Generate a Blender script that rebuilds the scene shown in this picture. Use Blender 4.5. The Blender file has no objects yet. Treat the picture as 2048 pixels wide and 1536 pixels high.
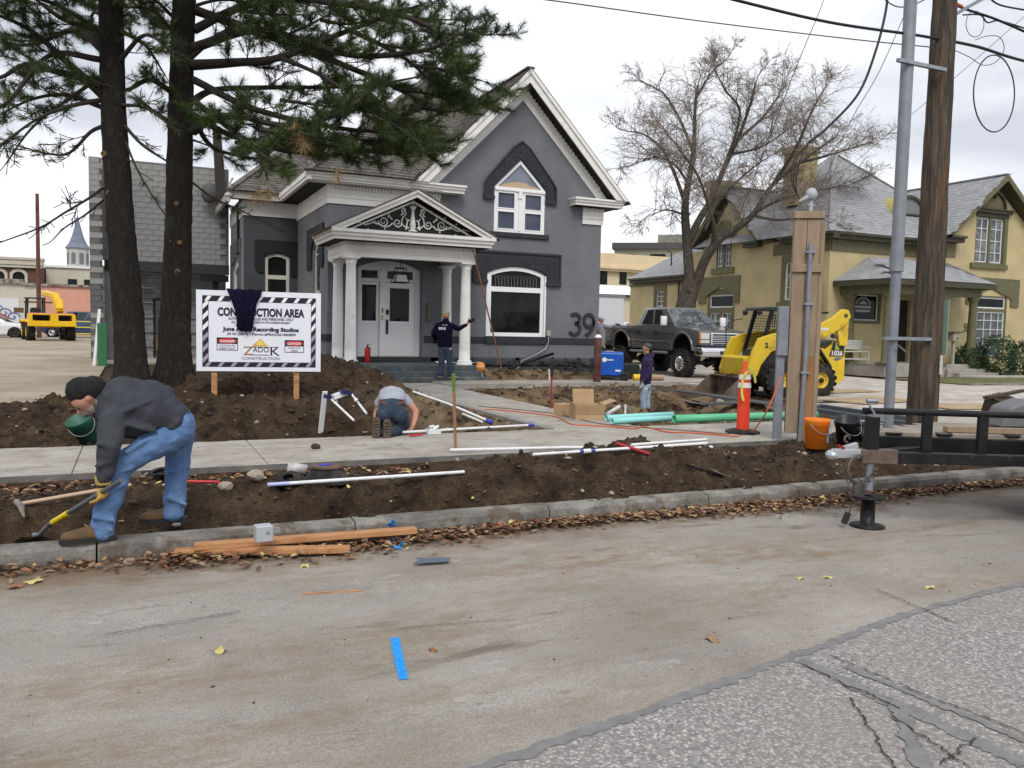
import bpy, bmesh, math, random
import numpy as np
from mathutils import Vector, Matrix, Euler, noise
from mathutils.geometry import tessellate_polygon
random.seed(7); RNG = np.random.default_rng(7)
R = math.radians; PI = math.pi
S = bpy.context.scene; COL = S.collection
# ---------------------------------------------------------------- camera
EYE = 1.58; F_PX = 1650.0
PITCH, ROLL, YAW = R(3.9), R(1.25), R(24.6)
fw = Vector((math.sin(YAW)*math.cos(PITCH), math.cos(YAW)*math.cos(PITCH), -math.sin(PITCH)))
rt = Vector((math.cos(YAW), -math.sin(YAW), 0)); up = rt.cross(fw)
rt2 = rt*math.cos(ROLL)+up*math.sin(ROLL); up2 = up*math.cos(ROLL)-rt*math.sin(ROLL)
cam = bpy.data.objects.new('camera', bpy.data.cameras.new('camera')); COL.objects.link(cam)
mw = Matrix((rt2, up2, -fw)).transposed().to_4x4(); mw.translation = (0, 0, EYE); cam.matrix_world = mw
cam.data.sensor_width = 36; cam.data.lens = F_PX/2048*36; cam.data.clip_end = 2000; cam.data.clip_start = .05
S.camera = cam
# ---------------------------------------------------------------- sky, sun, exposure
SUN_EL, SUN_AZ = R(48), R(200)      # azimuth clockwise from +Y
W = bpy.data.worlds.new('World'); S.world = W; W.use_nodes = True
nt = W.node_tree; nt.nodes.clear()
def nd(t, typ, **k):
    n = t.nodes.new(typ)
    for a, b in k.items(): setattr(n, a, b)
    return n
out = nd(nt, 'ShaderNodeOutputWorld'); bg = nd(nt, 'ShaderNodeBackground'); bg.inputs[1].default_value = .1
sky = nd(nt, 'ShaderNodeTexSky', sky_type='NISHITA', sun_disc=False, sun_elevation=SUN_EL, sun_rotation=SUN_AZ)
tc = nd(nt, 'ShaderNodeTexCoord'); mp = nd(nt, 'ShaderNodeMapping'); mp.inputs['Scale'].default_value = (1, 1, 3.2)
mp.inputs['Location'].default_value = (1.3, .4, .2)
nz = nd(nt, 'ShaderNodeTexNoise'); nz.inputs['Scale'].default_value = 2.1; nz.inputs['Detail'].default_value = 5; nz.inputs['Roughness'].default_value = .48; nz.inputs['Distortion'].default_value = .5
rp = nd(nt, 'ShaderNodeValToRGB'); e = rp.color_ramp.elements
e[0].position = .36; e[0].color = (5.5, 5.75, 6.4, 1); e[1].position = .6; e[1].color = (9.7, 9.8, 10.2, 1)
mx = nd(nt, 'ShaderNodeMixRGB'); mx.inputs[0].default_value = .96
L = nt.links.new
L(tc.outputs['Generated'], mp.inputs[0]); L(mp.outputs[0], nz.inputs['Vector']); L(nz.outputs['Fac'], rp.inputs[0])
L(sky.outputs[0], mx.inputs[1]); L(rp.outputs[0], mx.inputs[2]); L(mx.outputs[0], bg.inputs[0]); L(bg.outputs[0], out.inputs[0])
sun = bpy.data.objects.new('sun', bpy.data.lights.new('sun', 'SUN')); COL.objects.link(sun)
sun.data.energy = 1.5; sun.data.angle = R(24); sun.data.color = (1, .96, .9)
sd = Vector((math.sin(SUN_AZ)*math.cos(SUN_EL), math.cos(SUN_AZ)*math.cos(SUN_EL), math.sin(SUN_EL)))
sun.rotation_euler = sd.to_track_quat('Z', 'Y').to_euler(); sun.location = (0, -10, 30)
V = S.view_settings; V.view_transform = 'Standard'; V.look = 'None'; V.gamma = 1; V.use_curve_mapping = False; V.exposure = .36
# ---------------------------------------------------------------- helpers: places
def ray(px, py): return fw*F_PX+rt2*(px-1024)+up2*(768-py)
def G(px, py, z=0.):
    d = ray(px, py); t = (z-EYE)/d.z; return Vector((d.x*t, d.y*t, z))
def AY(px, py, Y):
    d = ray(px, py); t = Y/d.y; return Vector((d.x*t, Y, EYE+d.z*t))
def AX(px, py, X):
    d = ray(px, py); t = X/d.x; return Vector((X, d.y*t, EYE+d.z*t))
def sm(a, b, x):
    t = np.clip((x-a)/(b-a), 0, 1); return t*t*(3-2*t)
# ---------------------------------------------------------------- helpers: things
def tag(o, label=None, cat=None, group=None, kind=None):
    if label: o['label'] = label
    if cat: o['category'] = cat
    if group: o['group'] = group
    if kind: o['kind'] = kind
    return o
def T(name, label, cat, loc=(0, 0, 0), rz=0, group=None):
    o = bpy.data.objects.new(name, None); COL.objects.link(o); o.location = loc; o.rotation_euler = (0, 0, rz)
    o.empty_display_size = .2
    return tag(o, label, cat, group)
def basis_of(o):
    m = Matrix.Identity(4)
    while o is not None:
        m = (Matrix.Translation(o.location) @ o.rotation_euler.to_matrix().to_4x4()) @ m; o = o.parent
    return m
def link(me, name, parent=None, loc=(0, 0, 0), rot=(0, 0, 0)):
    o = bpy.data.objects.new(name, me); COL.objects.link(o); o.location = loc; o.rotation_euler = rot; o.parent = parent
    return o
def copy_tree(o, parent=None, **k):
    c = o.copy(); COL.objects.link(c)
    if parent: c.parent = parent
    for a, b in k.items(): setattr(c, a, b)
    for ch in [x for x in list(COL.objects) if x.parent == o]: copy_tree(ch, c)
    return c
SPLIT = {'frieze', 'belt_course', 'soffit', 'casing', 'furring_rail', 'cornice', 'gutter', 'side_moulding', 'wall_core', 'moulding', 'control_lever', 'wiper', 'hose', 'frame', 'back_print', 'fork_carriage', 'knockout'}
class M:
    """collects shapes; build() links them as one mesh object"""
    def __init__(s): s.v = []; s.f = []; s.sm = []; s.mi = []; s.cur = 0
    def add(s, vs, fs, smooth=False):
        n = len(s.v); s.v += [Vector(v) for v in vs]; s.f += [tuple(i+n for i in f) for f in fs]; s.sm += [smooth]*len(fs); s.mi += [s.cur]*len(fs); return s
    def box(s, c, d, rot=None, taper=(1, 1)):
        x, y, z = d[0]/2, d[1]/2, d[2]/2; tx, ty = taper
        vs = [Vector(p) for p in ((-x,-y,-z),(x,-y,-z),(x,y,-z),(-x,y,-z),(-x*tx,-y*ty,z),(x*tx,-y*ty,z),(x*tx,y*ty,z),(-x*tx,y*ty,z))]
        if rot is not None:
            mt = rot if isinstance(rot, Matrix) else Euler(rot).to_matrix(); vs = [mt @ v for v in vs]
        c = Vector(c)
        return s.add([v+c for v in vs], [(0,3,2,1),(4,5,6,7),(0,1,5,4),(1,2,6,5),(2,3,7,6),(3,0,4,7)])
    def b2(s, a, b):
        a, b = Vector(a), Vector(b); return s.box((a+b)/2, [abs(q) for q in (b-a)])
    def bar(s, a, b, w, h, up=(0, 0, 1)):
        a, b = Vector(a), Vector(b); d = b-a; l = d.length; d.normalize(); u = Vector(up)
        if abs(d.dot(u)) > .98: u = Vector((0, 1, 0))
        r = d.cross(u).normalized(); u = r.cross(d)
        return s.box((a+b)/2, (w, l, h), Matrix((r, d, u)).transposed())
    def tube(s, pts, r, n=8, caps=True, closed=False, smooth=True):
        pts = [Vector(p) for p in pts]; k = len(pts); rs = r if isinstance(r, (list, tuple)) else [r]*k
        vs = []; pu = None
        for i, p in enumerate(pts):
            if closed: t = pts[(i+1) % k]-pts[i-1]
            else: t = pts[min(i+1, k-1)]-pts[max(i-1, 0)]
            t.normalize()
            if pu is None:
                pu = Vector((0, 0, 1)) if abs(t.z) < .9 else Vector((1, 0, 0))
            a = t.cross(pu).normalized(); b = a.cross(t); pu = b
            for j in range(n):
                g = 2*PI*j/n; vs.append(p+(a*math.cos(g)+b*math.sin(g))*rs[i])
        fs = []
        for i in range(k if closed else k-1):
            for j in range(n):
                fs.append((i*n+j, i*n+(j+1) % n, ((i+1) % k)*n+(j+1) % n, ((i+1) % k)*n+j))
        s.add(vs, fs, smooth)
        if caps and not closed:
            s.add(vs[:n], [tuple(range(n))[::-1]]); s.add(vs[-n:], [tuple(range(n))])
        return s
    def cyl(s, a, b, r0, r1=None, n=16): return s.tube([a, b], [r0, r0 if r1 is None else r1], n)
    def lathe(s, c, prof, n=20, axis=(0, 0, 1), smooth=True):
        """prof: (radius, height) pairs along axis from c"""
        c = Vector(c); ax = Vector(axis).normalized(); u = Vector((1, 0, 0)) if abs(ax.x) < .8 else Vector((0, 0, 1))
        a = ax.cross(u).normalized(); b = ax.cross(a); vs = []
        for (r, h) in prof:
            for j in range(n):
                g = 2*PI*j/n; vs.append(c+ax*h+(a*math.cos(g)+b*math.sin(g))*max(r, 1e-4))
        fs = [(i*n+j, i*n+(j+1) % n, (i+1)*n+(j+1) % n, (i+1)*n+j) for i in range(len(prof)-1) for j in range(n)]
        return s.add(vs, fs, smooth)
    def slab(s, loops, t, o=(0, 0, 0), x=(1, 0, 0), y=(0, 0, 1)):
        """flat outline (with holes) in frame o,x,y extruded by t along -(x cross y) (for x=X,y=Z this is +Y)"""
        if not isinstance(loops[0][0], (list, tuple)): loops = [loops]
        o, x, y = Vector(o), Vector(x), Vector(y); nrm = -(x.cross(y)).normalized()
        def area(l): return sum(l[i][0]*l[(i+1) % len(l)][1]-l[(i+1) % len(l)][0]*l[i][1] for i in range(len(l)))
        loops = [l if (area(l) > 0) == (k == 0) else l[::-1] for k, l in enumerate(loops)]
        flat = [p for l in loops for p in l]; n = len(flat)
        tri = tessellate_polygon([[Vector((p[0], p[1], 0)) for p in l] for l in loops])
        A = [o+x*p[0]+y*p[1] for p in flat]; B = [p+nrm*t for p in A]; fs = []
        for tr in tri:
            a, b, c = (flat[i] for i in tr)
            if (b[0]-a[0])*(c[1]-a[1])-(b[1]-a[1])*(c[0]-a[0]) < 0: tr = tr[::-1]
            fs.append(tuple(tr)); fs.append(tuple(i+n for i in tr[::-1]))
        k = 0
        for l in loops:
            m_ = len(l)
            for i in range(m_):
                j = (i+1) % m_; fs.append((k+i, k+i+n, k+j+n, k+j))
            k += m_
        return s.add(A+B, fs)
    def ico(s, c, r, sub=1, scale=(1, 1, 1), rot=None, jit=0):
        bm = bmesh.new(); bmesh.ops.create_icosphere(bm, subdivisions=sub, radius=1)
        c = Vector(c); mt = Euler(rot).to_matrix() if rot else Matrix.Identity(3)
        vs = [c+mt @ Vector((v.co.x*scale[0]*r, v.co.y*scale[1]*r, v.co.z*scale[2]*r))*(1+random.uniform(-jit, jit)) for v in bm.verts]
        fs = [tuple(v.index for v in f.verts) for f in bm.faces]; bm.free()
        return s.add(vs, fs, jit == 0)
    def mesh(s, name, mats):
        me = bpy.data.meshes.new(name); me.from_pydata([tuple(v) for v in s.v], [], s.f)
        me.polygons.foreach_set('use_smooth', s.sm)
        if not isinstance(mats, (list, tuple)): mats = [mats]
        for m_ in mats: me.materials.append(m_)
        if len(mats) > 1: me.polygons.foreach_set('material_index', s.mi)
        me.update(); return me
    def build(s, name, mats, parent=None, world=False, bevel=0, seg=1, tags=None, kind=None):
        if name in SPLIT:
            comp = list(range(len(s.v)))
            def root(i):
                while comp[i] != i: comp[i] = comp[comp[i]]; i = comp[i]
                return i
            for f in s.f:
                for i in f[1:]: comp[root(i)] = root(f[0])
            gr = {}
            for k, f in enumerate(s.f): gr.setdefault(root(f[0]), []).append(k)
            if len(gr) > 1:
                for fs in gr.values():
                    q = M(); ids = sorted({i for k in fs for i in s.f[k]}); mp_ = {i: j for j, i in enumerate(ids)}; q.add([s.v[i] for i in ids], [tuple(mp_[i] for i in s.f[k]) for k in fs], s.sm[fs[0]]); n_ = name; SPLIT.discard(n_); o = q.build(name, mats, parent, world, bevel, seg, tags, kind); SPLIT.add(n_)
                return o
        vs = s.v
        if parent is not None and world:
            inv = basis_of(parent).inverted(); s.v = [inv @ v for v in vs]
        loc = Vector((0, 0, 0))
        if parent is None:
            xs = [v.x for v in vs]; ys = [v.y for v in vs]; loc = Vector(((min(xs)+max(xs))/2, (min(ys)+max(ys))/2, min(v.z for v in vs)))
            s.v = [v-loc for v in vs]
        me = s.mesh(name, mats)
        if bevel:
            bm = bmesh.new(); bm.from_mesh(me); bmesh.ops.remove_doubles(bm, verts=bm.verts, dist=1e-4)
            ed = [e_ for e_ in bm.edges if len(e_.link_faces) == 2 and e_.calc_face_angle(0) > R(28)]
            bmesh.ops.bevel(bm, geom=ed, offset=bevel, segments=seg, profile=.5, affect='EDGES', clamp_overlap=True)
            for f in bm.faces: f.smooth = seg > 1
            bm.to_mesh(me); bm.free()
        o = link(me, name, parent, loc)
        if tags: tag(o, *tags)
        if kind: o['kind'] = kind
        return o
def ellip(c, a, b, n=24, a0=0, a1=2*PI):
    return [(c[0]+a*math.cos(a0+(a1-a0)*i/(n if a1-a0 > 6.2 else n-1)), c[1]+b*math.sin(a0+(a1-a0)*i/(n if a1-a0 > 6.2 else n-1))) for i in range(n)]
def rect(x0, y0, x1, y1): return [(x0, y0), (x1, y0), (x1, y1), (x0, y1)]
def archrect(x0, y0, x1, y1, rise, n=9):
    """rectangle with a segmental arched head whose crown is y1"""
    w = (x1-x0)/2; r = (w*w+rise*rise)/(2*rise); cx = (x0+x1)/2; cy = y1-r; g = math.asin(min(1, w/r))
    return [(x0, y0), (x1, y0)]+[(cx+r*math.sin(g-2*g*i/(n-1)), cy+r*math.cos(g-2*g*i/(n-1))) for i in range(n)]
def npmesh(name, v, f, mat, smooth=True, uv=None):
    v = np.asarray(v, np.float32); f = np.asarray(f, np.int32); k = f.shape[1]
    me = bpy.data.meshes.new(name); me.vertices.add(len(v)); me.vertices.foreach_set('co', v.ravel())
    me.loops.add(f.size); me.loops.foreach_set('vertex_index', f.ravel())
    me.polygons.add(len(f)); me.polygons.foreach_set('loop_start', np.arange(0, f.size, k, dtype=np.int32))
    me.polygons.foreach_set('loop_total', np.full(len(f), k, np.int32))
    me.polygons.foreach_set('use_smooth', np.full(len(f), smooth)); me.materials.append(mat); me.update(calc_edges=True); return me
def text(s_, size, o, x, y, mat, parent, name='lettering', t=.002, bold=0., width=None, align='CENTER', shear=0, sx=1.):
    """flat print: text laid in frame o,x,y (world), as mesh"""
    cu = bpy.data.curves.new('lettering', 'FONT'); cu.body = s_; cu.size = size; cu.align_x = align; cu.offset = bold; cu.shear = shear; cu.resolution_u = 3
    ob = bpy.data.objects.new('tmp', cu); COL.objects.link(ob); bpy.context.view_layer.update()
    me0 = ob.evaluated_get(bpy.context.evaluated_depsgraph_get()).to_mesh()
    vs = [v.co.copy() for v in me0.vertices]; fs = [tuple(p.vertices) for p in me0.polygons]
    bpy.data.objects.remove(ob); bpy.data.curves.remove(cu)
    if width and vs:
        w = max(v.x for v in vs)-min(v.x for v in vs); sx = width/w
    o, x, y = Vector(o), Vector(x).normalized(), Vector(y).normalized(); nrm = x.cross(y)
    m = M(); m.add([o+x*v.x*sx+y*v.y+nrm*t for v in vs], fs)
    return m.build(name, mat, parent, world=True)
# ---------------------------------------------------------------- materials
MATS = {}
def mat(name, col, rough=.8, col2=None, scale=6., detail=4, bump=0., bscale=None, metal=0., spec=.36, mid=(.35, .65), coord='Object', stretch=(1, 1, 1), dirt=None, dscale=1.3, damt=(.5, .7), coat=0, emit=0):
    if name in MATS: return MATS[name]
    m = bpy.data.materials.new(name); m.use_nodes = True; t = m.node_tree; b = t.nodes['Principled BSDF']; L = t.links.new
    c = tuple(col)+(1,)
    b.inputs['Base Color'].default_value = c; b.inputs['Roughness'].default_value = rough; b.inputs['Metallic'].default_value = metal
    b.inputs['Specular IOR Level'].default_value = spec; b.inputs['Coat Weight'].default_value = coat
    if emit: b.inputs['Emission Color'].default_value = c; b.inputs['Emission Strength'].default_value = emit
    tcn = nd(t, 'ShaderNodeTexCoord'); mpn = nd(t, 'ShaderNodeMapping'); mpn.inputs['Scale'].default_value = stretch
    L(tcn.outputs[coord], mpn.inputs[0]); vec = mpn.outputs[0]; last = None
    if col2 is not None:
        n = nd(t, 'ShaderNodeTexNoise'); n.inputs['Scale'].default_value = scale; n.inputs['Detail'].default_value = detail; n.inputs['Roughness'].default_value = .6
        L(vec, n.inputs['Vector']); r = nd(t, 'ShaderNodeValToRGB'); r.color_ramp.elements[0].position = mid[0]; r.color_ramp.elements[1].position = mid[1]
        r.color_ramp.elements[0].color = c; r.color_ramp.elements[1].color = tuple(col2)+(1,)
        L(n.outputs['Fac'], r.inputs[0]); last = r.outputs[0]
    if dirt is not None:
        n = nd(t, 'ShaderNodeTexNoise'); n.inputs['Scale'].default_value = dscale; n.inputs['Detail'].default_value = 6; n.inputs['Roughness'].default_value = .65
        L(vec, n.inputs['Vector']); r = nd(t, 'ShaderNodeMapRange'); r.inputs[1].default_value = damt[0]; r.inputs[2].default_value = damt[1]
        x = nd(t, 'ShaderNodeMixRGB'); L(n.outputs['Fac'], r.inputs[0]); L(r.outputs[0], x.inputs[0])
        if last: L(last, x.inputs[1])
        else: x.inputs[1].default_value = c
        x.inputs[2].default_value = tuple(dirt)+(1,); last = x.outputs[0]
    if last: L(last, b.inputs['Base Color'])
    if bump:
        n = nd(t, 'ShaderNodeTexNoise'); n.inputs['Scale'].default_value = bscale or scale*4; n.inputs['Detail'].default_value = 5
        L(vec, n.inputs['Vector']); bp = nd(t, 'ShaderNodeBump'); bp.inputs['Strength'].default_value = min(1, bump*10); bp.inputs['Distance'].default_value = bump*.1
        L(n.outputs['Fac'], bp.inputs['Height']); L(bp.outputs[0], b.inputs['Normal'])
    MATS[name] = m; return m
def brickmat(name, col, mortar, bw=.21, bh=.076, axis='XZ', amt=.5, var=.12, rough=.75, bump=.4):
    """painted brick: fine relief too small to pick apart at this distance"""
    m = bpy.data.materials.new(name); m.use_nodes = True; t = m.node_tree; b = t.nodes['Principled BSDF']; L = t.links.new
    g = nd(t, 'ShaderNodeNewGeometry'); sp = nd(t, 'ShaderNodeSeparateXYZ'); cb = nd(t, 'ShaderNodeCombineXYZ'); L(g.outputs['Position'], sp.inputs[0])
    L(sp.outputs[0 if axis[0] == 'X' else 1], cb.inputs[0]); L(sp.outputs[2], cb.inputs[1])
    br = nd(t, 'ShaderNodeTexBrick'); br.inputs['Scale'].default_value = 1; br.inputs['Brick Width'].default_value = bw; br.inputs['Row Height'].default_value = bh
    br.inputs['Mortar Size'].default_value = .006; br.inputs['Mortar Smooth'].default_value = .5
    br.inputs['Color1'].default_value = tuple(c*(1-var) for c in col)+(1,); br.inputs['Color2'].default_value = tuple(c*(1+var) for c in col)+(1,)
    br.inputs['Mortar'].default_value = tuple(mortar)+(1,); L(cb.outputs[0], br.inputs['Vector'])
    n = nd(t, 'ShaderNodeTexNoise'); n.inputs['Scale'].default_value = 1.1; n.inputs['Detail'].default_value = 6; L(g.outputs['Position'], n.inputs['Vector'])
    mr = nd(t, 'ShaderNodeMapRange'); mr.inputs[1].default_value = .3; mr.inputs[2].default_value = .7; mr.inputs[3].default_value = .86; mr.inputs[4].default_value = 1.12; L(n.outputs['Fac'], mr.inputs[0])
    mu = nd(t, 'ShaderNodeMixRGB', blend_type='MULTIPLY'); mu.inputs[0].default_value = 1; L(br.outputs[0], mu.inputs[1]); L(mr.outputs[0], mu.inputs[2]); L(mu.outputs[0], b.inputs['Base Color'])
    b.inputs['Roughness'].default_value = rough; bp = nd(t, 'ShaderNodeBump', invert=True); bp.inputs['Strength'].default_value = bump; bp.inputs['Distance'].default_value = .008
    L(br.outputs['Fac'], bp.inputs['Height']); L(bp.outputs[0], b.inputs['Normal']); MATS[name] = m; return m
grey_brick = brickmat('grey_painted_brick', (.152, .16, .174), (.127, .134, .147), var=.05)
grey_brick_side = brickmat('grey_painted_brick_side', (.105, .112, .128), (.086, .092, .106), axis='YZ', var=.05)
lit_side = brickmat('lit_grey_brick_side', (.24, .245, .26), (.2, .2, .215), axis='YZ', var=.05)  # lit copy of the grey brick, its brighter light put into the colour
char = mat('charcoal_paint', (.02, .023, .027), .6, (.03, .034, .039), 9, bump=.04, bscale=40)
stone_dk = mat('charcoal_stone', (.03, .035, .04), .7, (.055, .062, .068), 5, bump=.25, bscale=14)
white = mat('white_trim_paint', (.74, .725, .69), .5, (.8, .79, .76), 3, dirt=(.5, .47, .42), dscale=1.2, damt=(.56, .8))
white2 = mat('white_gloss_paint', (.8, .81, .82), .35, (.84, .84, .84), 2)
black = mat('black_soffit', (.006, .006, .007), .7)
shingle = mat('grey_brown_shingle', (.07, .064, .055), .95, (.165, .15, .13), 5.5, 3, bump=.1, bscale=60)
shingle2 = mat('light_grey_shingle', (.25, .255, .265), .95, (.33, .335, .345), 3, 3, bump=.1, bscale=60)
def glassmat(name, col=(.006, .007, .007), rough=.05):
    return mat(name, col, rough, (.016, .019, .018), 1.2, 3, spec=.14)
glass = glassmat('dark_window_glass'); glass_l = mat('pale_window_glass', (.09, .11, .16), .08, (.25, .28, .34), .9, 3, mid=(.4, .7))
steel = mat('galvanised_steel', (.33, .35, .38), .42, (.24, .26, .29), 8, metal=.6)
chrome = mat('chrome', (.75, .75, .76), .12, metal=1)
blackm = mat('black_painted_steel', (.006, .0065, .0075), .45, (.014, .014, .015), 7, spec=.25, dirt=(.06, .045, .035), dscale=6, damt=(.6, .8))
rubber = mat('black_rubber', (.008, .008, .008), .9, (.03, .028, .026), 9, dirt=(.1, .08, .06), dscale=5, damt=(.5, .8))
pvc = mat('white_plastic_pipe', (.74, .75, .76), .35, (.6, .58, .54), 5, mid=(.5, .75))
orange_wood = mat('fresh_sawn_timber', (.34, .15, .06), .75, (.48, .26, .12), 4, stretch=(1, 6, 6), bump=.02, bscale=30)
skin = mat('skin', (.42, .2, .13), .55, (.5, .26, .18), 12)
blue_ink = mat('navy_fabric', (.004, .004, .014), .95, (.01, .009, .026), 14, bump=.05, bscale=60, spec=.08)
# ================================================================ GROUND
NT = {}
def vnoise(x, y, seed):
    g = NT.get(seed)
    if g is None: g = NT[seed] = np.random.default_rng(seed).random((256, 256))
    xi = np.floor(x).astype(int); yi = np.floor(y).astype(int); fx = x-xi; fy = y-yi
    fx = fx*fx*(3-2*fx); fy = fy*fy*(3-2*fy)
    a = g[xi % 256, yi % 256]; b = g[(xi+1) % 256, yi % 256]; c = g[xi % 256, (yi+1) % 256]; d = g[(xi+1) % 256, (yi+1) % 256]
    return (a*(1-fx)+b*fx)*(1-fy)+(c*(1-fx)+d*fx)*fy-.5
def fbm(x, y, f0, octv, seed, gain=.55):
    s = 0; a = 1.
    for i in range(octv):
        s = s+a*vnoise(x*f0+13.7*i, y*f0+7.1*i, seed+i); f0 *= 2.03; a *= gain
    return s
def ridged(x, y, f0, octv, seed):
    s = 0; a = 1.
    for i in range(octv):
        s = s+a*(.5-np.abs(vnoise(x*f0+3.3*i, y*f0+1.7*i, seed+i))*2); f0 *= 2.1; a *= .5
    return s
def gs(x, y, cx, cy, sx, sy): return np.exp(-((x-cx)/sx)**2-((y-cy)/sy)**2)
def far_rise(y): return .3*sm(26, 50, y)
def terrain(x, y):
    x = np.asarray(x, float); y = np.asarray(y, float)
    wx = x+.25*fbm(x, y, 1.1, 3, 60); wy = y+.12*fbm(x, y, 1.6, 3, 70)
    n = fbm(x, y, 2.2, 6, 11, .6); rg = fbm(x, y, 9, 4, 31, .62)
    # --- planting strip between kerb and pavement
    rd = ridged(x, y, 3.0, 4, 90)
    s1 = -.06+.1*n+.075*rg+.085*rd-.02
    s1 = s1-.34*np.exp(-((wy-7.12)/.24)**2)*(1-sm(2.6, 3.6, x))
    s1 = s1+.15*np.exp(-((wy-7.75)/.34)**2)*(1-sm(3.2, 4.4, x))
    s1 = s1+.36*gs(wx, wy, 5.0, 7.7, 1.5, .55)+.13*gs(wx, wy, 4.1, 8.5, .9, .4)+.33*gs(wx, wy, 8.7, 8.0, 1.3, .6)+.12*gs(wx, wy, 10.8, 7.8, 1.5, .5)
    s1 = s1-.2*gs(wx, wy, 3.55, 6.92, .4, .22)-.12*gs(wx, wy, 6.6, 8.2, .5, .3)
    s1 = s1-.09*sm(8.55, 9.1, wy)*(1-gs(wx, wy, 4.1, 9.2, .8, .8))
    s1 = np.minimum(s1, .02+3.5*np.maximum(y-6.62, 0))*1.
    s1 = np.where(y < 6.75, np.minimum(s1, -.015+.2*n), s1)
    s1 = np.where(y > 9.3, np.minimum(s1, -.05), s1)
    # --- yard left of the walk: mound under the trees and the sign
    m = -.06+.9*gs(wx, wy, 3.5, 17.2, 1.9, 2.4)+.5*gs(wx, wy, .4, 15.4, 1.9, 1.5)+.22*gs(wx, wy, 1.9, 13.6, 1.7, 1.0)+.09*gs(wx, wy, -2.6, 15.0, 2.2, .5)
    m = m+.2*gs(wx, wy, 4.6, 14.4, .8, 1.2)
    m = m-.3*gs(wx, wy, 1.9, 12.0, 1.6, .35)-.12*gs(wx, wy, -.6, 12.1, 1.6, .4)
    m = m+(.17*n+.1*rg+.13*rd-.04)*sm(-4.5, -1.2, x)
    m = m*(1-sm(4.9, 5.7, x)*sm(9, 12, y)*.9)
    lot = sm(16.2, 16.9, y+.25*n)*(1-sm(-1.2, -.4, x+.3*n))
    m = m*(1-lot)-.02*lot
    m = m*(1-sm(18.5, 22, y))+.02*sm(18.5, 22, y)+.12*gs(x, y, 3, 21.5, 2, 1.4)
    # --- right of the walk: the pit, spoil heap, and bed along the house
    p = -.1+.13*n+.08*rg+.08*rd
    p = p-.33*gs(wx, wy, 9.6, 14.6, 1.9, 1.5)-.3*gs(wx, wy, 11.6, 16.5, 2.0, 1.7)-.25*gs(wx, wy, 9.2, 17.6, 1.5, 1.5)-.3*gs(wx, wy, 10.3, 12.9, 1.3, .5)
    p = p+.36*gs(wx, wy, 8.45, 13.15, .8, .5)+.24*gs(wx, wy, 12.2, 14.6, 1.1, .7)+.14*gs(wx, wy, 12.2, 19.0, 1.7, .9)
    p = np.where((y > 20.4) & (y < 22.3), np.minimum(p, -.06), p)
    p = p-.05*sm(20, 20.8, y)*(1-sm(21.9, 22.3, y))
    bed = .12+.13*n+.1*rg+.08*rd+.2*gs(wx, wy, 10.3, 23.4, 1.2, .6)
    bed = bed*(1-sm(14.6, 15.6, x))
    p = p*(1-sm(21.9, 22.3, y))+bed*sm(21.9, 22.3, y)
    flat = sm(13.3, 13.9, x-1.1*sm(13.9, 14.6, y))
    p = p-.22*gs(wx, wy, 13.3, 17.2, .9, 1.9)
    p = p*(1-flat)-.05*flat
    z = np.where(y < 9.45, s1, np.where(x < 6.7, m, p))
    z = np.where((y > 9.4) & (y < 11.45), -.07, z)
    z = np.where((x > 5.95) & (x < 7.5) & (y > 9.4) & (y < 22.2), -.07, z)
    z = np.where((x > 5.0) & (x < 8.9) & (y > 21.7) & (y < 24.6), -.03, z)
    z = np.where(x > 13.9+1.1*sm(14.1, 14.6, y), np.where(y > 9.45, -.05, z), z)
    z = np.where(x < -1.0, np.where(y > 17, -.03, z), z)
    k = sm(24.3, 25.5, y); z = z*(1-k)-.05*k
    z = z+far_rise(y)
    z = np.where(y < 6.55, -.6, z)
    return z
def th(x, y): return float(terrain(np.array([x]), np.array([y]))[0])
def spans(*seg):
    o = []
    for a, b, st in seg: o += list(np.arange(a, b-1e-6, st))
    return np.array(o+[seg[-1][1]])
def surf(x, y):
    z = terrain(x, y); pav = ((y > 9.46) & (y < 11.48)) | ((x > 6.02) & (x < 7.55) & (y > 11.4) & (y < 21.9)); z = np.where(pav, np.maximum(z, .003), z)
    z = np.where((y < 6.63) & (y > 6.44), 0, z); return np.where(y <= 6.44, -.15+.012*(6.45-y), z)
xs = spans((-600, -100, 100), (-100, -10, 10), (-10, -3, .25), (-3, 11.2, .04), (11.2, 15.2, .07), (15.2, 30, .6), (30, 100, 10), (100, 700, 100))
ys = spans((-100, 0, 20), (0, 6.4, 3.2), (6.4, 9.5, .04), (9.5, 11.4, .38), (11.4, 18, .055), (18, 24.4, .09), (24.4, 60, 2), (60, 200, 20), (200, 900, 100))
gx, gy = np.meshgrid(xs, ys); gz = terrain(gx, gy); nx, ny = len(xs), len(ys)
idx = np.arange(nx*ny).reshape(ny, nx)
fq = np.stack([idx[:-1, :-1], idx[:-1, 1:], idx[1:, 1:], idx[1:, :-1]], -1).reshape(-1, 4)
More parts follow.
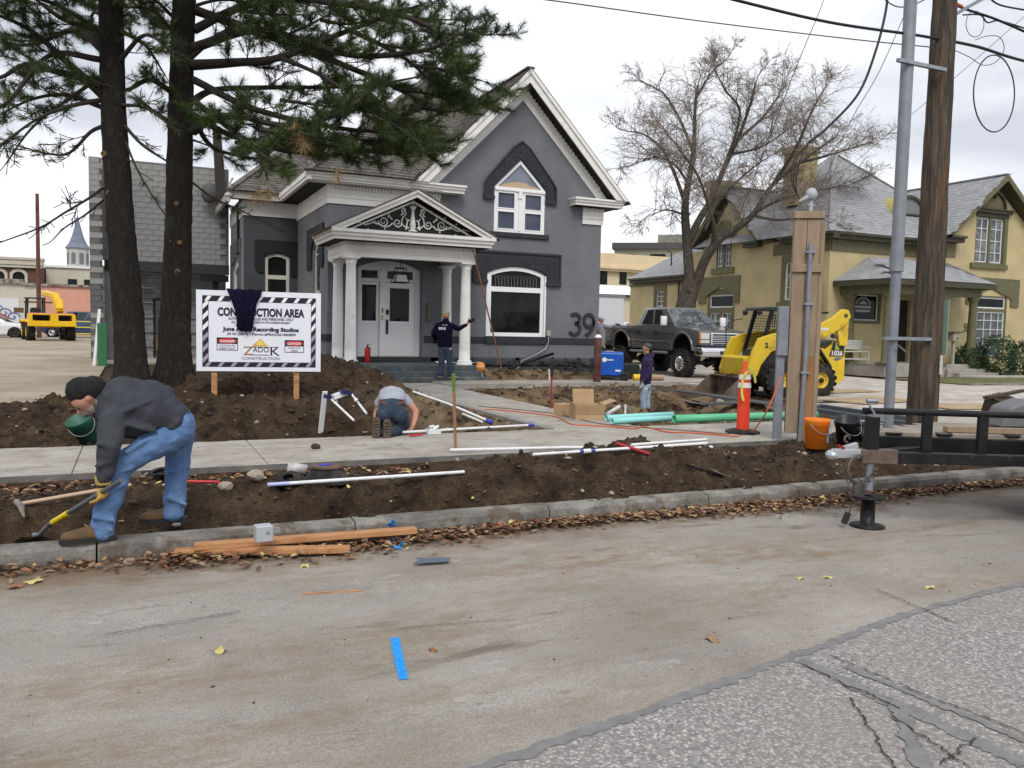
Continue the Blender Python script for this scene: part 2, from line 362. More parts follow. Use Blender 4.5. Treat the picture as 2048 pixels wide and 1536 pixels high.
# soil: patches dark and moist, others dry and sandy, gravelly grain
soil = bpy.data.materials.new('soil'); soil.use_nodes = True
def soil_nodes(t):
    b = t.nodes['Principled BSDF']; L = t.links.new; b.inputs['Roughness'].default_value = .95; b.inputs['Specular IOR Level'].default_value = .2
    g = nd(t, 'ShaderNodeNewGeometry')
    def n(s, d=5, r=.6):
        q = nd(t, 'ShaderNodeTexNoise'); q.inputs['Scale'].default_value = s; q.inputs['Detail'].default_value = d; q.inputs['Roughness'].default_value = r; L(g.outputs['Position'], q.inputs['Vector']); return q.outputs['Fac']
    def ramp(f, a, b_, ca, cb):
        r = nd(t, 'ShaderNodeValToRGB'); r.color_ramp.elements[0].position = a; r.color_ramp.elements[1].position = b_; r.color_ramp.elements[0].color = ca+(1,); r.color_ramp.elements[1].color = cb+(1,); L(f, r.inputs[0]); return r.outputs[0]
    base = ramp(n(2.6, 8, .75), .36, .64, (.018, .011, .007), (.11, .077, .049))
    fine = ramp(n(60, 7, .8), .36, .68, (.3, .28, .27), (1.55, 1.5, 1.45))
    mu = nd(t, 'ShaderNodeMixRGB', blend_type='MULTIPLY'); mu.inputs[0].default_value = 1; L(base, mu.inputs[1]); L(fine, mu.inputs[2])
    sp = nd(t, 'ShaderNodeSeparateXYZ'); L(g.outputs['Position'], sp.inputs[0])
    # dry sandy spoil right of the walk
    def band(o, a, b_):
        r = nd(t, 'ShaderNodeMapRange'); r.inputs[1].default_value = a; r.inputs[2].default_value = b_; L(o, r.inputs[0]); return r.outputs[0]
    def mul(a, b_):
        r = nd(t, 'ShaderNodeMath', operation='MULTIPLY'); L(a, r.inputs[0]); L(b_, r.inputs[1]); return r.outputs[0]
    dry = mul(mul(band(sp.outputs[0], 6.4, 7.4), band(sp.outputs[1], 11.6, 12.6)), band(n(1.1, 4), .42, .62))
    x = nd(t, 'ShaderNodeMixRGB'); L(dry, x.inputs[0]); L(mu.outputs[0], x.inputs[1]); x.inputs[2].default_value = (.22, .155, .09, 1)
    dry2 = mul(mul(band(sp.outputs[0], 3.5, 4.6), band(sp.outputs[1], 11.3, 12.0)), mul(band(sp.outputs[1], 15.2, 14.2), band(n(2.1, 4), .35, .55)))
    x2 = nd(t, 'ShaderNodeMixRGB'); L(dry2, x2.inputs[0]); L(x.outputs[0], x2.inputs[1]); x2.inputs[2].default_value = (.2, .15, .09, 1)
    bp = nd(t, 'ShaderNodeBump'); bp.inputs['Strength'].default_value = .9; bp.inputs['Distance'].default_value = .03; L(n(30, 9, .8), bp.inputs['Height']); L(bp.outputs[0], b.inputs['Normal'])
    L(x2.outputs[0], b.inputs['Base Color'])
soil_nodes(soil.node_tree)
me = npmesh('ground', np.stack([gx, gy, gz], -1).reshape(-1, 3), fq, soil)
tag(link(me, 'ground'), kind='structure')
def sheet(name, loop, z, m, div=None):
    mm = M(); n = len(loop); mm.add([(p[0], p[1], z if not callable(z) else z(p[0], p[1])) for p in loop], [tuple(range(n))]); o = mm.build(name, m); o['kind'] = 'structure'; return o
def gridsheet(name, x0, x1, y0, y1, zf, m, sx=2, sy=2):
    X, Y = np.meshgrid(np.linspace(x0, x1, sx), np.linspace(y0, y1, sy)); Z = zf(X, Y); i = np.arange(sx*sy).reshape(sy, sx)
    f = np.stack([i[:-1, :-1], i[:-1, 1:], i[1:, 1:], i[1:, :-1]], -1).reshape(-1, 4)
    return tag(link(npmesh(name, np.stack([X, Y, Z], -1).reshape(-1, 3), f, m), name), kind='structure')
def posmat(name, fn, rough=.9):
    m = bpy.data.materials.new(name); m.use_nodes = True; t = m.node_tree; b = t.nodes['Principled BSDF']; b.inputs['Roughness'].default_value = rough; b.inputs['Specular IOR Level'].default_value = .3
    g = nd(t, 'ShaderNodeNewGeometry'); L = t.links.new
    class K: pass
    k = K(); k.t = t; k.L = L; k.b = b; k.pos = g.outputs['Position']; sp = nd(t, 'ShaderNodeSeparateXYZ'); L(k.pos, sp.inputs[0]); k.x, k.y, k.z = sp.outputs
    def n(s, d=5, r=.6, st=(1, 1, 1), dist=0):
        mpn = nd(t, 'ShaderNodeMapping'); mpn.inputs['Scale'].default_value = st; L(k.pos, mpn.inputs[0])
        q = nd(t, 'ShaderNodeTexNoise'); q.inputs['Scale'].default_value = s; q.inputs['Detail'].default_value = d; q.inputs['Roughness'].default_value = r; q.inputs['Distortion'].default_value = dist; L(mpn.outputs[0], q.inputs['Vector']); return q.outputs['Fac']
    def vor(s, feat='F1'):
        q = nd(t, 'ShaderNodeTexVoronoi', feature=feat); q.inputs['Scale'].default_value = s; L(k.pos, q.inputs['Vector']); return q
    def rng(f, a, b_, c=0., d=1.):
        r = nd(t, 'ShaderNodeMapRange'); L(f, r.inputs[0])
        for i, v_ in enumerate((a, b_, c, d)): r.inputs[i+1].default_value = v_
        return r.outputs[0]
    def mix(f, a, b_, mode='MIX'):
        x = nd(t, 'ShaderNodeMixRGB', blend_type=mode)
        for i, q in enumerate((f, a, b_)):
            if isinstance(q, (int, float)): x.inputs[i].default_value = q
            elif isinstance(q, tuple): x.inputs[i].default_value = q+(1,)
            else: L(q, x.inputs[i])
        return x.outputs[0]
    def math_(op, a, b_=None):
        r = nd(t, 'ShaderNodeMath', operation=op)
        for i, q in enumerate((a, b_)):
            if q is None: continue
            if isinstance(q, (int, float)): r.inputs[i].default_value = q
            else: L(q, r.inputs[i])
        return r.outputs[0]
    k.n, k.vor, k.rng, k.mix, k.math = n, vor, rng, mix, math_
    col, bh, bd = fn(k); L(col, b.inputs['Base Color'])
    if bh is not None:
        bp = nd(t, 'ShaderNodeBump'); bp.inputs['Strength'].default_value = .8; bp.inputs['Distance'].default_value = bd; L(bh, bp.inputs['Height']); L(bp.outputs[0], b.inputs['Normal'])
    MATS[name] = m; return m
def f_asph(k):     # old dusty asphalt with smears of mud along the wheel tracks
    c = k.mix(k.rng(k.n(.9, 5), .35, .65), (.265, .243, .215), (.36, .335, .3))
    sp_ = k.rng(k.n(85, 5, .75), .32, .7, .6, 1.32); c = k.mix(1., c, sp_, 'MULTIPLY'); c = k.mix(k.rng(k.vor(95).outputs['Distance'], .16, .08, 0, .55), c, (.5, .48, .45)); c = k.mix(k.rng(k.n(14, 7, .75, (.5, 1, 1)), .56, .66, 0, .5), c, (.17, .15, .125))
    mud = k.math('MULTIPLY', k.rng(k.n(1.1, 7, .68, (.22, 1, 1), .6), .43, .6), k.rng(k.n(9, 6, .7, (.5, 1, 1)), .35, .6))
    c = k.mix(k.math('MULTIPLY', mud, .85), c, (.21, .155, .1))
    dk = k.rng(k.n(2.6, 7, .72, (.3, 1, 1), .8), .58, .68); c = k.mix(k.math('MULTIPLY', dk, .65), c, (.1, .08, .06))
    wh = k.rng(k.n(4.3, 6, .7, (.4, 1, 1)), .62, .7); c = k.mix(k.math('MULTIPLY', wh, .5), c, (.5, .48, .45))
    pb = k.vor(55).outputs['Distance']; c = k.mix(k.rng(pb, .1, .05, 0, .8), c, (.17, .13, .1))
    gut = k.rng(k.math('ADD', k.y, k.rng(k.n(3, 5), .3, .7, -.25, .25)), 5.75, 6.2); c = k.mix(k.math('MULTIPLY', gut, .8), c, (.17, .115, .07))
    return c, k.n(140, 4, .7), .006
asph = posmat('dusty_asphalt', f_asph)
def f_chip(k):     # older coarse chip-seal lane, pale chips in grey binder
    v_ = k.vor(48); c = k.mix(k.rng(v_.outputs['Distance'], .2, .45), (.46, .44, .41), (.24, .23, .225))
    cc = k.mix(k.rng(k.n(30, 3), .4, .62), (.72,)*3, (1.15, 1.13, 1.12)); c = k.mix(1., c, cc, 'MULTIPLY')
    c = k.mix(k.rng(k.vor(31).outputs['Distance'], .2, .12, 0, .5), c, (.58, .57, .54))
    c = k.mix(k.rng(k.n(1.3, 5), .45, .7, 0, .5), c, (.26, .23, .2))
    return c, v_.outputs['Distance'], .006
chip = posmat('coarse_chip_asphalt', f_chip)
tar = mat('tar_sealant', (.15, .148, .15), .75, (.21, .205, .2), 9, bump=.03, bscale=60)
crackm = mat('crack_dark', (.035, .03, .027), 1)  # dark tone of the road cracks
def f_conc(k):
    c = k.mix(k.rng(k.n(1.7, 6), .35, .65), (.3, .28, .245), (.41, .39, .35))
    c = k.mix(1., c, k.rng(k.n(90, 3), .3, .7, .85, 1.12), 'MULTIPLY')
    sm_ = k.rng(k.n(5.5, 8, .72, (.45, 1, 1), .7), .52, .64); c = k.mix(k.math('MULTIPLY', sm_, .75), c, (.2, .15, .11))
    sm2 = k.rng(k.n(1.1, 6, .7), .52, .7); c = k.mix(k.math('MULTIPLY', sm2, .45), c, (.25, .2, .15))
    return c, k.n(60, 5), .004
conc = posmat('new_concrete', f_conc)
def f_kerb(k):
    c = k.mix(k.rng(k.n(2.5, 6), .35, .65), (.13, .125, .115), (.3, .285, .255)); c = k.mix(1., c, k.rng(k.n(70, 3), .3, .7, .8, 1.15), 'MULTIPLY')
    c = k.mix(k.rng(k.n(3.2, 7, .7), .48, .6, 0, .85), c, (.1, .075, .055)); c = k.mix(k.rng(k.math('ADD', k.z, k.rng(k.n(9, 5), .3, .7, -.05, .05)), -.09, -.14, 0, .8), c, (.1, .075, .055))
    return c, k.n(50, 6, .7), .01
kerbm = posmat('worn_kerb_concrete', f_kerb)
formside = mat('slab_edge_concrete', (.2, .2, .195), .9, (.28, .275, .26), 4, bump=.05)
def f_drive(k):
    c = k.mix(k.rng(k.n(.8, 6), .35, .65), (.4, .38, .345), (.52, .5, .46))
    c = k.mix(k.rng(k.n(1.3, 9, .75), .46, .62, 0, .8), c, (.3, .22, .15))
    return c, k.n(60, 5), .004
drive = posmat('pale_driveway_concrete', f_drive)
def f_lot(k):
    c = k.mix(k.rng(k.n(.35, 6), .35, .65), (.27, .22, .155), (.38, .32, .24))
    c = k.mix(k.rng(k.n(.9, 7, .7, (.5, 1, 1)), .52, .68, 0, .7), c, (.15, .12, .09)); c = k.mix(k.rng(k.n(2.2, 6), .66, .74, 0, .8), c, (.5, .48, .44))
    return c, k.n(30, 6), .01
lotm = posmat('muddy_parking_surface', f_lot)
def f_lawn(k):
    return k.mix(k.rng(k.n(3, 6), .35, .65), (.16, .14, .06), (.1, .12, .04)), k.n(60, 4), .02
lawnm = posmat('winter_lawn', f_lawn)
# --- road with slight crown
def roadz(x, y): return -.15+.012*(6.45-y)
gridsheet('road', -120, 160, -20, 6.44, roadz, asph, 40, 8)
# coarse older lane; edge runs as in the photograph
edge = [(-120, 1.6), (-2, 2.35), (.2, 2.62), (1.2, 2.8), (2.2, 3.0), (3.2, 3.22), (4.2, 3.45), (5.4, 3.6), (7, 3.7), (160, 3.9)]
mm = M(); vs = []; 
edge = [(edge[i][0]+(edge[i+1][0]-edge[i][0])*j/30, edge[i][1]+(edge[i+1][1]-edge[i][1])*j/30+(.022*noise.noise((edge[i][0]*3+j*.31, 5, 1)) if 0 < i < 9 else 0)) for i in range(len(edge)-1) for j in range(30)]+[edge[-1]]
for x_, y_ in edge: vs += [(x_, -19, roadz(x_, -19)+.004), (x_, y_, roadz(x_, y_)+.004)]
mm.add(vs, [(2*i, 2*i+2, 2*i+3, 2*i+1) for i in range(len(edge)-1)]); tag(mm.build('road_old_lane', chip), kind='structure')
def ribbon(m, pts, w, z=.0, taper=True, wob=.0):
    n = len(pts); vs = []
    for i, p in enumerate(pts):
        a = Vector(pts[max(i-1, 0)]); b = Vector(pts[min(i+1, n-1)]); d = (b-a).normalized(); q = Vector((-d.y, d.x)); ww = w*(.5+.8*random.random()*wob if wob else .5)
        for s_ in (-1, 1):
            c = Vector(p)+q*s_*ww; vs.append((c.x, c.y, roadz(c.x, c.y)+z))
    m.add(vs, [(2*i, 2*i+1, 2*i+3, 2*i+2) for i in range(n-1)])
def wobble(a, b, n, amp, seed):
    r = random.Random(seed); a, b = Vector(a), Vector(b); d = b-a; q = Vector((-d.y, d.x)).normalized(); o = []; w = 0
    for i in range(n+1):
        w = w*.7+r.uniform(-1, 1)*amp; k = math.sin(PI*i/n)**.5; o.append(a+d*(i/n)+q*w*k)
    return o
def Gr(px, py): p = G(px, py, -.12); return (p.x, p.y)
m = M(); ribbon(m, [(p[0], p[1]+.012*random.random()) for p in edge[31:-31]], .036, .007, wob=.8); ribbon(m, wobble(Gr(1600, 1325), Gr(2050, 1545), 70, .008, 2), .05, .008, wob=.9)
ribbon(m, wobble(Gr(1690, 1340), Gr(2200, 1560), 60, .008, 3), .022, .009, wob=.9); ribbon(m, wobble(Gr(1790, 1420), Gr(1870, 1600), 40, .008, 5), .04, .01, wob=.9)
tag(m.build('tar_seam', tar), 'grey tar sealing seams across the coarse part of the road', 'tar seam')
for k, (a, b, sd_) in enumerate([((1660, 1318), (2090, 1500), 1), ((1600, 1335), (1800, 1430), 2), ((1700, 1405), (1790, 1560), 3), ((1780, 1440), (2060, 1640), 4), ((1880, 1545), (1950, 1490), 5), ((1750, 1180), (1910, 1252), 6), ((210, 1268), (480, 1222), 7)]):
    m = M(); ribbon(m, wobble(Gr(*a), Gr(*b), 60, .01, sd_), .0038, .0125, wob=1.3)
    tag(m.build('road_crack', crackm), ('long upper crack across the coarse lane', 'short crack below the tar junction', 'steep crack dropping to the bottom edge', 'long lower crack across the coarse lane', 'short crack near the bottom right corner', 'crack on the dusty lane meeting the seam', 'dark crack on the dusty lane at the left')[k], 'crack')
# --- kerb: separate stones
kerb = tag(bpy.data.objects.new('kerb', None), kind='structure'); COL.objects.link(kerb); kerb.location = (4, 6.53, -.15)
kx = [-30, -24, -18, -12, -6, -3, -.26]+[1.6, 3.35, 5.1, 6.25, 8.0, 9.62, 10.9, 12.2, 13.9, 15.6, 18, 24, 40, 80]
for i in range(len(kx)-1):
    a, b = kx[i]+.006, kx[i+1]-.006; n = max(2, int((b-a)/.06)) if 0 < i < 18 and b < 20 else 2; m = M(); vs = []
    dz = random.uniform(-.006, .006); dy = random.uniform(-.006, .006)
    for j in range(n+1):
        x_ = a+(b-a)*j/n; ch = max(0, noise.noise((x_*5, 3, 1)))*.035; c2 = noise.noise((x_*9, 9, 1))*.008
        vs += [(x_, 6.43+dy, -.22), (x_, 6.45+dy+c2, -.035-ch), (x_, 6.475+dy+ch, -.002+dz-abs(c2)), (x_, 6.62, dz+c2*.5), (x_, 6.63, -.2)]
    fs = [(5*j+q, 5*j+5+q, 5*j+6+q, 5*j+1+q) for j in range(n) for q in range(4)]+[(4, 3, 2, 1, 0), tuple(5*n+q for q in range(5))]
    m.add(vs, fs); m.build('kerb_stone', kerbm, kerb, world=True)
def slab_box(parent, x0, x1, y0, y1, z, mt, th_=.12, zf=None, name='slab'):
    m = M(); m.b2((x0+.004, y0+.004, z-th_), (x1-.004, y1-.004, z)); return m.build(name, mt, parent, world=True, bevel=.008)
sw = tag(bpy.data.objects.new('pavement', None), kind='structure'); COL.objects.link(sw); sw.location = (4, 10.5, 0)
jx = [-60, -30, -15, -9.4, -7.2, -5.0, -2.8, -.6, 1.35, 3.15, 5.2, 7.3, 9.4, 11.6, 13.8, 16, 18.2, 24, 60]
for i in range(len(jx)-1): slab_box(sw, jx[i], jx[i+1], 9.46, 11.48, random.uniform(-.002, .002), conc)
m = M(); m.b2((-30, 9.44, -.13), (13.4, 9.456, -.006)); m.build('form_edge', mat('dark_form_edge', (.11, .105, .1), .9, (.19, .18, .165), 5, bump=.05), sw, world=True)
wk = tag(bpy.data.objects.new('walkway', None), kind='structure'); COL.objects.link(wk); wk.location = (6.8, 16, 0)
for y0, y1 in ((11.48, 13.2), (13.2, 14.95), (14.95, 16.7), (16.7, 18.45), (18.45, 20.2), (20.2, 21.86)): slab_box(wk, 6.02, 7.55, y0, y1, .002, conc)
m = M(); m.b2((5.85, 11.49, -.1), (6.01, 21.0, .03)); m.build('edging', formside, wk, world=True, bevel=.01)
ip = tag(bpy.data.objects.new('side_path', None), kind='structure'); COL.objects.link(ip); ip.location = (11, 21.3, 0)
for x0, x1 in ((7.55, 9.6), (9.6, 11.7), (11.7, 13.8), (13.8, 16)): slab_box(ip, x0, x1, 20.75, 21.95, .05, conc, .16)
# pale driveway and fore-court on the right
dv = tag(bpy.data.objects.new('driveway', None), kind='structure'); COL.objects.link(dv); dv.location = (18, 17, 0)
for x0, x1, y0, y1 in ((13.6, 17.5, 11.49, 14.2), (17.5, 21.5, 11.49, 14.2), (21.5, 60, 11.49, 14.2), (15.0, 17.5, 14.2, 17.2), (17.5, 21.5, 14.2, 17.2), (21.5, 25, 14.2, 17.2), (15.3, 17.5, 17.2, 20.7), (17.5, 21.5, 17.2, 20.7), (21.5, 25, 17.2, 20.7), (25, 60, 14.2, 18.3), (16, 20.5, 20.7, 25), (20.5, 24.6, 20.7, 25), (16, 20.5, 25, 33), (20.5, 24.6, 25, 33)):
    slab_box(dv, x0, x1, y0, y1, .008+random.uniform(-.003, .003), drive, .13)
gridsheet('lawn', 25.1, 70, 18.35, 22.0, lambda x, y: .03+0*x, lawnm)
gridsheet('parking_lot', -80, -.9, 16.6, 34, lambda x, y: .004+far_rise(y)+.0*x, lotm, 20, 30)
gridsheet('parking_lot_far', -80, 14, 34.0, 72, lambda x, y: .004+far_rise(y), lotm, 4, 40)
gridsheet('rear_yard', 14.2, 90, 33.1, 72, lambda x, y: .004+far_rise(y), lotm, 4, 40)
# ================================================================ GREY HOUSE
class Face:
    """a wall plane: u runs along x, v up, d outwards"""
    def __init__(s, o, x): s.o = Vector(o); s.x = Vector(x).normalized(); s.z = Vector((0, 0, 1)); s.n = s.x.cross(s.z)
    def p(s, u, v, d=0): return s.o+s.x*u+s.z*v+s.n*d
    def slab(s, m, loops, d, t): return m.slab(loops, t, s.o+s.n*d, s.x, s.z)          # front at d, thickness t inwards
    def box(s, m, u0, u1, v0, v1, d0, d1): return s.slab(m, [rect(u0, v0, u1, v1)], d1, d1-d0)
def shingles(m, o, u, v, poly, ex=.14, w=.3, t=.012):
    """courses of shingle tabs on plane o + u*a + v*b, inside poly"""
    o, u, v = Vector(o), Vector(u).normalized(), Vector(v).normalized(); n = u.cross(v); n = n if n.z > 0 else -n
    def inside(a, b):
        c = False; k = len(poly)
        for i in range(k):
            x1, y1 = poly[i]; x2, y2 = poly[(i+1) % k]
            if (y1 > b) != (y2 > b) and a < (x2-x1)*(b-y1)/(y2-y1)+x1: c = not c
        return c
    a0 = min(p[0] for p in poly); a1 = max(p[0] for p in poly); b0 = min(p[1] for p in poly); b1 = max(p[1] for p in poly)
    r = 0; b = b0
    while b < b1:
        a = a0-random.random()*w
        while a < a1:
            ww = w*random.uniform(.55, 1.15); 
            if inside(a+ww/2, b+ex/2):
                h0 = t*random.uniform(.8, 2.0); h1 = .002
                P = [o+u*a+v*b+n*h1, o+u*(a+ww-.006)+v*b+n*h1, o+u*(a+ww-.006)+v*(b+ex+.02)+n*h1, o+u*a+v*(b+ex+.02)+n*h1]
                Q = [P[0]+n*h0, P[1]+n*h0]
                m.add(P+Q, [(4, 5, 2, 3), (0, 1, 5, 4), (0, 4, 3), (1, 2, 5)])
            a += ww
        b += ex
def window(face, par, u0, v0, u1, v1, frame=.07, d=.02, depth=.14, sill=True, arch=0, bars_v=(), bars_h=(), mat_f=None, gl=None, bw=.05, name='window', sillmat=None, sash=0):
    """frame, glazing bars and panes set in a wall opening"""
    mf = mat_f or white2; m = M(); A = (lambda a, b, c, e_, r: archrect(a, b, c, e_, r)) if arch else (lambda a, b, c, e_, r: rect(a, b, c, e_))
    # glazing cells
    ucuts = [u0+frame]+list(bars_v)+[u1-frame]; vcuts = [v0+frame]+list(bars_h)+[v1-frame]
    outer = A(u0, v0, u1, v1, arch); holes = []; cells = []
    for i in range(len(ucuts)-1):
        for j in range(len(vcuts)-1):
            a = ucuts[i]+(bw/2 if i else 0); b = ucuts[i+1]-(bw/2 if i < len(ucuts)-2 else 0)
            c = vcuts[j]+(bw/2 if j else 0); e_ = vcuts[j+1]-(bw/2 if j < len(vcuts)-2 else 0)
            top = arch and j == len(vcuts)-2 and len(ucuts) == 2
            h = archrect(a, c, b, e_, arch*.8) if top else rect(a, c, b, e_-(arch if arch and j == len(vcuts)-2 else 0)); holes.append(h); cells.append(h)
    face.slab(m, [outer]+holes, d, .07); w = m.build(name, mf, par, world=True)
    for h in cells:
        m = M(); face.slab(m, [h], d-.035, .01); m.build('pane', gl or glass, w, world=True)
    if sill:
        m = M(); face.box(m, u0-.05, u1+.05, v0-.07, v0-.003, -.05, d+.05); m.build('sill', sillmat or mf, w, world=True, bevel=.008)
    return w
H39 = T('grey_house', 'grey painted brick house with white trim, steep front gable and columned porch', 'house', (9.8, 24.6, 0))
def hb(m, name, mt, par=None, bevel=0, kind=None, seg=1):
    return m.build(name, mt, par or H39, world=True, bevel=bevel, kind=kind, seg=seg)
YF = 24.6; FF = Face((0, YF, 0), (1, 0, 0)); XL = 5.2; XR = 14.48; GC = 11.42; GS = 1.027
FL = Face((XL, 0, 0), (0, -1, 0)); YW = 29.6; FW = Face((0, YW, 0), (1, 0, 0)); XW = 3.42; FS = Face((XW, 0, 0), (0, -1, 0))
# front wall with openings
low_o = archrect(10.34, 1.30, 12.36, 3.55, .22); up_o = [(10.5, 4.66), (12.3, 4.66), (12.3, 6.08), (11.4, 6.98), (10.5, 6.08)]
door_o = archrect(6.1, .46, 8.14, 3.56, .26)
wall = [(XL, .6), (XR, .6), (XR, 5.9), (14.3, 5.95), (GC, 8.95), (8.55, 5.95), (XL, 5.9)]
m = M(); FF.slab(m, [wall, low_o, up_o, door_o], 0, .3); hb(m, 'wall', grey_brick)
m = M(); FF.box(m, XR-.3, XR, .6, 5.9, -9, -.3); m.b2((XL, YW+.3, .6), (XR-.3, 33.9, 5.9)); hb(m, 'wall', lit_side)
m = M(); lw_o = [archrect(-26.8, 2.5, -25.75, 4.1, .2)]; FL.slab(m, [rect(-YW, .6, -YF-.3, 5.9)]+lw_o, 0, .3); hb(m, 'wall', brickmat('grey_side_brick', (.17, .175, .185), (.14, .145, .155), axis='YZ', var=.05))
ww_o = archrect(4.1, 1.9, 4.92, 3.96, .12)
m = M(); FW.slab(m, [rect(XW, .3, XL, 5.9), ww_o], 0, .3); hb(m, 'wall', brickmat('shaded_grey_brick', (.048, .052, .06), (.04, .043, .049), var=.05))  # grey brick darkened, the wing wall's shade put into the colour
m = M(); FS.slab(m, [rect(-34, .3, -YW-.3, 5.9), archrect(-33, 2.0, -31.1, 3.8, .3)], 0, .3); hb(m, 'wall', lit_side)
# rough stone foundation, stone by stone
fnd = M(); FF.box(fnd, XL, XR, 0, .6, -.3, -.02); FL.box(fnd, -YW, -YF-.3, 0, .6, -.3, -.02); FW.box(fnd, XW, XL-.02, 0, .3, -.3, 0); FS.box(fnd, -34, -YW-.3, 0, .3, -.3, 0); fo = hb(fnd, 'foundation', stone_dk)
u = 8.9
while u < XR:
    w_ = min(random.uniform(.45, .8), XR-u)
    for v0, v1 in ((.02, .31), (.32, .62)):
        du = random.uniform(-.12, .12) if v0 > .1 and u > 9 and u+w_ < XR-.1 else 0
        m = M(); m.add([FF.p(u+.008+du, v0+.006, -.02), FF.p(u+w_-.008, v0+.006, -.02), FF.p(u+w_-.008, v1-.006, -.02), FF.p(u+.008+du, v1-.006, -.02)]+[FF.p(u+w_*a+random.uniform(-.03, .03), v0+(v1-v0)*b+random.uniform(-.03, .03), random.uniform(.03, .08)) for a, b in ((.15, .2), (.85, .2), (.85, .8), (.15, .8))], [(0, 1, 5, 4), (1, 2, 6, 5), (2, 3, 7, 6), (3, 0, 4, 7), (4, 5, 6, 7)])
        m.build('foundation_stone', stone_dk, fo, world=True, bevel=.01)
    u += w_
# belt course
m = M(); FF.box(m, XL, 6.05, 1.06, 1.27, -.02, .035); FF.box(m, 8.2, 10.28, 1.06, 1.27, -.02, .035); FF.box(m, 12.42, XR+.03, 1.06, 1.27, -.02, .035); FL.box(m, -YW, -YF-.002, 1.06, 1.27, -.02, .035); hb(m, 'belt_course', char, bevel=.006)
m = M(); FF.box(m, 10.26, 12.44, 1.05, 1.29, -.02, .07); hb(m, 'window_sill', char, bevel=.01)
m = M(); FF.box(m, 10.36, 12.46, 4.5, 4.65, -.02, .08); hb(m, 'window_sill', char, bevel=.01)
def hood(face, outer, inner, name='window_hood', course=.2, proud=.07):
    m = M(); face.slab(m, [outer, inner] if inner else [outer], proud, proud+.02); o = hb(m, name, char)
    return o
def inpoly(poly, a, b):
    c = False; k = len(poly)
    for i in range(k):
        x1, y1 = poly[i]; x2, y2 = poly[(i+1) % k]
        if (y1 > b) != (y2 > b) and a < (x2-x1)*(b-y1)/(y2-y1)+x1: c = not c
    return c
def soldier(face, outer, hole, par, d, bw=.078, bh=.2, inset=.03):
    m = M(); us = [p[0] for p in outer]; vs_ = [p[1] for p in outer]; v = min(vs_)+inset
    while v < max(vs_):
        u = min(us)+inset
        while u+bw < max(us):
            a, b, c, e_ = u, v, u+bw-.012, v+bh-.012
            if all(inpoly(outer, x_, y_) and not inpoly(hole, x_, y_) for x_, y_ in ((a, b), (c, b), (a, e_), (c, e_), ((a+c)/2, (b+e_)/2))):
                face.box(m, a, c, b, e_, d-.002, d+random.uniform(.004, .016))
            u += bw
        v += bh
    return m.build('hood_brick', char, par, world=True, kind='stuff')
lo = [(9.84, 3.04), (9.84, 4.02), (12.9, 4.02), (12.9, 3.04), (12.42, 3.04), (12.42, 3.3)]+[(p[0]*1.02-.227, p[1]+.06) for p in low_o[2:]]+[(10.28, 3.3), (10.28, 3.04)]
h = hood(FF, lo, None, 'window_lintel'); soldier(FF, lo, low_o, h, .07)
m = M(); FF.box(m, 9.8, 12.94, 3.96, 4.04, -.01, .11); FF.box(m, 9.79, 10.3, 2.98, 3.1, -.01, .11); FF.box(m, 12.4, 12.95, 2.98, 3.1, -.01, .11); FF.box(m, 9.79, 9.85, 3.1, 3.96, -.01, .1); FF.box(m, 12.87, 12.94, 3.1, 3.96, -.01, .1); m.build('moulding', char, h, world=True, bevel=.01)
uh = [(10.16, 5.72), (10.16, 6.16), (10.3, 6.36), (11.15, 7.34), (11.4, 7.52), (11.65, 7.34), (12.5, 6.36), (12.66, 6.16), (12.66, 5.72), (12.34, 5.72), (12.34, 6.1), (11.4, 7.04), (10.46, 6.1), (10.46, 5.72)]
h = hood(FF, uh, None); soldier(FF, uh, up_o, h, .07, bh=.12)
for side in (-1, 1):
    m = M(); path = [(11.4+side*a, b) for a, b in ((1.27, 5.7), (1.27, 6.18), (1.13, 6.38), (.27, 7.38), (0, 7.56))]
    m.tube([FF.p(a, b, .09) for a, b in path], .035, 6); FF.box(m, *sorted((11.4+side*.92, 11.4+side*1.3)), 5.66, 5.78, -.01, .11); m.build('moulding', char, h, world=True)
# ground-floor window with leaded transom
w1 = window(FF, H39, 10.34, 1.30, 12.36, 3.55, frame=.12, d=-.02, sill=False, arch=.22, bars_h=(2.82,), bw=.16, gl=glass)
m = M(); lead = mat('lead_came', (.2, .2, .2), .5, metal=.5)
for i in range(1, 15):
    a = 10.5+i*1.7/15; FF.box(m, a-.008, a+.008, 2.92, 3.2, -.054, -.04); m.tube([FF.p(a-.05, 3.2, -.045), FF.p(a, 3.29, -.045), FF.p(a+.05, 3.2, -.045)], .007, 4, smooth=False)
m.build('leading', lead, w1, world=True)
m = M(); FF.box(m, 10.34-.06, 10.338, 1.3, 3.3, -.02, .03); FF.box(m, 12.362, 12.42, 1.3, 3.3, -.02, .03); m.build('casing', white2, w1, world=True)
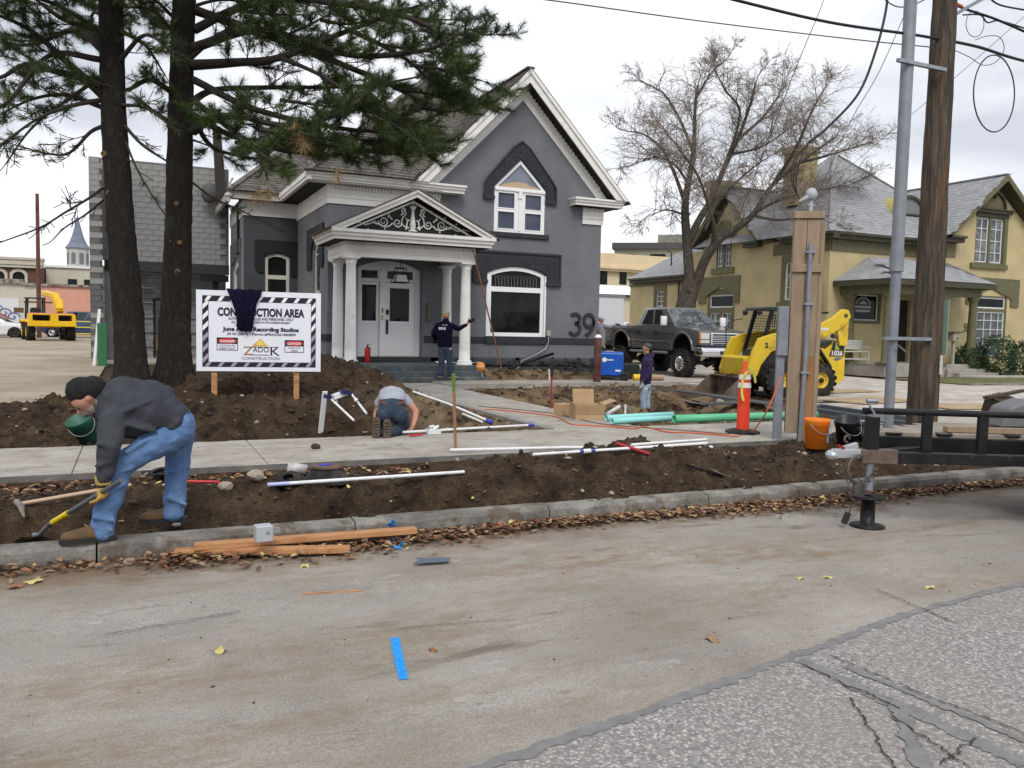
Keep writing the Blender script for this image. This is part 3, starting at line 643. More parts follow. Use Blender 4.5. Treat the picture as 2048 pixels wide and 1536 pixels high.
# upper window: two sashes under a pointed light
m = M(); tri_h = [(10.62, 6.09), (12.18, 6.09), (11.4, 6.86)]
FF.slab(m, [up_o, rect(10.6, 5.4, 11.24, 5.94), rect(10.6, 4.74, 11.24, 5.34), rect(11.56, 5.4, 12.2, 5.94), rect(11.56, 4.74, 12.2, 5.34), tri_h], .0, .09); w2 = hb(m, 'window', white2)
for a in (10.6, 11.56):
    for b, c in ((5.4, 5.94), (4.74, 5.34)):
        m = M(); FF.box(m, a, a+.64, b, c, -.06, -.05); m.build('pane', mat('blue_grey_window_glass', (.05, .06, .1), .08, (.1, .11, .15), .7, 2), w2, world=True)
        m = M(); FF.slab(m, [rect(a, b, a+.64, c), rect(a+.035, b+.035, a+.605, c-.035)], .012, .04); m.build('sash', white2, w2, world=True)
m = M(); FF.slab(m, [tri_h], -.05, .01); m.build('pane', glass_l, w2, world=True)
m = M(); FF.slab(m, [[(10.66, 6.10), (12.14, 6.10), (12.05, 6.17), (11.8, 6.2), (11.6, 6.29), (11.3, 6.3), (11.05, 6.24), (10.85, 6.2)]], -.042, .004); m.build('curtain', mat('tan_curtain', (.5, .36, .24), .9), w2, world=True)
m = M(); FF.box(m, 11.34, 11.46, 5.75, 6.02, .0, .06); FF.box(m, 11.36, 11.44, 4.7, 5.75, 0, .025); FF.box(m, 10.5, 12.3, 5.97, 6.06, 0, .05); m.build('mullion', white2, w2, world=True, bevel=.008)
# side and wing windows
cream = mat('cream_window_paint', (.5, .49, .43), .5, (.58, .57, .5), 4)
window(FL, H39, -26.8, 2.5, -25.75, 4.1, frame=.12, d=-.06, arch=.2, bars_h=(3.75,), mat_f=cream)
window(FW, H39, 4.1, 1.9, 4.92, 3.96, frame=.1, d=-.04, arch=.12, bars_h=(3.15,), bw=.14, mat_f=cream)
window(FS, H39, -33, 2.0, -31.1, 3.8, frame=.2, d=-.04, arch=.3, bars_h=(2.75,), bw=.1, mat_f=white)
hood(FL, [(-27.6, 3.3), (-27.6, 4.6), (-25.1, 4.6), (-25.1, 3.3), (-25.65, 3.3), (-25.65, 3.9), (-25.85, 4.12), (-26.3, 4.22), (-26.7, 4.12), (-26.9, 3.9), (-26.9, 3.3)], None, 'window_lintel')
darkl = mat('near_black_paint', (.008, .011, .012), .55)
m = M(); FW.slab(m, [[(3.85, 3.3), (3.75, 3.45), (3.75, 4.4), (5.19, 4.4), (5.19, 3.2), (4.96, 3.2), (4.96, 3.88), (4.51, 4.02), (4.06, 3.88), (4.06, 3.3)]], .06, .08); hb(m, 'window_lintel', darkl)
m = M(); FS.slab(m, [[(-33.8, 2.6), (-33.8, 4.5), (-30.4, 4.5), (-30.4, 2.6), (-31.0, 2.6), (-31.0, 3.7), (-32, 3.95), (-33.1, 3.7), (-33.1, 2.6)]], .05, .07); hb(m, 'window_lintel', mat('mid_grey_paint', (.1, .105, .11), .6))
# ---- frieze and cornices
def moulded(m, face, u0, u1, v0, v1, proj):
    """cornice board with stepped profile"""
    h = v1-v0
    face.box(m, u0, u1, v0, v0+h*.42, 0, proj); face.box(m, u0-.02, u1+.02, v0+h*.42, v0+h*.75, 0, proj+.05); face.box(m, u0-.05, u1+.05, v0+h*.75, v1, 0, proj+.1)
m = M(); FF.box(m, XL-.04, 8.66, 5.12, 5.66, -.02, .04); FF.box(m, XL-.06, 8.66, 5.3, 5.34, 0, .06); FL.box(m, -YW, -YF-.04, 5.12, 5.66, -.02, .04); FL.box(m, -YW, -YF-.04, 5.3, 5.34, 0, .06)
FW.box(m, XW-.04, XL-.04, 5.2, 5.7, -.02, .04); FW.box(m, XW-.04, XL-.04, 5.36, 5.4, 0, .06); FS.box(m, -34, -YW, 5.2, 5.7, -.02, .04)
FF.box(m, 13.72, XR+.04, 5.12, 5.66, -.02, .06); FF.box(m, 13.7, XR+.06, 5.3, 5.34, 0, .09); hb(m, 'frieze', white)
m = M()
def dentils(face, u0, u1, v0, v1, d0, d1, st=.1):
    u = u0
    while u < u1: face.box(m, u, u+st*.55, v0, v1, d0, d1); u += st
dentils(FF, XL+.1, 8.6, 5.54, 5.64, .04, .1); dentils(FF, 13.74, XR, 5.54, 5.64, .06, .12)
for side in (-1, 1):      # dentils up the rake
    k = 0
    while k < 29:
        dx = 2.86-k*.1; u = GC+side*dx; v = 9.27-GS*dx; FF.slab(m, [[(u, v-.02), (u+.055, v-.02-side*.055*GS), (u+.055, v+.08-side*.055*GS), (u, v+.08)]], .1, .06); k += 1
hb(m, 'dentil', white, kind='stuff')
# cornice: left eave, gable returns, side eave, wing eave (butted end to end)
EY = .5
m = M(); moulded(m, FF, 4.62, 9.32, 5.68, 5.92, EY-.1); hb(m, 'cornice', white)
m = M(); moulded(m, FF, 13.24, 15.06, 5.68, 5.92, EY-.1); hb(m, 'cornice', white)
m = M(); m.b2((4.5, YF-.5, 5.68), (4.62, YW-.52, 5.78)); m.b2((4.47, YF-.4, 5.78), (4.62, YW-.52, 5.92)); hb(m, 'cornice', white)
m = M(); m.b2((2.95, YW-.5, 5.68), (4.5, YW-.4, 5.92)); m.b2((2.85, YW-.5, 5.68), (2.95, 34, 5.92)); hb(m, 'gutter', mat('weathered_gutter', (.33, .32, .28), .6, (.42, .4, .35), 5))
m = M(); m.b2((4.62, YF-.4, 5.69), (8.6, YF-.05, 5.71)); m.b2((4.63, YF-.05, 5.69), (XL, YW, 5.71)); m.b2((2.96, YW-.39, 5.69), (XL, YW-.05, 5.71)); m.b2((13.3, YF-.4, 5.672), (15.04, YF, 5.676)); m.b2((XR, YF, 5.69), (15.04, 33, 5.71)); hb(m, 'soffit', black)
# rake boards, frieze on the gable, black soffit
AP = 9.74
for side in (-1, 1):
    def P(dx, v): return (GC+side*dx, v)
    e = 3.72; m = M(); yo = YF-.55
    FF.slab(m, [[P(0, AP), P(e, AP-GS*e), P(e-.42, AP-GS*e), P(0, AP-.42)]], .55, .05)
    FF.slab(m, [[P(0, AP+.0), P(e+.02, AP-GS*(e+.02)), P(e-.12, AP-GS*(e+.02)), P(0, AP-.15)]], .6, .05); hb(m, 'bargeboard', white)
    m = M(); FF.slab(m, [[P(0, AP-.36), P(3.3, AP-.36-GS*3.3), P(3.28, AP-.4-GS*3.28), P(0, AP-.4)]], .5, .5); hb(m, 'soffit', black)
    m = M(); FF.slab(m, [[P(0, AP-.42), P(3.3, AP-.42-GS*3.3), P(2.9, AP-.42-GS*3.3), P(0, AP-.86)]], .05, .07); FF.slab(m, [[P(0, AP-.44), P(3.2, AP-.44-GS*3.2), P(3.05, AP-.44-GS*3.2), P(0, AP-.6)]], .09, .04); hb(m, 'frieze', white)
# ---- roofs
s_ = .89; n_f = (0, -s_, 1); Y0 = YF-.62; Z0 = 5.93
HIPT = (9.95, 29.43)                                    # foot of the main roof peak
ZT = Z0+s_*(HIPT[1]-Y0)
m = M(); vy = Y0+(AP-Z0)/s_
m.add([(4.5, Y0, Z0), (7.6, Y0, Z0), (GC, vy, AP), (HIPT[0], HIPT[1], ZT), (14.9, Y0+9.3, Z0+.1), (4.5, Y0+9.9, Z0), (GC, vy+.01, AP)], [(0, 1, 2, 3), (3, 2, 4), (0, 3, 5)])
m.add([(7.55, YF-.6, Z0-.12), (GC, YF-.6, AP+.04), (15.27, YF-.6, Z0-.12), (GC, vy+1, AP+.04), (7.55, vy+1, Z0-.12), (15.27, vy+6, Z0-.12)], [(0, 1, 3, 4), (1, 2, 5, 3)])
m.add([(2.85, YW-.62, Z0), (6.4, YW-.62, Z0), (6.6, YW+3.2, Z0+3.3), (2.85, 36, Z0)], [(0, 1, 2), (0, 2, 3)]); hb(m, 'roof', shingle)
m = M(); u = Vector((1, 0, 0)); v = Vector((0, 1, s_)).normalized(); L_ = math.sqrt(1+s_*s_)
shingles(m, (0, Y0, Z0), u, v, [(4.5, 0), (7.6, 0), (GC, (vy-Y0)*L_), (HIPT[0], (HIPT[1]-Y0)*L_)], .145, .32)
shingles(m, (0, YW-.62, Z0), u, v, [(3.0, 0), (6.4, 0), (6.6, 3.7*L_)], .145, .32)
v2 = Vector((1, 0, GS)).normalized(); L2 = math.sqrt(1+GS*GS)
shingles(m, (7.55, YF-.6, Z0-.12), (0, 1, 0), v2, [(0, .0), (4.6, (3.87)*L2), (0, 3.87*L2)], .145, .32); hb(m, 'shingle', shingle, kind='stuff')
m = M()
for a, b in (((4.5, Y0, Z0), (HIPT[0], HIPT[1], ZT)), ((HIPT[0], HIPT[1], ZT), (GC, vy, AP)), ((GC, YF-.6, AP+.03), (GC, vy, AP+.03)), ((2.85, YW-.62, Z0), (6.6, YW+3.2, Z0+3.35))): m.bar(a, b, .26, .05)
hb(m, 'ridge_cap', shingle)
m = M(); FF.box(m, 4.56, 7.7, 5.92, 6.02, .46, .56); FW.box(m, 2.9, 4.5, 5.92, 6.03, .48, .56); hb(m, 'drip_edge', MATS['grey_brown_shingle']); m = M(); m.b2((5.3, 25.0, 5.9), (14.2, 33, 6.7)); m.b2((3.6, 30.0, 5.9), (5.3, 33, 6.6)); hb(m, 'attic_sky_block', black)  # black boxes added inside the roofs to block sky through the eave gap
# rear cross gable glimpsed left of the eaves
m = M(); m.slab([(2.85, 6.0), (2.72, 8.9), (3.0, 8.9), (3.25, 5.9)], .2, (0, 33.4, 0)); hb(m, 'rear_gable', mat('dark_brown_board', (.035, .03, .026), .8))
m = M(); a = AX(811, 262, 9.1); m.lathe((8.4, 27.0, Z0+s_*(27-Y0)-.1), [(.16, 0), (.14, .12), (.06, .16), (.05, .42), (.0, .42)], 12); hb(m, 'roof_vent', blackm)
m = M()
for p in ((2.95, YW-.5, 5.9), ): m.tube([Vector(p)+Vector(q) for q in ((0, 0, .0), (-.05, -.05, .25), (.04, -.03, .42))], .04, 6)
m.ico((2.85, YW-.55, 5.75), .12, 1, (1.3, .8, .8)); m.box((2.85, YW-.55, 5.6), (.12, .12, .14)); hb(m, 'rain_head', mat('peeling_white_paint', (.5, .5, .45), .7, (.3, .28, .24), 12))
# downpipe on the wing
m = M(); m.tube([(3.36, 31, 5.7), (3.36, 31, 4.1), (3.3, 30.6, 3.95)], .05, 8); hb(m, 'downpipe', char)
# ---- numbers and outlet box
def digit(path, name_):
    m = M(); n = len(path); w = .05; L1 = []; L2 = []
    for i in range(n):
        a = Vector(path[max(i-1, 0)]); b = Vector(path[min(i+1, n-1)]); d = (b-a).normalized(); q = Vector((-d.y, d.x)); c = Vector(path[i]); L1.append(tuple(c+q*w)); L2.append(tuple(c-q*w))
    for i in range(n-1): FF.slab(m, [[L1[i], L1[i+1], L2[i+1], L2[i]]], .06, .05)
    hb(m, name_, char)
arc = lambda cx, cy, rx, ry, a0, a1, n=14: [(cx+rx*math.cos(R(a0+(a1-a0)*i/(n-1))), cy+ry*math.sin(R(a0+(a1-a0)*i/(n-1)))) for i in range(n)]
digit(arc(13.55, 1.94, .17, .16, 150, -78, 14), 'number_three'); digit(arc(13.53, 1.6, .21, .2, 88, -150, 16), 'number_three')
digit(arc(14.08, 1.88, .19, .21, 0, 350, 22), 'number_nine'); digit([(14.27, 1.9), (14.27, 1.7), (14.2, 1.56), (14.08, 1.44), (13.96, 1.38)], 'number_nine')
m = M(); FF.box(m, 12.46, 12.6, 1.33, 1.52, 0, .1); hb(m, 'outlet_box', mat('beige_plastic', (.35, .34, .31), .6), bevel=.01)
m = M(); m.tube([FF.p(12.53, 1.33, .05), FF.p(12.53, 1.15, .08), FF.p(12.42, .9, .1), FF.p(12.0, .68, .12), FF.p(11.5, .5, .2), FF.p(11.25, .2, .35)], .022, 8); hb(m, 'flexible_conduit', steel)
# ---- porch
m = M(); m.b2((5.0, 22.32, 0), (9.05, 24.58, .46)); hb(m, 'porch_floor', mat('blue_grey_porch_paint', (.06, .072, .08), .6, (.1, .115, .12), 3, dirt=(.22, .2, .17), dscale=3, damt=(.55, .8)), bevel=.015)
pp = MATS['blue_grey_porch_paint']
m = M(); m.b2((5.5, 22.08, 0), (9.15, 22.318, .30)); hb(m, 'step', pp, bevel=.02); m = M(); m.b2((5.7, 21.87, 0), (9.3, 22.078, .15)); hb(m, 'step', pp, bevel=.02)
m = M(); m.b2((5.85, 24.3, .462), (8.35, 24.82, .61)); hb(m, 'threshold', char, bevel=.015)
colp = mat('white_column_paint', (.74, .74, .72), .45, (.8, .8, .78), 3, dirt=(.4, .38, .33), dscale=4, damt=(.6, .85))
for cx, cy in ((5.42, 22.62), (5.42, 24.22), (8.8, 22.62), (8.8, 24.22)):
    m = M(); prof = [(.23, .0), (.23, .05), (.205, .06), (.215, .09), (.2, .125), (.17, .14)]+[(.165-.033*((i/8)**1.6), .14+i*2.62/8) for i in range(9)]+[(.15, 2.79), (.15, 2.82), (.135, 2.83), (.18, 2.89), (.2, 2.92)]
    m.lathe((cx, cy, .465), prof, 22); m.box((cx, cy, .465+2.94), (.42, .42, .045)); hb(m, 'column', colp)
m = M(); FP = Face((0, 22.45, 0), (1, 0, 0)); FPL = Face((5.2, 0, 0), (0, -1, 0))
m.b2((5.2, 22.45, 3.43), (9.02, 22.75, 3.84)); m.b2((5.2, 22.75, 3.43), (5.5, 24.59, 3.84)); m.b2((8.72, 22.75, 3.43), (9.02, 24.59, 3.84)); m.b2((5.18, 22.43, 3.56), (9.04, 22.45, 3.58)); m.b2((5.18, 22.45, 3.56), (5.2, 24.58, 3.58)); hb(m, 'entablature', white)
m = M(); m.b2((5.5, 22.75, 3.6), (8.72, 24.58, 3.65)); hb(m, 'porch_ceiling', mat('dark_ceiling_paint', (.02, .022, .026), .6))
m = M(); dentils(FP, 5.25, 8.98, 3.74, 3.83, 0, .05, .085); dentils(FPL, -24.5, -22.5, 3.74, 3.83, 0, .05, .085); hb(m, 'dentil', white, kind='stuff')
m = M()
for (v0, v1, pr_) in ((3.85, 3.95, .36), (3.95, 4.04, .41), (4.04, 4.13, .46)): m.b2((5.2-pr_, 22.45-pr_, v0), (9.02+pr_, 24.59, v1))
hb(m, 'cornice', white)
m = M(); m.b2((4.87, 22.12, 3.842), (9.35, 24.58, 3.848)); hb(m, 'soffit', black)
PC = 7.11; PS = .492; PA = 5.33
for side in (-1, 1):
    def P(dx, v): return (PC+side*dx, v)
    m = M(); FP.slab(m, [[P(0, PA), P(2.42, PA-PS*2.42), P(2.0, PA-PS*2.42), P(0, PA-.22)]], .4, .06); FP.slab(m, [[P(0, PA), P(2.44, PA-PS*2.44), P(2.25, PA-PS*2.44), P(0, PA-.09)]], .46, .06)
    FP.slab(m, [[P(0, PA-.27), P(1.9, PA-.27-PS*1.9), P(1.8, PA-.27-PS*1.9), P(0, PA-.33)]], .06, .05); hb(m, 'raking_cornice', white)
    m = M(); FP.slab(m, [[P(0, PA+.02), P(2.52, PA+.02-PS*2.52), P(2.5, PA-.02-PS*2.5), P(0, PA-.02)]], .48, 2.6); hb(m, 'porch_roof', shingle)
m = M(); FP.slab(m, [[(PC-2.1, 4.132), (PC+2.1, 4.132), (PC, PA-.12)]], .0, .1); ty = hb(m, 'tympanum', mat('black_paint', (.01, .0095, .0095), .6))
orn = mat('ornament_white', (.62, .61, .58), .7, (.7, .69, .66), 6)
m = M(); m.lathe(FP.p(PC, 4.2, .0), [(.13, 0), (.13, .03), (.06, .07), (.085, .1), (.085, .2), (.045, .5), (.045, .62), (.06, .63), (.1, .68), (.1, .71), (0, .71)], 12); m.build('ornament', orn, ty, world=True)
for side in (-1, 1):
    m = M()
    def sp(cx, cy, r0, turns, a0, dr):
        pts = []; n = int(16*turns)
        for i in range(n+1):
            a = a0+side*0+2*PI*turns*i/n*dr; r = r0*(1-.82*i/n); pts.append(FP.p(PC+side*(cx+r*math.cos(a)), cy+r*math.sin(a), .02))
        m.tube(pts, [max(.008, .022*(1-.5*i/n)) for i in range(n+1)], 5)
    sp(.45, 4.42, .13, 1.4, PI, 1); sp(.85, 4.43, .15, 1.6, 0, -1); sp(.26, 4.78, .08, 1.2, -PI/2, 1)
    for pts in ([(.12, 4.3), (.25, 4.33), (.34, 4.42), (.3, 4.58), (.2, 4.68), (.28, 4.85), (.36, 4.9)], [(.58, 4.4), (.7, 4.3), (.85, 4.29), (1.0, 4.4)], [(.95, 4.34), (1.15, 4.38), (1.35, 4.3), (1.5, 4.36), (1.72, 4.33)], [(.2, 4.25), (.16, 4.5), (.22, 4.58)], [(.6, 4.5), (.72, 4.62), (.66, 4.7)]):
        m.tube([FP.p(PC+side*a, b, .02) for a, b in pts], [.028]+[.02]*(len(pts)-2)+[.008], 5)
    for a, b in ((.8, 4.24), (1.62, 4.22), (.55, 4.8), (.95, 4.66), (0.02, 4.98), (1.3, 4.5), (1.28, 4.2)): m.ico(FP.p(PC+side*a, b, .01), .032, 1)
    for a, b, rr in ((.14, 4.5, .5), (1.4, 4.36, 1.2), (1.1, 4.4, -.4), (.7, 4.58, .8), (.32, 4.66, .3)): m.ico(FP.p(PC+side*a, b, .015), .06, 1, (1, .3, .45), (0, side*rr, 0))
    m.build('ornament', orn, ty, world=True)
# front door, side light and transoms
FD = Face((0, 24.85, 0), (1, 0, 0)); m = M()
holes = [rect(6.27, 3.0, 6.78, 3.24), rect(7.08, 3.0, 7.9, 3.24), rect(6.2, .62, 6.84, 2.9), rect(7.02, .62, 7.98, 2.9)]
FD.slab(m, [archrect(6.1, .62, 8.14, 3.54, .26)]+holes, 0, .1); FD.box(m, 6.84, 7.02, .62, 3.4, 0, .05); FD.box(m, 6.12, 8.12, 2.91, 2.97, 0, .04); df = hb(m, 'door_frame', white2)
for a, b in ((6.27, 6.78), (7.08, 7.9)):
    m = M(); FD.box(m, a, b, 3.0, 3.24, -.06, -.05); m.build('pane', glass, df, world=True)
m = M(); FD.slab(m, [rect(7.03, .64, 7.97, 2.89), rect(7.17, 1.7, 7.8, 2.72)], -.02, .05); FD.box(m, 7.14, 7.84, 1.6, 1.64, -.02, .0); FD.box(m, 7.2, 7.8, 1.42, 1.44, -.02, -.01); FD.box(m, 7.2, 7.8, .78, .8, -.02, -.01); d1 = hb(m, 'door', white2)
m = M(); FD.box(m, 7.17, 7.8, 1.7, 2.72, -.05, -.04); m.build('pane', glass, d1, world=True)
m = M(); FD.box(m, 7.06, 7.13, 1.9, 2.05, -.02, .04); FD.box(m, 7.06, 7.12, 1.3, 1.75, -.02, .01); m.tube([FD.p(7.09, 1.7, .0), FD.p(7.09, 1.66, .07), FD.p(7.09, 1.38, .07), FD.p(7.09, 1.33, .0)], .014, 6); m.build('handle', blackm, d1, world=True)
m = M(); FD.slab(m, [rect(6.21, .64, 6.83, 2.89), rect(6.3, 1.7, 6.74, 2.8)], -.02, .05); FD.box(m, 6.28, 6.76, 1.6, 1.64, -.02, 0); FD.box(m, 6.32, 6.72, 1.42, 1.44, -.02, -.01); d2 = hb(m, 'side_light', white2)
m = M(); FD.box(m, 6.3, 6.74, 1.7, 2.8, -.05, -.04); m.build('pane', glass, d2, world=True)
m = M(); FD.box(m, 6.88, 6.95, 1.72, 1.88, .05, .055); m.build('notice', mat('yellow_card', (.55, .45, .22), .8), df, world=True)
m = M(); FD.box(m, 6.91, 6.94, 1.96, 2.1, .05, .07); m.build('door_bell', blackm, df, world=True)
# hanging lantern under the porch
c = Vector((7.1, 23.55, 0)); m = M(); m.tube([c+Vector((0, 0, 3.6)), c+Vector((0, 0, 3.25))], .012, 6)
for z_, w_ in ((3.25, .13), (2.83, .21)): m.tube([c+Vector((a*w_, b*w_, z_)) for a, b in ((-1, -1), (1, -1), (1, 1), (-1, 1))], .014, 4, closed=True, smooth=False)
for a, b in ((-1, -1), (1, -1), (1, 1), (-1, 1)): m.tube([c+Vector((a*.13, b*.13, 3.25)), c+Vector((a*.21, b*.21, 2.83))], .013, 4)
ln = hb(m, 'porch_lantern', blackm); m = M(); m.box(c+Vector((0, 0, 2.95)), (.36, .36, .2), taper=(.8, .8)); m.build('shade', mat('opal_glass', (.62, .62, .62), .3), ln, world=True)
m = M(); FF.box(m, 8.28, 8.42, 1.75, 2.3, 0, .1); hb(m, 'wall_lamp', mat('bronze_lamp', (.13, .12, .09), .5), bevel=.02)
# ================================================================ YELLOW HOUSE
ochre = brickmat('ochre_painted_brick', (.47, .39, .21), (.41, .335, .175), var=.03, bump=.3)
ochre_s = brickmat('ochre_painted_brick_side', (.47, .39, .21), (.41, .335, .175), axis='YZ', var=.03, bump=.3)
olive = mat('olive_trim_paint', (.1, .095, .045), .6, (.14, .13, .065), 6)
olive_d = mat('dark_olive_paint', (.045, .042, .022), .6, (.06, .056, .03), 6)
grey_glass = mat('curtained_glass', (.2, .22, .22), .1, (.06, .07, .07), 2.2, 3, mid=(.4, .6))
HY = T('yellow_house', 'ochre brick house with olive trim, pale grey roofs and corner porch numbered 55', 'house', (30, 26, 0))
def yb(m, name, mt, par=None, bevel=0, kind=None): return m.build(name, mt, par or HY, world=True, bevel=bevel, kind=kind)
XS = 25.3; YH = 25.0; YG = 23.9
SY = Face((XS, 0, 0), (0, -1, 0)); FH = Face((0, YH, 0), (1, 0, 0)); FG = Face((0, YG, 0), (1, 0, 0))
def su(px, py): a = AX(px, py, XS); return (-a.y, a.z)
def gu(px, py): a = AY(px, py, YG); return (a.x, a.z)
def hu(px, py): a = AY(px, py, YH); return (a.x, a.z)
gw = gu(1893, 500)[0]; ga = AY(2018, 348, YG-.5); GX, GZ = ga.x, ga.z; GE = 5.72; gl_ = AY(1897, 475, YG-.5).x; gs_ = (GZ-GE)/(GX-gl_)
# side gable geometry
sa = su(1447, 372); SAu, SAz = -AX(1447, 372, XS-.45).y, AX(1447, 372, XS-.45).z; SE = 5.65; r1 = AX(1491, 441, XS-.45); ss = (SAz-r1.z)/(abs(-r1.y-SAu)); sf = (SAz-SE)/ss
wB = [su(1415, 598)[0], su(1470, 598)[0]]; wU = [su(1434, 480)[0], su(1464, 480)[0]]
# openings
o1 = rect(wB[0], .75, wB[1], 3.62); o2 = rect(wU[0], su(1450, 535)[1], wU[1], su(1450, 478)[1])
w3 = su(1571, 540), su(1586, 600); o3 = rect(w3[0][0], w3[1][1], w3[1][0], w3[0][1]+.3)
w4 = su(1313, 583), su(1328, 613); o4 = rect(w4[0][0], w4[1][1], w4[1][0], w4[0][1])
ufar = -39.6
m = M(); top = SAz-.55
SY.slab(m, [[(ufar, 0), (-YH, 0), (-YH, 5.5), (SAu+sf-.5, 5.5), (SAu, top), (SAu-sf+.5, 5.5), (-34.4, 5.5), (-34.4, 4.3), (ufar, 4.3)], o1, o2, o3, o4], 0, .25); yb(m, 'wall', ochre_s)
dr = hu(1790, 600)[0]; sg = hu(1701, 588), hu(1755, 642); osg = rect(sg[0][0], sg[1][1], sg[1][0], sg[0][1]); odr = rect(dr-.1, .5, dr+.95, 3.1)
m = M(); FH.slab(m, [rect(XS+.25, 0, gw+.3, 5.5), osg, odr], 0, .25); yb(m, 'wall', ochre)
gUW = gu(1953, 436), gu(2004, 530); gLW = gu(1944, 590), gu(2008, 700)
ogu = rect(gUW[0][0], gUW[1][1], gUW[1][0], gUW[0][1]+.1); ogl = rect(gLW[0][0], .75, gLW[1][0], gLW[0][1])
m = M(); hwid = GX-gw; FG.slab(m, [[(gw, 0), (gw+2*hwid+.4, 0), (gw+2*hwid+.4, 5.7), (GX, GZ-.5), (gw, 5.7)], ogu, ogl], 0, .25); m.b2((gw, YG+.25, 0), (gw+.25, YH+.0, 5.5)); yb(m, 'wall', ochre)
# roofs
z0 = 5.66; m = M(); ex = XS-.4; ey = YH-.45; apx = (ex+4.6, ey+4.6); sl = .93; az = z0+4.6*sl
m.add([(ex, ey, z0), (gw+1, ey, z0), (apx[0]+4.6, ey, z0), (apx[0], apx[1], az), (ex, ey+9.2, z0), (apx[0]+4.6, ey+9.2, z0), (ex, 34.6, z0)], [(0, 1, 2, 3), (0, 3, 4), (2, 5, 3)])
# side gable roof (ridge along X)
yg = -SAu; m.add([(XS-.5, yg, SAz), (XS+5, yg, SAz), (XS-.5, yg-sf, SE), (XS+5, yg-sf, SE), (XS-.5, yg+sf, SE), (XS+5, yg+sf, SE)], [(0, 2, 3, 1), (0, 1, 5, 4)])
# front gable roof (ridge along Y)
m.add([(GX, YG-.5, GZ), (GX, YG+5.5, GZ), (gl_, YG-.5, GE), (gl_, YG+5.5, GE), (2*GX-gl_, YG-.5, GE), (2*GX-gl_, YG+5.5, GE)], [(0, 1, 3, 2), (0, 4, 5, 1)])
# rear low wing
e0 = AX(1255, 556, XS-.45); m.add([(XS-.45, e0.y, 4.42), (XS-.45, 33.8, 4.42), (XS+2.6, 34.2, 6.4), (XS+2.4, e0.y-2.6, 6.4)], [(0, 3, 2, 1)])
yb(m, 'roof', shingle2)
m = M(); shingles(m, (0, ey, z0), (1, 0, 0), (0, 1, sl), [(ex+.1, 0), (apx[0]+4.4, 0), (apx[0], 4.5*math.hypot(1, sl))], .2, .5, .008)
shingles(m, (gl_, YG-.5, GE), (0, 1, 0), (1, 0, gs_), [(0, 0), (2.6, 0), (5.5, (GX-gl_)*math.hypot(1, gs_)), (0, (GX-gl_)*math.hypot(1, gs_))], .2, .5, .008)
shingles(m, (XS-.45, yg-sf, SE), (1, 0, 0), (0, 1, ss), [(0, 0), (.4, 0), (4, sf*math.hypot(1, ss)), (0, sf*math.hypot(1, ss))], .2, .5, .008)
yb(m, 'shingle', shingle2, kind='stuff')
m = M()
for a, b in (((ex, ey, z0), (apx[0], apx[1], az)), ((apx[0], apx[1], az), (apx[0]+4.4, ey+.2, z0+.2)), ((GX, YG-.5, GZ), (GX, YG+5.5, GZ)), ((XS-.5, yg, SAz), (XS+4, yg, SAz))): m.bar(a, b, .26, .05)
yb(m, 'ridge_cap', shingle2)
# eaves, friezes
def eave_front(f, u0, u1, v, pr_, name='cornice'):
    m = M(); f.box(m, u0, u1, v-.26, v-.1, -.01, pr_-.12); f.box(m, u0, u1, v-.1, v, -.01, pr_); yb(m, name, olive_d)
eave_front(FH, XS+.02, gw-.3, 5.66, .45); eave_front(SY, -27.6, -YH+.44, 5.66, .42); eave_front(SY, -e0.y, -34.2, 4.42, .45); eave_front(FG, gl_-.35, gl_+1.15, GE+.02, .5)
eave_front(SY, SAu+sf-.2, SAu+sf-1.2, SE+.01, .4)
m = M(); FH.box(m, XS+.02, gw, 4.95, 5.4, -.01, .06); yb(m, 'frieze', olive); m = M(); SY.box(m, -28.2, -YH, 4.95, 5.4, -.01, .06); yb(m, 'frieze', olive)
m = M(); FG.box(m, gw-.04, gw+.5, 4.9, 5.46, -.3, .05); yb(m, 'frieze', olive)
m = M(); SY.box(m, ufar, -34.5, 4.0, 4.15, -.01, .08); yb(m, 'frieze', olive)
for side in (-1, 1):
    def P(d, v): return (GX+side*d, v)
    hwd = GX-gl_+.1; m = M(); FG.slab(m, [[P(0, GZ), P(hwd, GZ-gs_*hwd), P(hwd-.28, GZ-gs_*hwd), P(0, GZ-.27)]], .5, .06); yb(m, 'bargeboard', olive)
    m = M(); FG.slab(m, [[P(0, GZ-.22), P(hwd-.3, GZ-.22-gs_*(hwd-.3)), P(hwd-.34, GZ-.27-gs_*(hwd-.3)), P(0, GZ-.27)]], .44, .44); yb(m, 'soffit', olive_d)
    def Q(d, v): return (SAu+side*d, v)
    m = M(); SY.slab(m, [[Q(0, SAz), Q(sf, SAz-ss*sf), Q(sf-.22, SAz-ss*sf), Q(0, SAz-.25)]], .46, .06); yb(m, 'bargeboard', olive)
    m = M(); SY.slab(m, [[Q(0, SAz-.2), Q(sf-.2, SAz-.2-ss*(sf-.2)), Q(sf-.3, SAz-.2-ss*(sf-.2)), Q(0, SAz-.3)]], .4, .4); yb(m, 'soffit', olive_d)
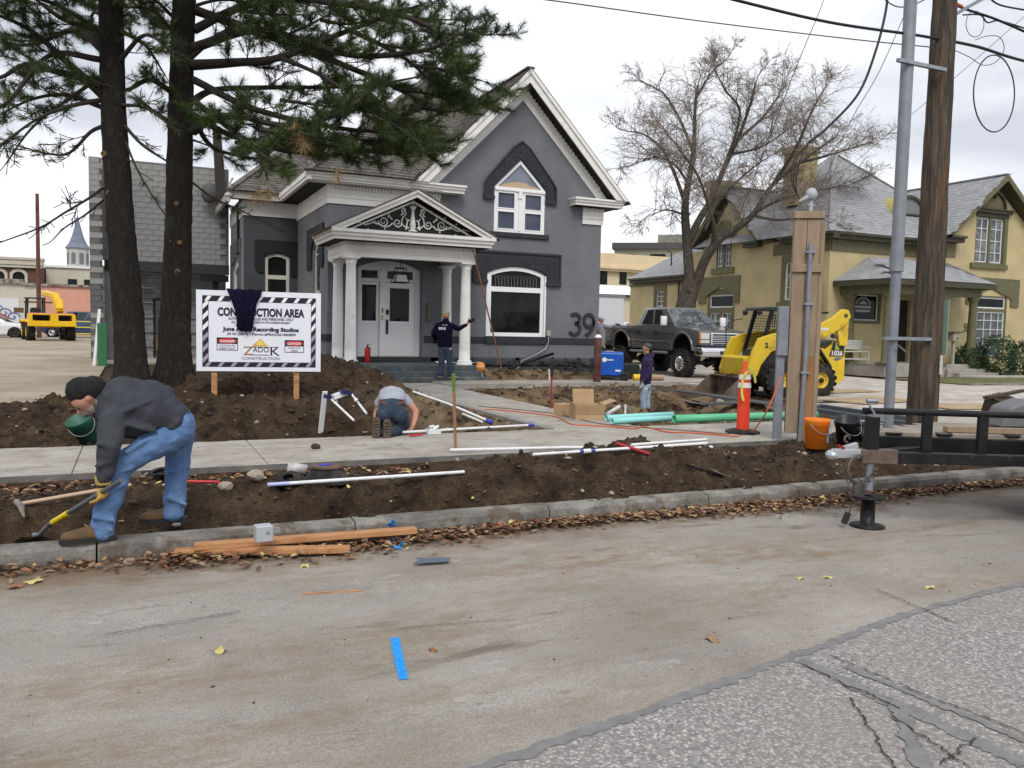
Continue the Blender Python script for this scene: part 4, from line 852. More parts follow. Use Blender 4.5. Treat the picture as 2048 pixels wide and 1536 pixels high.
# windows: muntin grids
def grid(u0, u1, n): return [u0+(u1-u0)*(i+1)/(n+1) for i in range(n)]
wf = mat('house_white_window', (.66, .68, .68), .5)
def dbl(face, o, n=2, rows=3, mid=True, **k):
    (u0, v0), _, (u1, v1), _ = o; w = (u1-u0)
    if n == 2:
        for a, b in ((u0+.04, u0+w/2-.06), (u0+w/2+.06, u1-.04)): window(face, HY, a, v0+.05, b, v1-.05, frame=.05, d=-.06, sill=False, bars_v=grid(a, b, 1), bars_h=grid(v0, v1, rows), bw=.03, mat_f=wf, gl=grey_glass)
        m = M(); face.slab(m, [o, rect(u0+.04, v0+.05, u0+w/2-.06, v1-.05), rect(u0+w/2+.06, v0+.05, u1-.04, v1-.05)], .0, .1); yb(m, 'casing', olive)
o1b = rect(wB[0]+.15, .8, wB[1]-.15, 2.55)
m = M(); SY.slab(m, [o1, o1b, rect(wB[0]+.15, 2.75, wB[1]-.15, 3.35)], -.02, .08); yb(m, 'casing', olive)
dbl(SY, o1b, rows=3); window(SY, HY, wB[0]+.15, 2.75, wB[1]-.15, 3.35, frame=.06, d=-.06, sill=False, mat_f=wf, gl=glass)
m = M(); wz = su(1440, 553)[1]; a0, a1 = su(1400, 560)[0], su(1481, 560)[0]
SY.slab(m, [[(a0, 2.95), (a0, wz), (a1, wz), (a1, 2.95), (wB[1]+.08, 2.95), (wB[1]+.08, 3.3), ((wB[0]+wB[1])/2, 3.75), (wB[0]-.08, 3.3), (wB[0]-.08, 2.95)]], .07, .08); yb(m, 'window_lintel', olive)
dbl(SY, o2, rows=3); m = M(); u_ = (wU[0]+wU[1])/2; v_ = o2[2][1]
SY.box(m, wU[0]-.1, wU[1]+.1, v_, v_+.14, 0, .06); SY.box(m, wU[0]-.3, wU[1]+.3, v_+.14, v_+.3, 0, .2); SY.slab(m, [ellip((u_, v_+.3), .62, .6, 13, 0, PI)], .05, .06); yb(m, 'window_hood', olive)
m = M(); SY.box(m, wU[0]-.25, wU[1]+.25, o2[0][1]-.28, o2[0][1]-.01, 0, .1); yb(m, 'sill', olive)
for o_ in (o3, o4): 
    m = M(); (u0, v0), _, (u1, v1), _ = o_; SY.slab(m, [rect(u0-.2, v0-.25, u1+.2, v1+.3), rect(u0, v0, u1, v1)], .05, .06); SY.box(m, u0-.35, u1+.35, v0-.3, v0-.08, .05, .12); yb(m, 'casing', olive)
    window(SY, HY, u0, v0, u1, v1, frame=.06, d=-.05, sill=False, bars_v=grid(u0, u1, 1), bars_h=grid(v0, v1, 2), bw=.03, mat_f=wf, gl=grey_glass)
dbl(FG, ogu, rows=3); m = M(); (u0, v0), _, (u1, v1), _ = ogu; u_ = (u0+u1)/2
FG.box(m, u0-.02, u1+.2, v1, v1+.16, 0, .05); FG.box(m, u0-.18, u1+.3, v1+.16, v1+.28, 0, .16); FG.box(m, u0-.24, u1+.36, v1+.28, v1+.34, 0, .22); FG.slab(m, [ellip((u_+.06, v1+.34), .8, .78, 15, 0, PI), ellip((u_+.06, v1+.36), .7, .66, 15, 0, PI)], .12, .13); yb(m, 'window_hood', olive_d)
m = M(); FG.slab(m, [ellip((u_+.06, v1+.345), .7, .66, 15, 0, PI)], .03, .03); FG.box(m, u1, u1+.22, v0, v1, 0, .03); yb(m, 'window_panel', olive)
m = M(); m.ico(FG.p(u_+.06, v1+1.1, .12), .12, 1, (.8, .8, 1.4)); m.ico(FG.p(u_+.06, v1+1.32, .12), .07, 1); m.ico(FG.p(u_+.06, v1+.86, .12), .1, 1, (.7, .7, 1)); yb(m, 'finial', olive_d)
m = M(); FG.box(m, u0-.25, u1+.25, v0-.22, v0-.005, 0, .1); yb(m, 'sill', olive)
(u0, v0), _, (u1, v1), _ = ogl; m = M(); FG.slab(m, [ogl, rect(u0+.04, .8, u1-.1, 2.72), rect(u0+.04, 2.85, u1-.1, v1-.06)], 0, .1); yb(m, 'casing', olive)
window(FG, HY, u0+.04, .8, u1-.1, 2.72, frame=.06, d=-.04, sill=False, bars_v=grid(u0, u1, 4), bars_h=grid(.8, 2.72, 4), bw=.028, mat_f=wf, gl=mat('blind_glass', (.05, .055, .055), .1, (.13, .14, .14), 2)); window(FG, HY, u0+.04, 2.85, u1-.1, v1-.06, frame=.06, d=-.04, sill=False, mat_f=wf, gl=glass)
m = M(); FG.slab(m, [[(u0-.4, 3.0), (u0-.4, 4.15), (u1+.7, 4.15), (u1+.7, 2.95), (u1+.2, 2.95), (u1+.2, 3.3), ((u0+u1)/2, 3.72), (u0-.05, 3.3), (u0-.05, 3.0)]], .06, .07); yb(m, 'window_lintel', olive)
m = M(); FH.slab(m, [rect(osg[0][0]-.12, osg[0][1]-.12, osg[2][0]+.12, osg[2][1]+.12), osg], .04, .06); yb(m, 'casing', olive)
swn = window(FH, HY, osg[0][0], osg[0][1], osg[2][0], osg[2][1], frame=.05, d=-.04, sill=False, mat_f=wf)
m = M(); cx_, cz_ = (osg[0][0]+osg[2][0])/2, osg[2][1]-.35; pale = mat('pale_window_print', (.4, .42, .42), .8)
FH.slab(m, [ellip((cx_, cz_-.05), .42, .3, 13, 0, PI), ellip((cx_, cz_-.05), .36, .24, 13, 0, PI)], -.06, .01); FH.box(m, cx_-.44, cx_+.44, cz_-.2, cz_-.1, -.07, -.06); FH.box(m, cx_-.4, cx_+.4, cz_-.36, cz_-.26, -.07, -.06); FH.slab(m, [[(cx_-.25, cz_-.04), (cx_, cz_+.14), (cx_+.25, cz_-.04)]], -.06, .01); m.build('window_sign', pale, swn, world=True)
m = M(); FH.box(m, dr-.1, dr+.95, .5, 3.1, -.2, -.15); yb(m, 'door', mat('dark_door', (.02, .016, .012), .5))
# porch: deck, columns, hipped roof
pz = AY(1779, 556, 22.3); px0 = pz.x; pzt = 3.74; pr_ = AY(1990, 570, 22.3).x; base = .5
m = M(); m.b2((px0+.35, 22.6, 0), (pr_-.3, YG-.0, base)); m.b2((px0+.35, YG, 0), (gw-.02, YH-.01, base)); yb(m, 'porch_floor', mat('porch_concrete', (.28, .26, .22), .9, (.36, .34, .3), 3, bump=.05), bevel=.02)
pc_ = MATS['porch_concrete']
m = M(); m.b2((px0+.33, 22.62, base), (px0+.36, 24.9, base+.0)); 
for i, (a, b, y_, z_) in enumerate(((29.0, 31.3, 22.3, .34), (29.3, 31.6, 22.0, .2), (27.6, 28.9, 22.35, .3))): 
    m = M(); m.b2((a, y_, 0), (b, 22.598, z_)); yb(m, 'step', pc_, bevel=.02)
m = M(); m.b2((px0-.05, 22.3, pzt-.22), (px0+.0, YH-.0, pzt-.02)); m.b2((px0, 22.25, pzt-.22), (pr_, 22.3, pzt-.02)); m.b2((pr_, 22.25, pzt-.22), (pr_+.05, YG, pzt-.02)); yb(m, 'gutter', olive_d)
m = M(); m.b2((px0+.35, 22.6, pzt-.55), (pr_-.35, 22.85, pzt-.1)); m.b2((px0+.35, 22.85, pzt-.55), (px0+.6, YH, pzt-.1)); yb(m, 'porch_beam', olive)
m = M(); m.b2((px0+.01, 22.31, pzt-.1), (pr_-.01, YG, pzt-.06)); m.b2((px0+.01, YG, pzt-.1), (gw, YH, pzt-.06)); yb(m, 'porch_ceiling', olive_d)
tz = 4.75; m = M(); m.add([(px0, 22.25, pzt), (pr_+.05, 22.25, pzt), (px0+1.9, YH+.1, tz+.1), (gw+.1, YH+.1, tz+.1), (px0, YH, pzt), (pr_+.05, YG, pzt), (pr_-1.6, YG, tz-.1), (gw+.1, YG, tz-.1)], [(0, 1, 6, 7), (0, 7, 3, 2), (0, 2, 4), (1, 5, 6)]); yb(m, 'porch_roof', shingle2)
m = M(); shingles(m, (0, 22.25, pzt), (1, 0, 0), (0, 1.65, tz-.1-pzt), [(px0+.05, 0), (pr_, 0), (pr_-1.6, 1.85), (px0+1.2, 1.85)], .2, .5, .008); yb(m, 'shingle', shingle2, kind='stuff')
for cx, cy in ((px0+.55, 22.75), (29.0, 22.75), (pr_-.6, 22.75), (px0+.55, 24.6)):
    m = M(); m.lathe((cx, cy, base), [(.26, 0), (.26, .06), (.2, .1), (.19, .12), (.15, 2.45), (.16, 2.5), (.22, 2.6), (.22, 2.69)], 16); m.box((cx, cy, base+.03), (.55, .55, .06)); yb(m, 'column', olive)
text('55', .48, FG.p(*gu(1932, 660), .03)-Vector((0, 0, .05)), (1, 0, 0), (0, 0, 1), mat('bronze_digit', (.09, .075, .04), .6), HY, name='house_number', bold=.012, sx=.7)
# dormer: eyebrow with yellow cheeks
dc = AY(1812, 415, 25.9); m = M(); R0 = .95
prof = [(dc.x+R0*math.cos(t_), dc.z-.35+.85*math.sin(t_)) for t_ in [PI*i/12 for i in range(13)]]; inn = [(dc.x+(R0-.14)*math.cos(t_), dc.z-.3+.68*math.sin(t_)) for t_ in [PI*i/12 for i in range(13)]]
FD_ = Face((0, 25.7, 0), (1, 0, 0)); FD_.slab(m, [prof, inn], .05, .12); yb(m, 'dormer_arch', olive_d)
m = M(); FD_.slab(m, [inn], -.04, .02); yb(m, 'dormer_louvre', mat('grey_louvre', (.18, .19, .2), .6)); m = M(); FD_.slab(m, [prof], -.07, 1.6); yb(m, 'dormer', mat('yellow_dormer_metal', (.42, .38, .11), .6, (.5, .3, .12), 2, mid=(.55, .75)))
# chimneys
chm = brickmat('chimney_brick', (.36, .29, .15), (.25, .2, .1), var=.15)
for (px, py, pyb, Y_, w_) in ((1617, 292, 420, 28.2, .62), (1457, 362, 410, 33.5, .75)):
    a = AY(px, py, Y_); m = M(); m.b2((a.x-w_, Y_, a.z-2.6), (a.x+w_*.9, Y_+.8, a.z-.18)); m.b2((a.x-w_-.08, Y_-.08, a.z-.3), (a.x+w_*.9+.08, Y_+.88, a.z)); yb(m, 'chimney', chm)
# vent mast on the rear wing, downpipes
a = AX(1342, 540, XS+.5); m = M(); m.tube([a+Vector((0, 0, -.1)), a+Vector((0, 0, .9)), a+Vector((-.1, .2, 1.0))], .035, 6); yb(m, 'service_mast', blackm)
m = M(); m.tube([SY.p(-34.9, 4.1, .12), SY.p(-34.9, .1, .08)], .05, 6); yb(m, 'downpipe', olive_d); m = M(); m.tube([SY.p(-YH-.3, 3.6, .1), SY.p(-YH-.3, .1, .1)], .06, 6); yb(m, 'downpipe', olive_d)
# bench, letterbox, clipped shrubs
whp = mat('white_bench_paint', (.5, .5, .47), .6)
bx = AY(1730, 718, 23.5); B = T('porch_bench', 'white painted wooden bench on the porch of the yellow house', 'bench', (bx.x, 24.2, .5))
m = M(); m.box((0, 0, .43), (1.5, .45, .04)); m.build('seat', whp, B, bevel=.01)
for i in range(4): m = M(); m.box((0, .22, .56+i*.095), (1.5, .03, .08)); m.build('back_slat', whp, B)
for a in (-.72, .72):
    for b in (-.2, .2): m = M(); m.box((a, b, .21 if b < 0 else .45), (.05, .05, .42 if b < 0 else .9)); m.build('leg', whp, B)
    m = M(); m.box((a, 0, .62), (.06, .46, .035)); m.build('armrest', whp, B)
m = M(); m.box((0, -.2, .15), (1.4, .03, .05)); m.build('stretcher', whp, B)
lx = AY(1898, 720, 22.9); MB_ = T('letterbox', 'weathered letterbox on a pale post at the yellow house porch', 'letterbox', (lx.x, 22.75, .34))
m = M(); m.box((0, 0, .55), (.1, .1, 1.1)); m.build('post', mat('pale_post', (.36, .33, .27), .8), MB_)
m = M(); m.slab([(-.22, 1.1), (.22, 1.1), (.22, 1.32), (.14, 1.42), (-.14, 1.42), (-.22, 1.32)], .3, (0, -.15, 0)); m.build('box', mat('aged_letterbox', (.3, .27, .2), .7), MB_); m = M(); m.slab([(-.3, 1.43), (.3, 1.43), (.3, 1.47), (-.3, 1.47)], .4, (0, -.2, 0)); m.build('lid', olive_d, MB_); m = M(); m.box((.02, -.155, 1.2), (.08, .01, .06)); m.build('slot', blackm, MB_)
for px, py in ((1768, 640),): 
    a = hu(px, py); m = M(); FH.box(m, a[0]-.07, a[0]+.07, 2.0-.55, 2.0+.75, 0, .03); yb(m, 'wall_plaque', whp)
def leafmass(cx, cy, cz, rx, ry, rz, n, size, seed, shell=.55):
    r = np.random.default_rng(seed); d = r.normal(size=(n, 3)); d /= np.linalg.norm(d, axis=1)[:, None]; rad = shell+(1-shell)*r.random(n)**.5
    bump_ = 1+.16*np.sin(d[:, 0]*5+seed)*np.cos(d[:, 1]*4)+.12*np.sin(d[:, 2]*7+d[:, 0]*6)
    c = d*rad[:, None]*bump_[:, None]*np.array([rx, ry, rz])+np.array([cx, cy, cz]); c = c[c[:, 2] > .05]; n = len(c)
    a = r.normal(size=(n, 3)); a /= np.linalg.norm(a, axis=1)[:, None]; b = r.normal(size=(n, 3)); b -= a*(a*b).sum(1)[:, None]; b /= np.linalg.norm(b, axis=1)[:, None]; s_ = size*(.6+.8*r.random(n))[:, None]
    v = np.stack([c-a*s_, c+b*s_*.45, c+a*s_, c-b*s_*.45], 1).reshape(-1, 3); return v, np.arange(4*n).reshape(-1, 4)
shrubm = mat('dark_shrub_leaf', (.012, .03, .012), .6, (.05, .1, .035), 6, 3, mid=(.35, .7))
brown_twig = mat('shrub_twig', (.06, .045, .03), .9)
for k, (px, py, Yy, rx, rz, lab) in enumerate(((1938, 735, 22.9, .55, .75, 'small dark green shrub left of the porch column of the yellow house'), (1990, 742, 22.3, 1.0, .95, 'large dark green bush right of the porch column of the yellow house'), (2050, 740, 22.2, 1.0, .85, 'dark green bush at the right edge of the picture by the yellow house'))):
    a = AY(px, py, Yy); t_ = T('evergreen_shrub', lab, 'shrub', (a.x, Yy, .05), group='shrubs in front of the yellow house'); v, f = leafmass(0, 0, rz*.75, rx, .7, rz, 3200, .05, 40+k)
    link(npmesh('foliage', v, f, shrubm, False), 'foliage', t_); m = M()
    for j in range(5): m.tube([(0, 0, 0), (random.uniform(-.3, .3)*rx, random.uniform(-.2, .2), rz*.5), (random.uniform(-.7, .7)*rx, random.uniform(-.4, .4), rz*1.0)], [.025, .018, .008], 5)
    m.build('stem', brown_twig, t_)
m = M(); a = AY(2000, 755, 21.5); m.tube([(a.x-1.6, 22.3, .05), (a.x-1.2, 21.6, .06), (a.x-.2, 21.35, .06), (a.x+1.5, 21.4, .05), (a.x+4, 21.6, .05)], .09, 6); tag(m.build('bed_edging', pc_), 'curved pale concrete edging round the shrub bed', 'edging')
m = M(); m.b2((25.0, 18.3, -.05), (60, 18.7, .06)); tag(m.build('lawn_kerb', MATS['worn_kerb_concrete']), kind='structure')
# ================================================================ BLOCK BUILDING UNDER CONSTRUCTION
BB = T('block_building', 'unfinished grey concrete block building behind the pine trunks', 'building', (1, 34, 0))
cmu = mat('concrete_block', (.2, .2, .205), .92, (.27, .27, .27), 2.2, 4, bump=.1, bscale=50, dirt=(.12, .118, .11), dscale=.8, damt=(.56, .75)); cmu_l = mat('pale_concrete_block', (.24, .24, .23), .92, (.3, .3, .285), 2, bump=.1, bscale=50); cmu_d = mat('dark_concrete_block', (.1, .1, .1), .92, (.14, .14, .135), 2, bump=.1, bscale=50)
mort = mat('mortar', (.15, .15, .15), .95)
def bpart(m, name, mt, **k): return m.build(name, mt, BB, world=True, **k)
m = M(); m.b2((-1.35, 34.02, 3.75), (3.35, 34.22, 7.42)); bpart(m, 'wall_core', mort)
m = M(); m.b2((-1.35, 35.22, 0), (.72, 35.4, 3.6)); m.b2((1.32, 35.22, 0), (3.35, 35.4, 3.6)); m.b2((.72, 35.22, 2.35), (1.32, 35.4, 3.6)); bpart(m, 'wall_core', mort)
blk = {}
def blockmesh(w, h, mt):
    k = (round(w, 3), round(h, 3), mt.name)
    if k not in blk:
        mm = M(); mm.box((0, 0, 0), (w-.012, .05, h-.012)); blk[k] = mm.mesh('block', mt)
    return blk[k]
root_inv = basis_of(BB).inverted()
def block(x, y, z, w, h, mt): o = link(blockmesh(w, h, mt), 'block', BB, root_inv @ Vector((x, y, z)))
rest = M(); cnt = 0
for r in range(18):
    z = 3.85+r*.2
    for c in range(13):
        x = -1.35+(.2 if r % 2 else 0)+c*.4; w = .4
        if x-.2 > 3.2 or x > 3.2: continue
        mt = cmu_l if z > 6.45 else cmu
        x0, x1 = max(-1.35, x-.2), min(3.35, x+.2)
        if x1-x0 < .08: continue
        block((x0+x1)/2, 34.0, z, x1-x0, .2, mt)
for r in range(17):
    z = .1+r*.2
    for c in range(13):
        x = -1.35+(.2 if r % 2 else 0)+c*.4; x0, x1 = max(-1.35, x-.2), min(3.35, x+.2)
        if x1-x0 < .08: continue
        if z < 2.4 and x1 > .74 and x0 < 1.3:
            if x0 < .6: x1 = min(x1, .72)
            elif x1 > 1.42: x0 = max(x0, 1.32)
            else: continue
            if x1-x0 < .06: continue
        (rest.box(((x0+x1)/2, 35.2, z), (x1-x0-.012, .05, .188)))
bpart(rest, 'block_course', cmu, kind='stuff')
for i in range(6): m = M(); m.b2((-1.3, 35.1, .55+i*.56), (.7, 35.18, .6+i*.56)); m.b2((1.34, 35.1, .55+i*.56), (3.3, 35.18, .6+i*.56)); bpart(m, 'furring_rail', steel)
m = M(); m.b2((-1.0, 33.9, 3.38), (3.35, 34.2, 3.74)); bpart(m, 'lintel_beam', char)
m = M(); m.b2((2.3, 33.6, 3.1), (3.3, 33.9, 3.34)); m.b2((2.75, 33.8, 1.6), (2.95, 34.0, 3.1)); bpart(m, 'steel_bracket', blackm)
m = M(); m.slab([rect(.66, 0, 1.38, 2.42), rect(.74, 0.01, 1.3, 2.34)], .3, (0, 35.1, 0)); bpart(m, 'door_frame', blackm)
for i in range(4): m = M(); m.b2((.74, 36.4, .35+i*.16), (1.3, 36.45, .5+i*.16)); bpart(m, 'timber_board', mat('pale_timber', (.5, .36, .2), .8, (.58, .44, .27), 6))
m = M(); m.b2((.5, 36.6, 0), (1.6, 36.7, 2.6)); bpart(m, 'inner_wall', cmu_l)
m = M(); m.b2((-1.1, 34.1, 7.42), (3.35, 34.15, 7.45)); bpart(m, 'parapet_cap', cmu_l)
m = M(); m.b2((-.9, 33.985, 6.62), (3.3, 34.01, 6.66)); bpart(m, 'string_line', mat('rust_red_line', (.3, .08, .04), .8))
# toothed pier at the left corner: alternate dark and pale blocks
for r in range(36):
    z = .1+r*.2; x0 = -1.42; w = .34 if r % 2 else .42; block(x0+w/2, 32.6, z, w, .2, cmu_d if (r % 2 and z < 6) or 1.9 < z < 2.7 else cmu_l)
m = M(); m.b2((-1.4, 32.64, 0), (-1.06, 34.0, 7.2)); bpart(m, 'pier', cmu)
m = M(); m.b2((-1.0, 33.98, .02), (-.62, 34.3, 3.5)); bpart(m, 'pier', cmu_l); m = M(); m.b2((-.6, 33.9, .02), (-.5, 34.1, 3.5)); bpart(m, 'timber_post', mat('old_timber', (.12, .085, .05), .9))
m = M(); m.b2((-1.0, 32.2, -.05), (3.3, 35.1, .09)); bpart(m, 'floor_slab', MATS['new_concrete'])
m = M(); m.ico((2.62, 33.5, 6.4), .36, 2, (.9, .5, 1.1)); bpart(m, 'satellite_dish', mat('dish_grey', (.07, .07, .07), .6))
m = M(); m.box((-1.15, 30.6, .95), (.03, .4, 1.9), (0, .1, .2)); tag(m.build('white_board', white2), 'narrow white board leaning on the block pier', 'board')
m = M(); m.box((-.98, 30.2, .72), (.28, .04, 1.45), (.1, 0, 0)); tag(m.build('green_board', mat('green_board_paint', (.04, .17, .08), .6)), 'green board leaning beside the block pier', 'board')
# ================================================================ FAR LEFT
def bg(name, lab, cat, loc): return T(name, lab, cat, loc)
B1 = bg('low_building', 'long low building with cream and salmon painted walls behind the parked cars', 'building', (-8, 73, .3))
mural = mat('white_mural_wall', (.62, .63, .66), .8); salmon = mat('salmon_wall', (.55, .27, .2), .85, (.6, .32, .24), 2)
cream_w = mat('cream_wall', (.48, .45, .36), .85, (.54, .5, .42), 2)
m = M(); m.b2((-30, 72, 0), (-6.3, 74, 4.05)); m.build('wall', cream_w, B1, world=True)
m = M(); m.b2((-6.28, 71.95, 0), (0, 74, 3.95)); m.build('wall', salmon, B1, world=True)
m = M(); m.b2((-30, 71.93, 0), (-7.9, 71.99, 2.95)); m.build('painted_panel', mural, B1, world=True)
m = M(); m.b2((-7.88, 71.93, .3), (-6.5, 71.99, 2.4)); m.build('painted_panel', mat('pale_grey_panel', (.5, .5, .48), .85), B1, world=True)
rust = mat('rusty_parapet', (.12, .07, .05), .9, (.35, .33, .3), 3)
m = M(); m.b2((-30, 71.8, 4.05), (-7.6, 72.3, 4.4)); m.b2((-7.6, 71.8, 3.96), (0, 72.3, 4.15)); m.build('parapet', rust, B1, world=True)
m = M()
for k in range(3):
    cx = -9.4+k*.55; m.tube([(cx+.45*math.cos(t_*.5)*(1-t_/18), 71.9, 2.2-k*.3+.35*math.sin(t_*.5)*(1-t_/18)) for t_ in range(16)], .04, 4)
m.build('mural_scroll', mat('blue_mural_line', (.12, .15, .3), .8), B1, world=True)
m = M(); m.tube([(-9.6, 71.9, 1.6), (-9.1, 71.9, 1.8), (-8.6, 71.9, 1.5)], .07, 4); m.tube([(-9.5, 71.9, 1.3), (-9.0, 71.9, 1.45), (-8.5, 71.9, 1.2)], .05, 4); m.build('mural_scroll', mat('red_mural_line', (.45, .12, .1), .8), B1, world=True)
B2 = bg('brick_building', 'red brown brick building with arched windows and pale cornice, far left', 'building', (-14, 100, .3))
brk = brickmat('red_brown_brick', (.1, .035, .025), (.14, .08, .06), var=.15)
FB = Face((0, 100, 0), (1, 0, 0)); wins = [archrect(-15.6, 4.6, -14.5, 6.3, .4), archrect(-13.3, 4.6, -12.2, 6.3, .4), archrect(-11.5, 4.6, -10.4, 6.3, .4)]
m = M(); FB.slab(m, [rect(-22, 0, -8.9, 7.0)]+wins, 0, .4); m.b2((-9.3, 100.4, 0), (-8.9, 106, 7)); m.build('wall', brk, B2, world=True)
m = M(); m.b2((-22, 99.6, 7.0), (-8.7, 101, 7.5)); m.b2((-22, 99.5, 7.5), (-8.6, 101, 7.75)); m.b2((-22, 99.7, 6.7), (-8.8, 100, 7.0)); m.build('cornice', cream_w, B2, world=True)
for w_ in wins:
    x0, x1 = w_[0][0], w_[1][0]; m = M(); FB.slab(m, [archrect(x0-.25, 4.4, x1+.25, 6.6, .5), archrect(x0, 4.6, x1, 6.3, .4)], .06, .1); wn = m.build('window', cream_w, B2, world=True); m = M(); FB.slab(m, [w_], -.2, .05); m.build('pane', glass, wn, world=True)
B3 = bg('cream_building', 'pale cream building with flat roof and two small windows below the steeple', 'building', (-6, 105, .3))
m = M(); m.b2((-8.8, 104, 0), (-.5, 112, 7.1)); m.build('wall', cream_w, B3, world=True); m = M(); m.b2((-9.0, 103.8, 7.1), (-.5, 112, 7.35)); m.b2((-5.0, 103.0, 4.3), (-.5, 104, 4.7)); m.build('cornice', white, B3, world=True)
for x in (-6.7, -5.1): m = M(); m.b2((x, 103.9, 5.3), (x+.9, 104.02, 5.9)); m.build('window', glass, B3, world=True)
m = M(); m.slab([(-3.6, 4.9), (-.9, 4.9), (-2.2, 6.7)], 1.2, (0, 102.5, 0)); m.build('gable', white, B3, world=True)
B4 = bg('church_steeple', 'slender grey church steeple on a pale belfry, rising far behind the brown pole', 'church', (-11, 200, 0))
st = mat('steeple_slate', (.14, .16, .22), .7, (.2, .22, .28), 1); bel = mat('belfry_stone', (.48, .48, .45), .8)
m = M(); m.box((-11, 202, 5), (7.5, 7, 14.5)); m.build('tower', bel, B4, world=True); m = M(); m.lathe((-11, 202, 12.2), [(2.15, 0), (2.15, 4.2), (2.35, 4.25), (2.35, 4.5)], 8, smooth=False); bf = m.build('belfry', bel, B4, world=True)
m = M(); m.lathe((-11, 202, 16.6), [(2.5, 0), (1.75, 1.0), (1.1, 2.6), (.6, 4.6), (.03, 7.2)], 8, smooth=False); m.build('spire', st, B4, world=True); m = M(); m.box((-11, 202, 24.3), (.12, .12, 1.4)); m.box((-11, 202, 24.5), (.7, .12, .12)); m.build('cross', mat('gilt', (.5, .4, .2), .5), B4, world=True)
for a in range(8): g = PI/8+a*PI/4; m = M(); FQ = Face((-11+2.0*math.cos(g), 202+2.0*math.sin(g), 0), (-math.sin(g), math.cos(g), 0)); FQ.slab(m, [archrect(-.42, 13.2, .42, 15.6, .4)], .08, .1); m.build('louvre', mat('louvre_grey', (.16, .18, .18), .8), bf, world=True)
m = M(); m.tube([(-5.5, 60, 0), (-5.49, 60, 9.3)], [.14, .1], 8); tag(m.build('telegraph_pole', mat('red_brown_pole', (.09, .03, .022), .8, (.14, .06, .04), 4)), 'distant red brown wooden pole behind the yellow telehandler', 'pole')
# ================================================================ MIDDLE DISTANCE
B5 = bg('apartment_block', 'distant grey green apartment block with dark flat roof', 'building', (60, 100, 0))
a = AY(1229, 495, 95); b = AX(1500, 430, a.x+2.2); FA = Face((a.x, a.y, 0), Vector((math.sin(R(52)), -math.cos(R(52)), 0)))
bz = a.z; gg = mat('grey_green_render', (.23, .235, .19), .85); m = M(); FA.box(m, 0, 34, 0, bz-.2, -12, 0); m.build('wall', gg, B5, world=True)
m = M(); FA.box(m, -.3, 34, bz-.2, bz+.6, -12, .4); m.build('roof', mat('dark_roof_edge', (.07, .065, .075), .8), B5, world=True); m = M(); FA.box(m, 5.5, 10.0, bz+.6, bz+1.9, -6, -2); m.build('roof_plant', gg, B5, world=True)
for fl in range(3):
    for i in range(9): m = M(); u = .8+i*3.9; FA.box(m, u, u+2.0, bz-1.9-fl*2.9, bz-.85-fl*2.9, -.1, .03); m.build('window', glass, B5, world=True)
B6 = bg('civic_building', 'cream building with parapet and barred windows beyond the grey house', 'building', (52, 80, 0))
cr = mat('buff_render', (.6, .48, .3), .85, (.68, .56, .38), .6); a = AY(1196, 508, 80)
FC = Face((0, 80, 0), (1, 0, 0)); m = M(); m.b2((38, 80, 0), (66, 90, 8.6)); m.build('wall', mat('pale_cream_render', (.6, .53, .37), .85), B6, world=True)
m = M(); m.b2((38, 79.7, 8.6), (66, 90, a.z+.15)); m.build('parapet', cr, B6, world=True); m = M(); m.b2((38, 79.3, 8.35), (66, 79.7, 8.6)); m.b2((38, 79.5, 8.1), (66, 80, 8.35)); m.build('cornice', cr, B6, world=True)
for px in (1207, 1246, 1285, 1324): x = AY(px, 550, 80).x; m = M(); FC.box(m, x-.45, x+.45, AY(px, 569, 80).z, AY(px, 541, 80).z, -.05, .03); w_ = m.build('window', glass, B6, world=True); m = M(); [FC.box(m, x-.45+.3*i-.02, x-.45+.3*i+.02, AY(px, 569, 80).z, AY(px, 541, 80).z, .03, .06) for i in range(4)]; m.build('bar', blackm, w_, world=True)
B7 = bg('white_shed', 'low white and cream shed with snow white roof panel beyond the driveway', 'shed', (40, 65, 0))
a = AY(1203, 588, 62); m = M(); m.b2((a.x, 62, 0), (a.x+9, 68, a.z)); m.build('wall', mat('shed_cream', (.5, .46, .36), .85), B7, world=True); m = M(); t_ = AY(1203, 571, 62).z; m.add([(a.x-.3, 61.8, a.z), (a.x+9, 61.8, a.z+.1), (a.x+9, 66, t_+.3), (a.x-.3, 66, t_+.3)], [(0, 1, 2, 3)]); m.build('roof', mat('white_roof_panel', (.85, .85, .85), .6), B7, world=True); m = M(); m.b2((a.x-.3, 61.7, a.z-.2), (a.x+9, 61.8, a.z+.0)); m.build('eave', char, B7, world=True)
VN = bg('box_lorry', 'white box lorry parked beyond the right corner of the grey house', 'lorry', AY(1214, 660, 45)); lz = AY(1214, 660, 45)
VN.location = (lz.x, 45, .3); m = M(); m.box((0, 2.6, 2.2), (2.3, 5.4, 2.5)); m.build('box', mat('van_white', (.62, .64, .68), .5), VN, bevel=.05); m = M(); m.box((0, -.12, 3.42), (2.36, .1, .12)); m.build('top_rail', steel, VN)
for x in (-.85, .85): m = M(); m.lathe((x-.15, 1.2, .42), [(.2, 0), (.42, .0), (.42, .3), (.2, .3)], 14, (1, 0, 0)); m.build('wheel', rubber, VN)
m = M(); m.box((0, 1.2, .75), (2.0, 3.6, .3)); m.build('chassis', blackm, VN)
